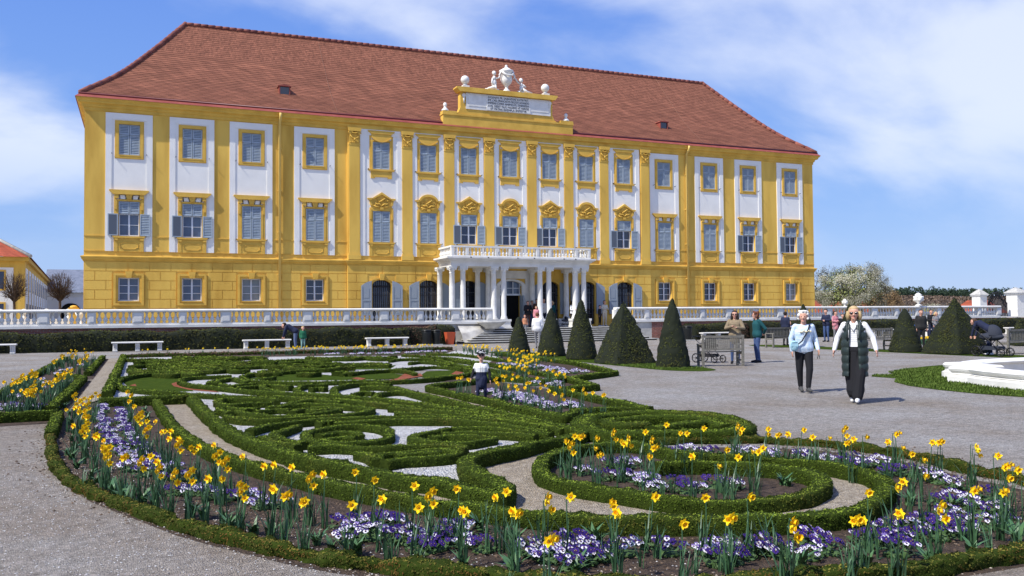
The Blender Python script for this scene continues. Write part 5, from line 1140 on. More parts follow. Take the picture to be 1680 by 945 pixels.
def person(loc,rz,h,mats,label,pose={},vox=.014,bulk=0.,legs=1.,skirt=0.,hair=None,sleeve=True,lookz=0.,headdir=None,parts=None,bare=False,hem=.86,shoulder=1.,headr=1.,extra=None,fine=False):
    """mats: top,bottom,shoe,hair"""
    J={k:np.array(v,float) for k,v in JD.items()}
    for k,v in pose.items(): J[k]=np.array(v,float)
    pr=[]  # (kind,a,b,ra,rb,cat)
    cap=lambda a,b,ra,rb,c: pr.append(('c',np.array(a,float),np.array(b,float),ra,rb,c)); el=lambda c,r,cat: pr.append(('e',np.array(c,float),np.array(r,float),0,0,cat))
    hd=J['head']; hr=headr; hz=headdir if headdir is not None else 0.
    fd=np.array([math.sin(hz),math.cos(hz),0]); rd_=np.array([math.cos(hz),-math.sin(hz),0])
    cap(hd+[0,0,.03],hd+fd*.005+[0,0,.035],.088*hr,.088*hr,0); cap(hd-fd*.035*hr+[0,0,.045*hr],hd+fd*.02,.082*hr,.08*hr,0); cap(hd+fd*.03*hr-[0,0,.05*hr],hd+fd*.045*hr-[0,0,.07*hr],.058*hr,.045*hr,0)
    cap(hd+fd*.09*hr+[0,0,.01*hr],hd+fd*.107*hr-[0,0,.02*hr],.010,.014,0)
    for s in (-1,1):
        cap(hd+rd_*s*.085*hr+[0,0,.01],hd+rd_*s*.088*hr-[0,0,.02],.014,.012,0)
    cap(J['neck']+[0,0,-.03],hd-[0,0,.06],.058,.052,0)
    bk=bulk; ax=(J['shR']-J['shL']); ax/=np.linalg.norm(ax)
    sm_=(J['shL']+J['shR'])/2-[0,0,.045]; keys=[(sm_,.085,.072),(J['chest'],.068,.105),(J['waist'],.050,.098),(J['pelvis'],.066,.112)]
    for q in range(3):
        for t in np.linspace(0,1,7)[:-1]:
            c_=keys[q][0]*(1-t)+keys[q+1][0]*t; hw_=keys[q][1]*(1-t)+keys[q+1][1]*t; r_=keys[q][2]*(1-t)+keys[q+1][2]*t+bk*(.6+.4*min(1,q+t)); zt=(1 if (q<2 or hem<1.0-.07*t) else 2)
            cap(c_-ax*hw_,c_+ax*hw_,r_,r_,1 if (q<1 or c_[2]>hem or headr>1.2) else 2)
    cap(J['shL']+ax*.04-[0,0,.02],J['shR']-ax*.04-[0,0,.02],.062+bk*.6,.062+bk*.6,1); cap(J['neck']-[0,0,.03],J['chest']+[0,0,.03],.062,.10,1)
    cap(J['pelvis']-ax*.07,J['pelvis']+ax*.07,.115+bk*.7,.115+bk*.7,1 if hem<.9 else 2); 
    if hem<.8: cap(J['pelvis']-ax*.05,(J['pelvis']-[0,0,.93-hem]),.13+bk,.135+bk,1)
    for s in 'LR':
        sh,e,w_,hp,k,an,to=[J[q+s] for q in ('sh','el','wr','hp','kn','an','to')]
        cs=1 if sleeve else 0
        cap(sh,e,.052+bk*.6,.040+bk*.5,1); cap(e,w_,.040+bk*.5,.030+bk*.4,cs)
        d=(w_-e)/np.linalg.norm(w_-e); sd_=np.cross(d,[0,1,0]); sd_/=np.linalg.norm(sd_)+1e-9; nn_=np.cross(d,sd_)
        hs_=1.
        cap(w_,w_+d*.03,.024,.026,0); pal=w_+d*.07
        for q in (-.022,0,.022): cap(w_+d*.03+sd_*q*.7*0+nn_*q,pal+nn_*q,.0155,.0145,0)
        cl=np.array(sd_)*(.35 if s=='L' else -.35)
        for i,(q,l_) in enumerate(((-.030,.060),(-.010,.072),(.011,.068),(.031,.052))):
            a=w_+d*.085+nn_*q; b=a+(d+cl*.4)/1.05*l_*.5; c=b+(d*.8+cl*1.2)/1.3*l_*.5; cap(a,b,.0095,.009,0); cap(b,c,.009,.0075,0)
        ts=J['neck'][1]*0+1; th=w_+d*.03-nn_*.03*1; cap(w_+d*.02-nn_*.02,th+d*.03-nn_*.02,.012,.011,0); cap(th+d*.03-nn_*.02,th+d*.062-nn_*.022,.010,.009,0)
        cap(hp,k,.088*legs+.0,.060*legs+skirt*.6,2); cap(k,an+[0,0,.03],.060*legs+skirt*.6,.042*legs+skirt,2)
        hd_=(to-an)*[1,1,0]; hd_/=np.linalg.norm(hd_)+1e-9
        cap(an-hd_*.04-[0,0,.035],an+hd_*.06-[0,0,.03],.042,.042,3); cap(an+hd_*.04-[0,0,.035],to+[0,0,.008],.044,.033,3)
    if skirt>0: cap(J['hpL']*.5+J['hpR']*.5,(J['anL']+J['anR'])/2+[0,0,.12],.13,.11+skirt,2)
    if extra: extra(cap,el,J)
    mb=MB()
    def capmesh(a,b,ra,rb):
        d=b-a; L_=np.linalg.norm(d); 
        if L_<1e-5: d=np.array([0,0,1.]);L_=1e-5
        q=Vector(d).to_track_quat('Z','Y').to_matrix().to_4x4(); M_=Matrix.Translation(a)@q
        p=[(max(1e-4,ra*math.cos(t)),ra*math.sin(t)) for t in np.linspace(-PI/2,0,4)]+[(max(1e-4,rb*math.cos(t)),L_+rb*math.sin(t)) for t in np.linspace(0,PI/2,4)]
        t=np.linspace(0,2*PI,10,endpoint=False); V=np.array([(r*math.cos(u),r*math.sin(u),z) for r,z in p for u in t]); n=10
        F=[(j*n+i,j*n+(i+1)%n,(j+1)*n+(i+1)%n,(j+1)*n+i) for j in range(len(p)-1) for i in range(n)]+[tuple(range(n))[::-1],tuple(range((len(p)-1)*n,len(p)*n))]
        mb.add(xf(V,M_),F)
    for kd,a,b,ra,rb,c in pr:
        if kd=='c': capmesh(a,b,ra,rb)
        else: mb.ell(a,b)
    me=mb.mesh('p',[]); o=bpy.data.objects.new('tmp',me); COL.objects.link(o)
    md=o.modifiers.new('r','REMESH'); md.mode='VOXEL'; md.voxel_size=vox/h*1.7 if not fine else vox; md.use_smooth_shade=True
    sm_=o.modifiers.new('s','SMOOTH'); sm_.factor=.5; sm_.iterations=3 if not fine else 4
    dg=bpy.context.evaluated_depsgraph_get(); me2=bpy.data.meshes.new_from_object(o.evaluated_get(dg)); bpy.data.objects.remove(o)
    n=len(me2.polygons); c=np.empty(n*3); me2.polygons.foreach_get('center',c); c=c.reshape(-1,3)
    best=np.full(n,9.); ci=np.zeros(n,int)
    for kd,a,b,ra,rb,cat in pr:
        if kd=='c':
            ab=b-a; t=np.clip(((c-a)@ab)/(ab@ab+1e-9),0,1); dd=np.linalg.norm(c-a-t[:,None]*ab,axis=1)-(ra+(rb-ra)*t)
        else: dd=(np.linalg.norm((c-a)/b,axis=1)-1)*b.min()
        q=dd<best; best[q]=dd[q]; ci[q]=cat
    # lips and eye sockets as small patches
    rel=c-hd; fx=rel@rd_; fz=rel[:,2]; ff=rel@fd
    q=(ff>.06*hr)&(np.abs(fx)<.022)&(np.abs(fz+.055*hr)<.009); ci[q&(ci==0)]=4
    for s in (-1,1): q=(ff>.05*hr)&(np.abs(fx-s*.032*hr)<.013)&(np.abs(fz-.012*hr)<.008); ci[q&(ci==0)]=5
    for m in (SKIN,mats[0],mats[1],mats[2],LIP,EYEM)+tuple(mats[4:]): me2.materials.append(m)
    me2.polygons.foreach_set('material_index',ci.astype(np.int32)); me2.update()
    E=obj('person',me2,None,loc,rz,label=label,cat='person'); s=h/1.70; E.scale=(s,s,s)
    # hair
    if hair!='none':
        hm=MB(); hl=hair or 'short'; c0=hd+[0,0,.045*hr]-fd*.015
        def hc(cc,r): 
            hm.ell(cc,r,0,18,12)
        k_=1.07 if hl=='shortfluffy' else 1.; hc(c0+[0,0,.004],(.097*hr*k_,.106*hr*k_,.094*hr*k_))
        V=hm.V[-1]; rel=V-hd; f_=rel@fd; zf=rel[:,2]
        # open the face: pull the front-lower part of the cap inwards
        q=(f_>.015*hr)&(zf<.075*hr); V[q]=(hd+(V[q]-hd)*.6)
        if hl in('long','bob'):
            L_=.16 if hl=='bob' else .30
            for a_ in np.linspace(-1.95,1.95,11):
                p0=c0-fd*math.cos(a_)*.075*hr+rd_*math.sin(a_)*.085*hr; p1=p0+np.array([0,0,-L_*.55])-fd*math.cos(a_)*.012+rd_*math.sin(a_)*.02; p2=p0+np.array([0,0,-L_])-fd*math.cos(a_)*.0+rd_*math.sin(a_)*.012; hm.tube([p0,p1,p2],[.036,.035,.018],8)
        elif hl=='curly':
            r_=random.Random(3)
            for k in range(60):
                a_=r_.uniform(-2.3,2.3); z_=r_.uniform(-.10,.13); p=hd-fd*math.cos(a_)*.10*hr+rd_*math.sin(a_)*.10*hr+[0,0,z_]; hm.ell(p,(.032,.032,.03),0,7,5)
        elif hl=='shortfluffy':
            r_=random.Random(3)
            for k in range(70):
                a_=r_.uniform(-2.05,2.05); z_=r_.uniform(-.04,.13); q_=.1*math.cos(z_*5); p=hd-fd*math.cos(a_)*q_+rd_*math.sin(a_)*q_+[0,0,z_]; hm.ell(p,(.03,.03,.026),0,7,5)
            for k in range(26): a_=r_.uniform(0,6.3); q_=r_.uniform(.01,.075); p=hd+fd*math.cos(a_)*q_+rd_*math.sin(a_)*q_+[0,0,.125]; hm.ell(p,(.035,.035,.025),0,7,5)
        elif hl=='pony': hm.ell(hd-fd*.12+[0,0,.08],(.045,.045,.05)); hm.tube([hd-fd*.13+[0,0,.07],hd-fd*.17-[0,0,.02],hd-fd*.15-[0,0,.12]],[.03,.035,.012],8)
        hm.build('hair',mats[3],E)
    return E
def addp(E,name,mb,m): return mb.build(name,m,E)
navy=cloth('navy',(.015,.02,.05)); blk=cloth('black',(.012,.012,.015)); wht=cloth('white',(.72,.72,.72)); jean=cloth('blue_denim',(.04,.07,.17),(.06,.10,.22)); 
grey=cloth('grey',(.2,.2,.21)); tan_=cloth('tan',(.27,.21,.13),(.20,.155,.10)); teal=cloth('teal_fleece',(.01,.075,.085)); pink=cloth('pink',(.55,.22,.25)); cream=cloth('cream',(.6,.55,.45)); ltb=cloth('light_blue_jacket',(.42,.58,.76),(.66,.72,.78)); green=cloth('green',(.02,.14,.07)); brn=cloth('brown',(.09,.04,.03)); dkg=cloth('dark_green_quilt',(.022,.034,.032),r=.45); orn=cloth('orange',(.5,.22,.12)); beig=cloth('beige',(.42,.34,.25)); blu=cloth('bright_blue',(.03,.14,.5))
HW=cloth('white_hair',(.66,.64,.60)); HB=cloth('blonde_hair',(.52,.38,.20),(.38,.26,.12)); HD=cloth('dark_hair',(.02,.013,.01)); HR=cloth('reddish_hair',(.14,.05,.025)); HBr=cloth('brown_hair',(.07,.04,.025))
TW=math.radians
def face(px): # heading so that a figure faces the camera from image column px; local forward is +y
    return PI-(YAW+math.atan((px-840)/F_))
# white-haired woman walking
g=G(1320,644)
def walk(sw=.16,arm=.14): return dict(hpL=(-.085,0,.90),knL=(-.09,.09,.50),anL=(-.05,sw,.10),toL=(-.06,sw+.17,.05),knR=(.085,-.04,.48),anR=(.05,-sw,.11),toR=(.055,-sw+.15,.035))
p=walk(.12); p.update(elL=(-.25,-.05,1.13),wrL=(-.27,.08,.91),elR=(.25,-.04,1.13),wrR=(.24,-.02,.88))
E1=person((g[0],g[1],0),face(1320)+.25,1.63,(ltb,blk,cloth('dark_shoe',(.06,.06,.06)),HW),'white-haired woman in light blue jacket and dark trousers walking with a shoulder bag',p,vox=.0065,fine=True,bulk=.028,legs=1.22,hair='shortfluffy',hem=.84,headdir=.35,headr=1.04)
mb=MB(); mb.tube([(-.11,.08,1.42),(-.04,.15,1.27),(.08,.175,1.08),(.2,.15,.98)],.018,6,flat=.4); mb.tube([(-.11,.08,1.42),(-.06,-.08,1.38),(.1,-.14,1.1),(.2,-.02,.98)],.018,6,flat=.4); addp(E1,'bag_strap',mb,blk)
mb=MB(); mb.ell((.23,.14,.98),(.085,.05,.115),0,14,10); mb.box(.16,.30,.17,.19,.97,1.04); mb.tube([(.16,.18,1.06),(.29,.19,1.06)],.01,5); mb.build('shoulder_bag',cloth('pale_blue_bag',(.34,.56,.64),(.28,.48,.58)),E1)
mb=MB(); 
for s in (-1,1): mb.tube([(s*.0-.27,.09,.83),(s*.014-.272,.11,.76),(s*.024-.275,.09,.71)],.007,5)
mb.build('sunglasses_in_hand',SUNG,E1)
mb=MB()
for k in range(7): mb.ell((-.11+.035*k,.145+.004*(k%2),1.28+.015*math.sin(k*2)),(.02,.012,.02),0,7,5)
mb.build('jacket_print',cloth('cream_print',(.68,.62,.42)),E1)
# blonde woman with the long quilted vest
g=G(1404,661)
p=walk(.13); p.update(elL=(-.30,-.02,1.16),wrL=(-.36,.08,.95),elR=(.29,-.02,1.15),wrR=(.33,.08,.94))
E2=person((g[0],g[1],0),face(1404)-.12,1.70,(wht,blk,cloth('white_shoe',(.7,.7,.7)),HB),'blonde woman in sunglasses, white hoodie and long dark quilted vest walking',p,vox=.0065,fine=True,bulk=.02,legs=1.15,skirt=.045,hair='bob',hem=.98,headdir=-.1,headr=1.02)
mb=MB(); n=26; zs=np.linspace(1.42,.47,62); V=[]
for z in zs:
    t=(1.42-z)/.95; open_=.48+.30*t; ww=.180+.018*min(1,t*2.5)+.012*math.sin(t*3); dd=.150+.015*t; q=(z*1.0/.14)%1; bul=.020*abs(math.sin(PI*q))**.6
    if z>1.30: sh=(z-1.30)/.12; ww*=1-.18*sh; dd*=1-.35*sh
    for k in range(n):
        a=open_*.55+ (2*PI-open_*1.1)*k/(n-1); V.append(((ww+bul)*math.sin(a),(dd+bul)*math.cos(a),z+.006*math.sin(k)))
V=np.array(V); nz_=len(zs); Vi=V*[.93,.93,1]
F=[(j*n+k,j*n+k+1,(j+1)*n+k+1,(j+1)*n+k) for j in range(nz_-1) for k in range(n-1)]; off=len(V)
Fi=[(a+off,d+off,c+off,b+off) for a,b,c,d in F]; rim=[(j*n,(j+1)*n,(j+1)*n+off,j*n+off) for j in range(nz_-1)]+[(j*n+n-1,j*n+n-1+off,(j+1)*n+n-1+off,(j+1)*n+n-1) for j in range(nz_-1)]+[((nz_-1)*n+k,(nz_-1)*n+k+1,(nz_-1)*n+k+1+off,(nz_-1)*n+k+off) for k in range(n-1)]
def armcut(f,VV):
    c_=VV[list(f)].mean(0); return not(abs(abs(c_[0])-.20)<.06 and abs(c_[1])<.075 and 1.24<c_[2]<1.40)
VV=np.vstack([V,Vi]); allF=[f for f in F+Fi if armcut(f,VV)]+rim
mb.add(VV,np.array(allF),0,smooth=True)
for s in (-1,1): mb.tube([(s*.06,.06,1.46),(s*.11,.10,1.40),(s*.10,.155,1.25),(s*.11,.165,1.12)],[.025,.03,.02,.015],7)
mb.build('quilted_vest',dkg,E2)
mb=MB(); mb.tube([(-.09,-.02,1.45),(-.06,.07,1.43),(-.02,.12,1.33),(0,.13,1.28),(.02,.12,1.33),(.06,.07,1.43),(.09,-.02,1.45),(.06,-.09,1.47),(-.06,-.09,1.47),(-.09,-.02,1.45)],.026,7)
for s in (-1,1): mb.tube([(s*.07,.09,1.41),(s*.075,.15,1.3),(s*.08,.16,1.15)],.006,5)
mb.build('hood',wht,E2)
def glasses(E,hd,a,r=1.,col=SUNG):
    mb=MB(); fd=np.array([math.sin(a),math.cos(a),0]); rd_=np.array([math.cos(a),-math.sin(a),0]); hd=np.array(hd)
    for s in (-1,1):
        mb.ell(hd+fd*.092*r+rd_*s*.036*r+[0,0,.014*r],(.028*r,.012,.021*r),0,12,8); mb.tube([hd+fd*.085*r+rd_*s*.062*r+[0,0,.02*r],hd+rd_*s*.09*r+[0,0,.018*r]],.004,5)
    mb.tube([hd+fd*.1*r-rd_*.012+[0,0,.018],hd+fd*.1*r+rd_*.012+[0,0,.018]],.004,5); mb.build('sunglasses',col,E)
glasses(E2,JD['head'],-.1,1.02)
# boy (proportions of a small child: larger head, shorter legs)
g=G(790,661)
ch=dict(head=(0,.02,1.47),neck=(0,0,1.27),chest=(0,0,1.10),waist=(0,0,.88),pelvis=(0,0,.76),shL=(-.16,0,1.19),elL=(-.25,-.02,.95),wrL=(-.28,.02,.72),shR=(.16,0,1.19),elR=(.25,-.02,.98),wrR=(.31,.05,.78),hpL=(-.09,0,.73),knL=(-.115,.03,.40),anL=(-.125,-.07,.10),toL=(-.14,.1,.04),hpR=(.09,0,.73),knR=(.11,.06,.40),anR=(.105,.05,.09),toR=(.115,.22,.03))
E3=person((g[0],g[1],0),face(790)-.1,.99,(wht,navy,blk,HBr,navy,blk),'small boy in patterned cap and white and navy jacket walking between hedges',ch,vox=.0062,fine=True,bulk=.02,legs=1.0,hair='none',hem=.74,headdir=-.15,headr=1.35)
me=E3.data; cc=np.empty(len(me.polygons)*3); me.polygons.foreach_get('center',cc); cc=cc.reshape(-1,3); mi=np.empty(len(me.polygons),np.int32); me.polygons.foreach_get('material_index',mi)
body=(mi==1); arm=(np.abs(cc[:,0])>.215)&(cc[:,2]<1.08); mi[body&(cc[:,2]<.97)&~arm]=6; mi[body&arm]=7; me.polygons.foreach_set('material_index',mi)
mb=MB(); hd=np.array(ch['head'])
mb.ell(hd+[0,-.01,.085],(.142,.150,.115),0,20,12); V=mb.V[-1]; V[:,2]=np.maximum(V[:,2],hd[2]+.055)
a=-.15; fd=np.array([math.sin(a),math.cos(a),0]); r_=np.array([math.cos(a),-math.sin(a),0])
brim=[hd+r_*(.11*math.cos(t))+fd*(.10+.11*math.sin(t))+[0,0,.062] for t in np.linspace(0,PI,10)]; bt_=[p-[0,0,.012] for p in brim]; mb.add(brim+bt_,[tuple(range(10)),tuple(range(10,20))[::-1]]+[(i,i+10,i+11,i+1) for i in range(9)]); 
r5=random.Random(2)
for k in range(16): t=r5.uniform(-1.4,1.4); z=r5.uniform(.09,.17); q=.148*math.cos((z-.06)*5.2); mb.ell(hd+fd*math.cos(t)*q+r_*math.sin(t)*q+[0,-.01,z],(.018,.014,.017),1,6,4)
mb.build('cap',[blk,wht],E3); glasses(E3,ch['head'],-.15,1.32)
mb=MB(); mb.tube([(0,.155,1.22),(0,.165,1.05),(0,.16,.84)],.006,5); mb.build('zipper',navy,E3)
# women at the near wooden bench
sitp=dict(hpL=(-.09,.0,.50),knL=(-.11,.42,.50),anL=(-.11,.40,.10),toL=(-.12,.56,.03),hpR=(.09,.0,.50),knR=(.11,.42,.50),anR=(.11,.44,.10),toR=(.12,.60,.03))
def seat(dz=.40): return {k:(v[0],v[1],v[2]-dz) for k,v in JD.items() if k in('head','neck','chest','waist','pelvis','shL','elL','wrL','shR','elR','wrR')}
p=dict(elL=(-.28,.08,1.14),wrL=(-.08,.26,1.16),elR=(.28,.08,1.14),wrR=(.08,.28,1.20)); 
g=G(1217,598)
E=person((g[0]+.1,g[1]+.45,0),face(1210)-.05,1.68,(tan_,jean,blk,HD),'dark-haired woman in sunglasses and tan jacket standing behind the near wooden bench',p,bulk=.035,hair='long',hem=.78,vox=.010)
glasses(E,JD['head'],0)
g=G(1243,595); p=dict(elL=(-.25,-.18,1.12),wrL=(-.10,-.20,.98),elR=(.25,-.18,1.12),wrR=(.10,-.20,.98),knL=(-.08,.03,.5),head=(0,.05,1.56))
person((g[0],g[1],0),face(1243)-1.15,1.66,(teal,jean,blk,HR),'woman with reddish curly hair in teal fleece and jeans, hands behind her back',p,bulk=.03,hair='curly',hem=.84,vox=.010)
# others
def pers(px,py,h,mats,label,head=0.,pose={},z=0.,**k):
    g=G(px,py,z); k.setdefault('vox',.014); return person((g[0],g[1],z),face(px)+head,h,mats,label,pose,**k)
crossed=dict(elL=(-.24,.02,1.14),wrL=(-.02,.17,1.14),elR=(.24,.02,1.14),wrR=(.04,.18,1.10))
g=G(1310,568); person((g[0],g[1]+.9,0),face(1310)+2.6,1.65,(navy,blk,blk,HD),'person in dark coat seen from behind beside the cone, left of the white-haired woman',dict(),bulk=.04,hair='short')
pers(1356,561,1.78,(navy,jean,blk,HD),'man in navy jacket with crossed arms standing in front of the dark hedge',-.5,crossed,bulk=.02)
pers(1371,560,1.68,(pink,grey,blk,HD),'woman in pink coat standing beside the man in the navy jacket',.9,crossed,bulk=.03,hem=.75,hair='pony')
pers(1383,560,1.52,(blk,grey,wht,HD),'shorter person in dark vest behind the blonde woman, near the pink coat',.3,{},bulk=.02)
tk=dict(elL=(-.24,.05,1.12),wrL=(-.12,.3,1.1),elR=(.24,.05,1.12),wrR=(.12,.3,1.12))
pers(1528,557,1.72,(blk,navy,wht,HD),'person in black jacket standing at the stone bench beyond the yellow flowers',.6,tk,hair='short')
pers(1546,556,1.28,(beig,cream,wht,HBr),'child in beige coat standing alone beyond the yellow flowers',.0,{},bulk=.03,hair='short',hem=.75,headr=1.15)
def sitting(px,py,mats,label,head,**k):
    s=seat(.40); s.update(sitp); s.update(elL=(-.24,.1,.74),wrL=(-.1,.3,.7),elR=(.24,.1,.74),wrR=(.1,.3,.72)); return pers(px,py,1.7,mats,label,head,s,**k)
sitting(1507,558,(blu,blk,wht,HD),'seated person in bright blue on the stone bench beyond the flowers',-1.0,hair='pony')
sitting(1517,556,(cream,navy,blk,HBr),'seated person in cream top on the stone bench, between blue and black figures',.2)
g=G(1607,560); person((31.6,28.6,0),face(1607)+.4,1.70,(cloth('yellow_black',(.02,.02,.02)),blk,blk,HD),'person in black with yellow shoulder half hidden behind the large pyramid',dict(),bulk=.03,extra=None)
bend=dict(head=(0,.52,1.18),neck=(0,.42,1.16),chest=(0,.32,1.12),waist=(0,.12,1.0),pelvis=(0,0,.93),shL=(-.165,.38,1.16),elL=(-.2,.46,.92),wrL=(-.18,.52,.70),shR=(.165,.38,1.16),elR=(.2,.46,.92),wrR=(.18,.52,.70))
pers(1624,583,1.75,(navy,navy,wht,HBr),'man in navy tracksuit bending over the dark pram',-1.9,bend,bulk=.02)
pers(485,577,1.72,(navy,cloth('blue_grey_trousers',(.10,.13,.22)),blk,HD),'adult in dark top and blue-grey trousers bending towards the child in green',-1.7,bend,bulk=.03)
pers(497,575,1.12,(green,cloth('mint_trousers',(.25,.42,.38)),blk,HB),'small child in green top beside the bending adult',.3,{},bulk=.03,headr=1.3)
ZT=.835
def onter(px,Y,h,mats,label,head,pose={},z=ZT,**k):
    d=ray(px,520); t=Y/d[1]; return person((d[0]*t,Y,z),face(px)+head,h,mats,label,pose,vox=.015,**k)
onter(866,49.6,1.62,(blk,brn,blk,HD),'woman in loose black top standing on the terrace near the door',.3,tk,hair='pony',bulk=.05,hem=.8)
onter(881,50.2,1.75,(brn,blk,blk,HD),'man in brown jacket standing on the terrace behind the woman in white',.1,{},bulk=.03)
onter(892,49.5,1.78,(wht,navy,blk,HBr),'man in dark suit jacket and white shirt on the terrace by the columns',.2,tk)
onter(880,49.0,1.3,(pink,pink,wht,HBr),'child in pink coat at the top of the steps',.0,{},bulk=.04,headr=1.15,hem=.75)
onter(861,47.3,1.12,(orn,grey,wht,HR),'red-haired child in orange top coming down the steps',.2,{},z=.48,headr=1.15)
pers(882,572,1.7,(wht,grey,blk,HR),'woman in white jacket with shoulder strap seen from behind, walking to the steps',PI,walk(.1),bulk=.05,hem=.82)
onter(939,49.2,1.62,(wht,blk,blk,HD),'woman in white top and black trousers on the terrace beside a small pushchair',.9,tk,hair='bob')
onter(984,49.8,1.35,(blk,blk,wht,HD),'boy in dark clothes standing on the terrace right of the columns',1.0,{})
onter(992,50.0,1.66,(cream,cream,wht,HD),'woman in cream clothes on the terrace holding something in both hands',.5,tk,hair='pony')
onter(873,50.6,1.66,(grey,jean,blk,HBr),'man in grey jacket at the back of the group by the palace door',.6,{})
onter(906,50.4,1.64,(teal,blk,blk,HB),'blonde visitor in teal by the columns, behind the second cone',-.4,{},hair='bob')
pers(1296,566,1.15,(wht,grey,wht,HB),'small child in white beside the person in the dark coat',.5,{},bulk=.03,headr=1.25)
pers(1392,561,1.66,(blu,grey,wht,HD),'visitor in blue jacket near the group by the hedge, behind the blonde woman',-.8,{},bulk=.02)
pers(1536,557,1.60,(grey,jean,blk,HB),'visitor in grey standing right of the black jacket beyond the yellow flowers',.7,{},bulk=.02,hair='bob')
# ------------------------------------------------------------------ wooden benches
def bench_mesh_parts(L_=1.8):
    out=[]; mb=MB()
    for x in (-L_/2,-.0,L_/2-.0): 
        pass
    for k in range(4): mb.box(-L_/2,L_/2,-.42+k*.1,-.34+k*.1,.42,.445)
    out.append(('seat',mb.mesh('seat',[WOOD])))
    mb=MB(); mb.box(-L_/2+.03,L_/2-.03,.0,.04,.86,.93); mb.box(-L_/2+.03,L_/2-.03,.0,.04,.48,.54)
    for x in np.linspace(-L_/2+.1,L_/2-.1,18): mb.box(x-.02,x+.02,.008,.03,.54,.86)
    out.append(('backrest',mb.mesh('backrest',[WOOD])))
    for s in (-1,1):
        mb=MB(); x=s*L_/2; mb.box(x-.035,x+.035,-.02,.045,0,.95); out.append(('leg',mb.mesh('leg',[WOOD],None),x,0)); mb2=MB(); mb2.box(x-.035,x+.035,-.46,-.40,0,.64); out.append(('leg',mb2.mesh('leg',[WOOD])))
        mb3=MB(); mb3.box(x-.04,x+.04,-.50,.02,.64,.675); out.append(('armrest',mb3.mesh('armrest',[WOOD]))); mb4=MB(); mb4.box(x-.02,x+.02,-.40,-.02,.15,.2); mb4.box(x-.02,x+.02,-.40,-.02,.36,.42); out.append(('stretcher',mb4.mesh('stretcher',[WOOD])))
    return out
BP={1.5:bench_mesh_parts(1.25),1.8:bench_mesh_parts(1.8)}
def bench(x,y,rz,label,L_=1.8):
    E=empty('park_bench',(x,y,0),rz,label=label,cat='bench',group='weathered wooden park benches')
    for q in BP[L_]: obj(q[0],q[1],E)
    return E
g=G(1181,601); bench(g[0]+.12,g[1]+.0,PI-.28+.0,'weathered wooden bench seen from behind, in front of the two women',1.5)
g=G(1285,570); bench(g[0],g[1]+.2,.12,'weathered wooden bench left of the white-haired woman, facing the viewer')
g=G(1440,575); bench(g[0],g[1]+.1,PI+.0,'weathered wooden bench between the blonde woman and a squat cone')
g=G(1672,582); bench(g[0]+.6,g[1]+.3,PI+.1,'weathered wooden bench at the right edge beside the pram')
# stone benches
def stone_bench(x,y,label,L_=2.35,rz=0.):
    E=empty('stone_bench',(x,y,0),rz,label=label,cat='bench',group='white stone benches along the dark hedges')
    mb=MB(); mb.prism([(-.2,.40),(.22,.40),(.22,.44),(.2,.47),(-.2,.47),(-.22,.44)],-L_/2,L_/2,'x'); mb.build('seat',STO,E)
    for s in (-1,0,1):
        mb=MB(); xx=s*(L_/2-.16)
        mb.prism([(-.15,0),(.15,0),(.16,.06),(.09,.12),(.08,.24),(.13,.33),(.16,.40),(-.16,.40),(-.13,.33),(-.08,.24),(-.09,.12),(-.16,.06)],xx-.1,xx+.1,'x')
        for q in (-.06,0,.06): mb.tube([(xx+q,-.16,.02),(xx+q,-.11,.12),(xx+q,-.10,.24),(xx+q,-.17,.38)],.022,6)
        mb.build('support',STO,E)
for px0,px1,py,lab in ((-62,28,580,'white stone bench cut by the left edge of the photo'),(183,268,577,'white stone bench left of the middle of the long hedge'),(398,477,572,'white stone bench just left of the bending adult'),(600,669,568,'white stone bench right of the bending adult, before the black bins')):
    a=G(px0,py);b=G(px1,py); yy=45.6; xa=W(px0,520,yy)[0]; xb=W(px1,520,yy)[0]; stone_bench((xa+xb)/2,yy,lab,L_=xb-xa)
for px0,px1,yy,lab in ((1150,1205,44.2,'white stone bench behind the standing woman in tan, near the right hedge'),(1430,1462,44.6,'white stone bench behind the blonde woman, below the right balustrade'),(1518,1550,43.0,'white stone bench with seated visitors beyond the yellow flowers'),(1650,1683,43.6,'white stone bench below the right balustrade at the photo edge')):
    xa=W(px0,520,yy)[0]; xb=W(px1,520,yy)[0]; stone_bench((xa+xb)/2,yy,lab,L_=xb-xa)
# bins
binm=mat('black_bin',(.012,.014,.014),.35)
def binn(px,Y,r,h,label):
    x=W(px,545,Y)[0]; E=empty('litter_bin',(x,Y,0),label=label,cat='litter bin')
    mb=MB(); mb.box(-r*1.2,r*1.2,-r*1.2,r*1.2,0,.05,1); mb.lathe([(r*.8,.05),(r*.86,.1),(r,h*.9),(r,h)],(0,0,0),20); mb.build('body',[binm,STG],E)
    mb=MB(); mb.lathe([(r*1.08,h),(r*1.1,h+.04),(r*.7,h+.09),(.001,h+.11)],(0,0,0),20); mb.build('lid',binm,E)
binn(700,45.9,.27,.76,'left one of two black litter bins at the end of the hedge'); binn(716,45.9,.24,.74,'right one of two black litter bins, next to the red planter'); binn(1128,44.6,.28,.8,'black litter bin behind the nearest yew cone of the left row')
x=W(738,550,46.1)[0]; mb=MB(); V=[(-.16,-.16,0),(.16,-.16,0),(.16,.16,0),(-.16,.16,0),(-.26,-.26,.68),(.26,-.26,.68),(.26,.26,.68),(-.26,.26,.68),(-.22,-.22,.68),(.22,-.22,.68),(.22,.22,.68),(-.22,.22,.68),(-.2,-.2,.6),(.2,-.2,.6),(.2,.2,.6),(-.2,.2,.6)]
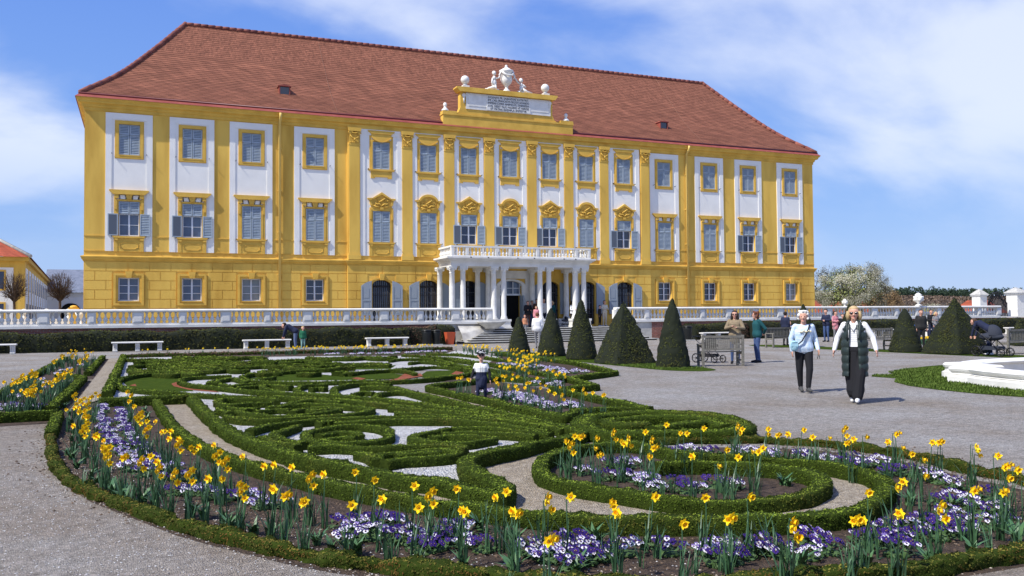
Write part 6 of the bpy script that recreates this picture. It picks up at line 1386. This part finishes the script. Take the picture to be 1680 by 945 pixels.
mb.add(V,[(3,2,1,0),(0,1,5,4),(1,2,6,5),(2,3,7,6),(3,0,4,7),(4,5,9,8),(5,6,10,9),(6,7,11,10),(7,4,8,11),(8,9,13,12),(9,10,14,13),(10,11,15,14),(11,8,12,15),(12,13,14,15)]); mb.build('planter_pot',mat('red_plastic',(.55,.10,.04),.5),loc=(x,46.1,0),label='tapered orange-red planter pot at the foot of the steps',cat='planter')
# prams
def pram(x,y,z,rz,s,label,m=None):
    m=m or cloth('pram_fabric',(.03,.035,.05)); E=empty('pram',(x,y,z),rz,label=label,cat='pram'); E.scale=(s,s,s)
    mb=MB(); n=14; V=[]
    for a in np.linspace(-.1,1.75,9):
        for t in np.linspace(0,PI,n): V.append((.26*math.cos(t),-.05-.34*math.sin(t)*math.cos(a)*.9+.05,.72+.36*math.sin(t)*math.sin(a)+.0))
    F=[(j*n+i,j*n+i+1,(j+1)*n+i+1,(j+1)*n+i) for j in range(8) for i in range(n-1)]; mb.add(V,np.array(F),0,smooth=True); mb.ell((0,.05,.66),(.25,.42,.14),0,16,10); mb.build('hood_and_basket',m,E)
    mb=MB()
    for s_ in (-1,1): mb.tube([(s_*.24,.62,1.0),(s_*.25,.4,.85),(s_*.26,.0,.55),(s_*.26,-.42,.14)],.014,7); mb.tube([(s_*.26,.42,.16),(s_*.26,.1,.5),(s_*.25,-.1,.68)],.014,7)
    mb.tube([(-.24,.62,1.0),(.24,.62,1.0)],.018,7); mb.tube([(-.26,.42,.16),(.26,.42,.16)],.014,6); mb.tube([(-.26,-.42,.14),(.26,-.42,.14)],.014,6); mb.build('frame',IRO,E)
    mb=MB(); mb.box(-.2,.2,-.3,.35,.22,.34); mb.build('shopping_tray',m,E)
    for s_ in (-1,1):
        for yy,r in ((.42,.16),(-.42,.13)):
            mb=MB(); t=np.linspace(0,2*PI,21); mb.tube([(s_*.29,yy+r*math.cos(a),r+.02+r*math.sin(a)) for a in t],.022,6)
            for k in range(5): a=k*2*PI/5; mb.tube([(s_*.29,yy,r+.02),(s_*.29,yy+r*math.cos(a),r+.02+r*math.sin(a))],.008,4)
            mb.build('wheel',IRO,E)
g=G(1642,585); pram(g[0],g[1]+.3,0,.15,1.05,'dark hooded pram beside the large yew pyramid, next to the bending man')
g=G(1176,597); pram(g[0]+.25,g[1]+.75,0,.35,.85,'black pram parked behind the near wooden bench',cloth('black_pram',(.015,.015,.018)))
d=ray(928,530); t=49.4/d[1]; pram(d[0]*t,49.4,ZT,1.6,.62,'small dark pushchair on the terrace beside the woman in white')
# fountain
FX,FY=21.5,11.3
def quad():
    P=[]
    for k in range(4):
        a0_=k*PI/2; rot=lambda x,y: (FX+x*math.cos(a0_)-y*math.sin(a0_),FY+x*math.sin(a0_)+y*math.cos(a0_))
        # lobe around +y, from right notch to left notch
        pts=[(3.35,3.45),(3.35,4.35),(3.3,4.45)]+[(4.0*math.sin(t)*.95,-.1+5.2*math.cos(t*.62)*1.0+.0) for t in np.linspace(.82,-.82,17)]+[(-3.3,4.45),(-3.35,4.35)]
        P+= [rot(*p) for p in pts]
    return np.array(P)
Q=quad(); cen=np.array([FX,FY])
def inset(d_):
    V=Q-cen; r=np.linalg.norm(V,axis=1)[:,None]; return cen+V*(1-d_/r)
mb=MB(); prof=[(-.10,0),(-.10,.14),(-.02,.17),(-.04,.19),(.0,.21),(-.06,.26),(-.08,.31),(-.03,.36),(.42,.36),(.48,.31),(.46,.26),(.42,.24),(.42,-.02)]
n=len(Q); V=np.concatenate([np.c_[inset(o),np.full(n,z)] for o,z in prof]); k=len(prof)
mb.add(V-[FX,FY,0],np.array([(j*n+i,j*n+(i+1)%n,(j+1)*n+(i+1)%n,(j+1)*n+i) for j in range(k-1) for i in range(n)]))
FE=empty('fountain_basin',(FX,FY,0),label='white stone rim of a lobed fountain basin at the right edge',cat='fountain')
mb.build('rim',STO,FE)
q=inset(.40); mb=MB(); mb.add(np.c_[q-cen,np.full(n,.025)],[tuple(range(n))]); mb.build('basin_floor',mat('beige_stone_floor',(.42,.36,.28),.8,(.33,.29,.23),1.5),FE)
# short grass blades on the fountain lawn and under the near topiary
mb=MB(); n=26000; X=rng.uniform(15,22,n); Y=rng.uniform(11.3,18.5,n); P=np.stack([X,Y,np.full(n,.012)],1)
def inpoly(P,poly):
    x,y=P[:,0],P[:,1]; r=np.zeros(len(P),bool); j=len(poly)-1
    for i in range(len(poly)):
        a,b=poly[i],poly[j]; c=((a[1]>y)!=(b[1]>y))&(x<(b[0]-a[0])*(y-a[1])/(b[1]-a[1]+1e-12)+a[0]); r^=c; j=i
    return r
P=P[inpoly(P,fg)]; T_=rng.uniform(0,1,6000); P2=np.stack([14.5+rng.uniform(-.8,.8,6000),21.5+T_*4,np.full(6000,.01)],1)
P=np.concatenate([P,P2]); n=len(P); h=rng.uniform(.02,.05,n)[:,None]; d=rng.normal(0,1,(n,3))*[1,1,0]; d/=np.linalg.norm(d,axis=1)[:,None]; q=np.cross(d,[0,0,1])
V=np.stack([P-d*.012,P+d*.012,P+q*h*.5+np.array([0,0,1.])*h],1).reshape(-1,3); mb.add(V,np.arange(3*n).reshape(n,3),0,rnd=np.repeat(rng.uniform(0,1,n),3)); mb.build('grass_blades',mat('grass_blade',(.04,.075,.010),.8,attr=True,hi=(.11,.16,.03),spec=.1),label='short green grass of the fountain lawn and topiary strip',cat='grass',kind='stuff')
# ------------------------------------------------------------------ left background
OE=empty('orangery_building',(-8.0,75,.83),TW(3),label='yellow building with orange-red hipped roof at the far left',cat='building')
WB=8.0
def lb(mb,name,m,parent=OE,uvf=None): return mb.build(name,m,parent,uvf=uvf)
mb=MB(); mb.box(-24,0,0,62,0,5.25); lb(mb,'wall',YEL)
mb=MB(); mb.box(-24.2,.25,-.25,62,5.1,5.4); lb(mb,'cornice',YEL2)
ov=.4; mb=MB(); V=[(-24,-ov,5.4),(ov,-ov,5.4),(ov,62,5.4),(-24,62,5.4),(-5.4,6,8.9),(-5.4,56,8.9),(-24,6,8.9)]
mb.add(V,[(0,1,4,6),(1,2,5,4)]); rf=lb(mb,'roof',TIL2,uvf=lambda co:np.stack([co[:,0]+co[:,1],co[:,2]*1.6],1))
mb=MB(); mb.tube([(ov,-ov,5.45),(-5.4,6,8.95)],.14,6); mb.tube([(-5.4,6,8.95),(-5.4,56,8.95)],.14,6); mb.build('ridge_tiles',STG,rf)
mb=MB(); mb.box(-4.2,-3.4,9,9.8,8.3,10.4); mb.build('chimney',STG,rf)
for x in (-1.9,-5.2,-8.5):
    mb=MB(); mb.box(x-1.15,x+1.15,-.06,0,.2,4.6); mb.build('bay_panel',WHT,OE)
    for z0,z1 in ((3.0,4.3),(.5,1.9)):
        mb=MB(); surround(.55,z0,z1,.12,.10,mb); 
        # place at x
        mb.V=[v+np.array([x,0,0]) for v in mb.V]; wn=mb.build('window',YEL2,OE); m2=MB(); m2.add([(x-.55,-.07,z0),(x+.55,-.07,z0),(x+.55,-.07,z1),(x-.55,-.07,z1)],[(0,1,2,3)]); m2.build('pane',GLA,wn)
for k in range(14):
    y=1.6+k*4.2; mb=MB(); mb.box(.0,.06,y-1.2,y+1.4,.2,4.6); mb.build('bay_panel',WHT,OE)
    for z0,z1 in ((2.9,4.2),(.4,1.9)): 
        m2=MB(); m2.box(.06,.09,y-.45,y+.45,z0,z1); m2.build('pane',GLM if z0>2 else GLA,OE)
# low grey-roofed wing in the gap
GE=empty('grey_roofed_wing',(-5.2,118,.83),label='low white wing with grey sheet metal roof in the gap left of the palace',cat='building')
mb=MB(); mb.box(-5.5,18,0,10,0,3.9); mb.box(-5.5,18,-.1,0,3.5,3.9); mb.build('wall',WHT,GE); mb=MB(); mb.add([(-5.5,-.5,3.9),(18,-.5,3.9),(18,5,6.9),(-5.5,5,6.9)],[(0,1,2,3)])
for x in np.arange(-5.5,18,.6): mb.box(x-.04,x+.04,-.5,-.45,3.9,3.95)
mb.build('roof',mat('grey_metal_roof',(.20,.22,.27),.5,(.15,.17,.21),2),GE); mb=MB()
for x in (-2.5,.6,3.7): mb.prism([(x+1.05*math.cos(t),1.7+.9*math.sin(t)) for t in np.linspace(0,PI,11)]+[(x-1.05,0),(x+1.05,0)],-.12,-.05)
mb.build('arched_gateway',DRK,GE)
# low terrace wall with ball finials behind the balustrade
mb=MB(); mb.box(-14,-2.9,0,.4,0,.75); FW=mb.build('garden_wall',WHT,loc=(0,62,.83),label='low white garden wall with stone balls behind the left balustrade',cat='wall')
for px in (0,39,76,112):
    x=W(px,505,62)[0]; mb=MB(); mb.lathe([(.16,.75),(.14,.85),(.06,.95),(.08,1.02)],(x,.2,0),12); mb.ell((x,.2,1.2),(.19,.19,.19)); o=mb.build('ball_finial',STO,FW)
x=W(121,500,56)[0]; mb=MB(); mb.box(x-.2,x+.2,-.2,.2,0,1.3); mb.box(x-.27,x+.27,-.27,.27,1.3,1.38); mb.ell((x,0,1.42),(.2,.2,.1)); mb.build('yellow_pillar',YEL,loc=(0,56,.83),label='small yellow pillar with rounded cap left of the palace corner',cat='pillar')
mb=MB(); x=W(134,500,55)[0]; mb.lathe([(.16,0),(.14,.1),(.06,.25),(.1,.4),(.28,.62),(.34,.8),(.2,.86),(.0,1.0)],(x,0,.3),14); mb.build('garden_urn',STO,loc=(0,55,.83),label='white stone urn close to the left corner of the palace',cat='urn')
# ------------------------------------------------------------------ trees
def twigtree(base,trunk_h,R_,label,seed,flat=1.,m=BRW,trad=.12,lev=5,leaves=None,name='pollard_tree',nb=5,spread=.8,sz=.1,nl=0,lm=None,r0_=None):
    r=random.Random(seed); mb=MB(); tips=[]; allp=[]
    E=empty(name,base,label=label,cat='tree'); tb=MB(); tb.tube([(0,0,-.2),(.02,.01,trunk_h*.5),(0,0,trunk_h*1.02)],[trad*1.25,trad,trad*.85],8); tb.build('trunk',m,E)
    c=np.array([0,0,trunk_h+R_*.85*flat])
    def grow(p,d,l,rad,k):
        q=p+d*l; mid=(p+q)/2+np.array([r.uniform(-1,1),r.uniform(-1,1),r.uniform(-1,1)])*l*.07
        mb.tube([p,mid,q],[rad,rad*.8,rad*.62],5 if k<3 else 3,cap=False); allp.append(mid); allp.append(q)
        if k>=lev: tips.append(q); return
        for _ in range(r.choice([2,3,3]) if k<lev-1 else 3):
            nd=d+np.array([r.gauss(0,1),r.gauss(0,1),r.gauss(0,.8)])*spread*.55
            out=(q-c)/[R_,R_,R_*flat]; dist=np.linalg.norm(out)
            if dist>1.0: nd-=out/dist*1.0*0; l2=l*.35
            else: l2=l*r.uniform(.68,.85)
            nd+= out*.25; nd/=np.linalg.norm(nd); grow(q,nd,l2,rad*.62,k+1)
    for k in range(nb):
        a=k*2*PI/nb+r.uniform(-.3,.3); e_=r.uniform(.35,1.3); d=np.array([math.cos(a)*math.cos(e_),math.sin(a)*math.cos(e_),math.sin(e_)]); grow(np.array([0,0,trunk_h*r.uniform(.93,1.0)]),d,R_*.42,trad*.5,0)
    co=mb.build('branches',m,E)
    if nl:
        P=np.array(tips+allp); idx=rng.integers(0,len(P),nl); Q_=P[idx]+rng.normal(0,sz*1.6,(nl,3)); l2=MB(); l2.leaves(Q_,Q_-c,sz,0,tilt=.8,asp=.8); l2.build('crown',lm,E)
    return E
TWG=mat('twig_bark',(.05,.034,.026),.9,(.09,.06,.04),6)
def balltree(base,th,R_,label,seed,fl=1.2):
    r=random.Random(seed); E=empty('pollard_tree',base,label=label,cat='tree'); tb=MB(); tb.tube([(0,0,-.2),(.02,.01,th*.5),(0,0,th)],[.10,.08,.075],8); tb.build('trunk',TWG,E); mb=MB(); c=np.array([0,0,th+R_*fl*.75])
    for k in range(150):
        d=np.array([r.gauss(0,1),r.gauss(0,1),r.gauss(0,1)+.15]); d/=np.linalg.norm(d)
        if d[2]<-.75: continue
        tip=c+d*[R_,R_,R_*fl]*r.uniform(.93,1.03); p0=np.array([0,0,th*r.uniform(.82,1.0)]); m1=p0+(tip-p0)*.35+np.array([0,0,.12])*R_+np.array([d[0],d[1],0])*R_*.12; m2=p0+(tip-p0)*.72+np.array([d[0],d[1],0])*R_*.1
        mb.tube([p0,m1,m2,tip],[.024,.016,.010,.006],4,cap=False)
        for q in range(4):
            a=m1+(m2-m1)*r.random() if q<2 else m2+(tip-m2)*r.random()*.6; b=a+(tip-p0)*.16+np.array([r.gauss(0,1),r.gauss(0,1),r.gauss(0,1)])*R_*.17; mb.tube([a,b],[.009,.005],3,cap=False)
    mb.build('branches',TWG,E)
gx=W(98,505,66); balltree((gx[0],66,.83),2.25,.80,'bare ball-pruned tree beside the palace, right one of the two',1)
gx=W(23,505,64); balltree((gx[0],64,.83),2.15,.78,'bare ball-pruned tree in front of the orangery, left one of the two',2)
BLM=mat('blossom',(.17,.17,.09),.85,attr=True,hi=(.56,.53,.42)); BLG=mat('young_leaves',(.12,.15,.04),.7,attr=True,hi=(.3,.32,.1))
gx=W(1395,470,92); T=twigtree((gx[0],92,.4),1.9,4.6,'large white-blossoming tree right of the palace',3,flat=.72,m=TWG,trad=.3,lev=5,nb=8,spread=1.0,name='blossom_tree',nl=27000,sz=.15,lm=BLM)
mb=MB(); P=rng.normal(0,1,(9000,3)); P/=np.linalg.norm(P,axis=1)[:,None]; P=P*[4.5,4.5,3.2]*rng.uniform(.55,1,(9000,1))+[0,0,4.4]; mb.leaves(P,P,.18,0,asp=.6); mb.build('young_foliage',BLG,T)
gx=W(1350,455,100); twigtree((gx[0],100,.4),2.5,4.2,'bare grey-twigged tree behind the blossoming tree, close to the palace corner',4,m=TWG,trad=.2,lev=6,nb=6,name='bare_tree')
BRG=mat('brownish_leaves',(.13,.08,.035),.8,attr=True,hi=(.30,.20,.09))
gx=W(1452,490,98); twigtree((gx[0],98,.3),1.0,2.7,'brownish budding shrub tree right of the blossoming tree',6,flat=.8,m=TWG,trad=.12,lev=4,nb=7,name='budding_tree',nl=6000,sz=.17,lm=BRG)
gx=W(1530,492,125); twigtree((gx[0],125,-.5),1.2,1.9,'small white-flowering tree in front of the wooded hill',7,flat=1.,m=TWG,trad=.1,lev=4,nb=7,name='blossom_tree',nl=3000,sz=.17,lm=BLM)
YBL=mat('yellow_green_leaves',(.20,.20,.03),.8,attr=True,hi=(.42,.40,.07))
for px,rr_,lab in ((1500,1.3,'yellowish green bush behind the balustrade, left of the stone vase'),(1517,1.6,'yellowish green bush behind the balustrade, right of the stone vase'),(1578,1.2,'yellow-green bush behind the tip of the large pyramid')):
    gx=W(px,497,120); twigtree((gx[0],120,-.5),.5,rr_,lab,int(px),m=TWG,trad=.08,lev=3,nb=7,name='bush',nl=2200,sz=.18,lm=YBL,flat=.9)
# ------------------------------------------------------------------ right background
STATm=STO
def vase(px,Y,h,label,kind=0):
    x=W(px,500,Y)[0]; mb=MB(); s=h
    mb.lathe([(.25*s,0),(.25*s,.06*s),(.12*s,.12*s),(.1*s,.2*s),(.3*s,.38*s),(.36*s,.6*s),(.3*s,.72*s),(.22*s,.78*s),(.26*s,.84*s),(.12*s,.95*s),(.0,1.0*s)],(0,0,0),16)
    r=random.Random(int(px))
    for k in range(12): a=k*.52; mb.ell((.3*s*math.cos(a),.3*s*math.sin(a),(.45+.2*(k%2))*s),(.09*s,.09*s,.1*s),0,7,5)
    mb.build('stone_vase',STO,loc=(x,Y,2.05),label=label,cat='vase')
vase(1507,48.2,.98,'white sculpted stone vase standing on the right balustrade rail')
vase(1386,52,.6,'white sculpted stone figure group seen just over the balustrade rail, by the blossoming tree')
for a,b,top,lab in ((1595,1619,476,'left white gate pillar with pyramid cap'),(1652,1682,473,'right white gate pillar with pyramid cap, at the photo edge')):
    Y=95; xa=W(a,500,Y)[0]; xb=W(b,500,Y)[0]; zt=W(a,top,Y)[2]+.2; c=(xa+xb)/2; w_=(xb-xa)/2*.46
    mb=MB(); mb.box(-w_,w_,-w_,w_,-3,zt-1.1); mb.box(-w_*1.2,w_*1.2,-w_*1.2,w_*1.2,zt-1.1,zt-.9); mb.build('gate_pillar',STO,loc=(c,Y,0),label=lab,cat='pillar')
    E=bpy.data.objects[-1] if False else None
    mb=MB(); k=w_*1.35; mb.add([(-k,-k,zt-.9),(k,-k,zt-.9),(k,k,zt-.9),(-k,k,zt-.9),(-k*.45,-k*.45,zt-.35),(k*.45,-k*.45,zt-.35),(k*.45,k*.45,zt-.35),(-k*.45,k*.45,zt-.35),(0,0,zt)],[(3,2,1,0),(0,1,5,4),(1,2,6,5),(2,3,7,6),(3,0,4,7),(4,5,8),(5,6,8),(6,7,8),(7,4,8)])
    cap_=mb.build('pillar_cap',STG); 
    par=[o for o in COL.objects if o.name.startswith('gate_pillar')][-1]; cap_.parent=par
xa=W(1619,500,95)[0]; xb=W(1652,500,95)[0]; mb=MB(); c=(xa+xb)/2; w_=(xb-xa)/2
for x in np.linspace(-w_,w_,15): mb.tube([(x,0,-1),(x,0,2.9+1.2*math.cos(x/w_*1.5))],.08,5)
for k in range(9):
    a=k*PI/8; cx_,cz_=1.7*math.cos(a)*.9,3.0+1.2*math.sin(a); mb.tube([(cx_+.35*math.cos(t),-.05,cz_+.35*math.sin(t)) for t in np.linspace(0,5,12)],.1,5)
mb.build('wrought_iron_gate',IRO,loc=(c,95,0),label='dark wrought iron gate scrollwork between the two white pillars',cat='gate')
# red-roofed houses just over the rail
for px0,px1,Y,lab in ((1347,1382,130,'low house with red roof seen over the rail, left of the stone figures'),(1392,1440,135,'low house with red roof under the blossoming tree'),(1606,1650,130,'low red-roofed house behind the iron gate')):
    xa=W(px0,500,Y)[0]; xb=W(px1,500,Y)[0]; L_=xb-xa; E=empty('small_house',((xa+xb)/2,Y,-3),label=lab,cat='house'); mb=MB(); mb.box(-L_/2,L_/2,0,7,0,4.4); mb.build('wall',WHT,E); mb=MB(); mb.add([(-L_/2-.4,-.4,4.3),(L_/2+.4,-.4,4.3),(L_/2-1,3.5,7.0),(-L_/2+1,3.5,7.0),(L_/2+.4,7.4,4.3),(-L_/2-.4,7.4,4.3)],[(0,1,2,3),(1,4,2),(4,5,3,2),(5,0,3)]); mb.build('roof',TIL2,E,uvf=lambda co:np.stack([co[:,0],co[:,2]*1.7],1))
# hills
def hill(x0,x1,y0,y1,hf,m,name='hills'):
    nx,ny=160,14; V=[];
    for j in range(ny):
        for i in range(nx):
            x=x0+(x1-x0)*i/(nx-1); t=j/(ny-1); y=y0+(y1-y0)*t; V.append((x,y,-8+hf(x)*math.sin(min(1,t*1.4)*PI/2)+rng.normal(0,.25)))
    F=[(j*nx+i,j*nx+i+1,(j+1)*nx+i+1,(j+1)*nx+i) for j in range(ny-1) for i in range(nx-1)]; mb=MB(); mb.add(V,np.array(F),smooth=True); mb.build(name,m,kind='structure')
HM=mat('wooded_hill',(.11,.075,.05),.95,(.06,.05,.035),.05,.8,.4,det=8)
hill(150,900,380,520,lambda x:17.5+1.8*math.sin(x*.013)+1.*math.sin(x*.04),HM)
hill(-700,160,500,640,lambda x:12+2*math.sin(x*.02),HM)
# bare wood on the slope and the pine fringe on the crest
mb=MB(); n=46000; X=rng.uniform(200,760,n); T_=rng.uniform(0,1,n); Y=380+140*T_; Z=-8+(17.5+1.8*np.sin(X*.013)+np.sin(X*.04))*np.sin(np.minimum(1,T_*1.4)*PI/2)+rng.uniform(0,2.6,n)
mb.leaves(np.stack([X,Y,Z],1),np.tile([0,-1,.3],(n,1)),1.5,0,tilt=.8); mb.build('bare_wood',mat('bare_wood_twigs',(.075,.05,.034),.9,attr=True,hi=(.24,.17,.12)),label='brown leafless wood covering the far slope',cat='wood',kind='stuff')
mb=MB(); P=[]
for k in range(900):
    x=rd.uniform(210,820); y=rd.uniform(470,520); zb=-8+17.5+1.8*math.sin(x*.013)+math.sin(x*.04); h=rd.uniform(5,9.5); 
    q=rng.normal(0,1,(60,3)); q/=np.linalg.norm(q,axis=1)[:,None]; P.append(q*[rd.uniform(1.5,3),1.8,h*.32]*rng.uniform(.5,1,(60,1))+[x,y,zb+h*.75])
P=np.concatenate(P); mb.leaves(P,np.tile([0,-1,.5],(len(P),1)),1.1,0,tilt=.9,asp=.8); mb.build('pine_wood',mat('pine_needles',(.018,.035,.022),.9,attr=True,hi=(.05,.08,.04)),label='dark pine wood along the crest of the hill on the horizon',cat='wood',kind='stuff')
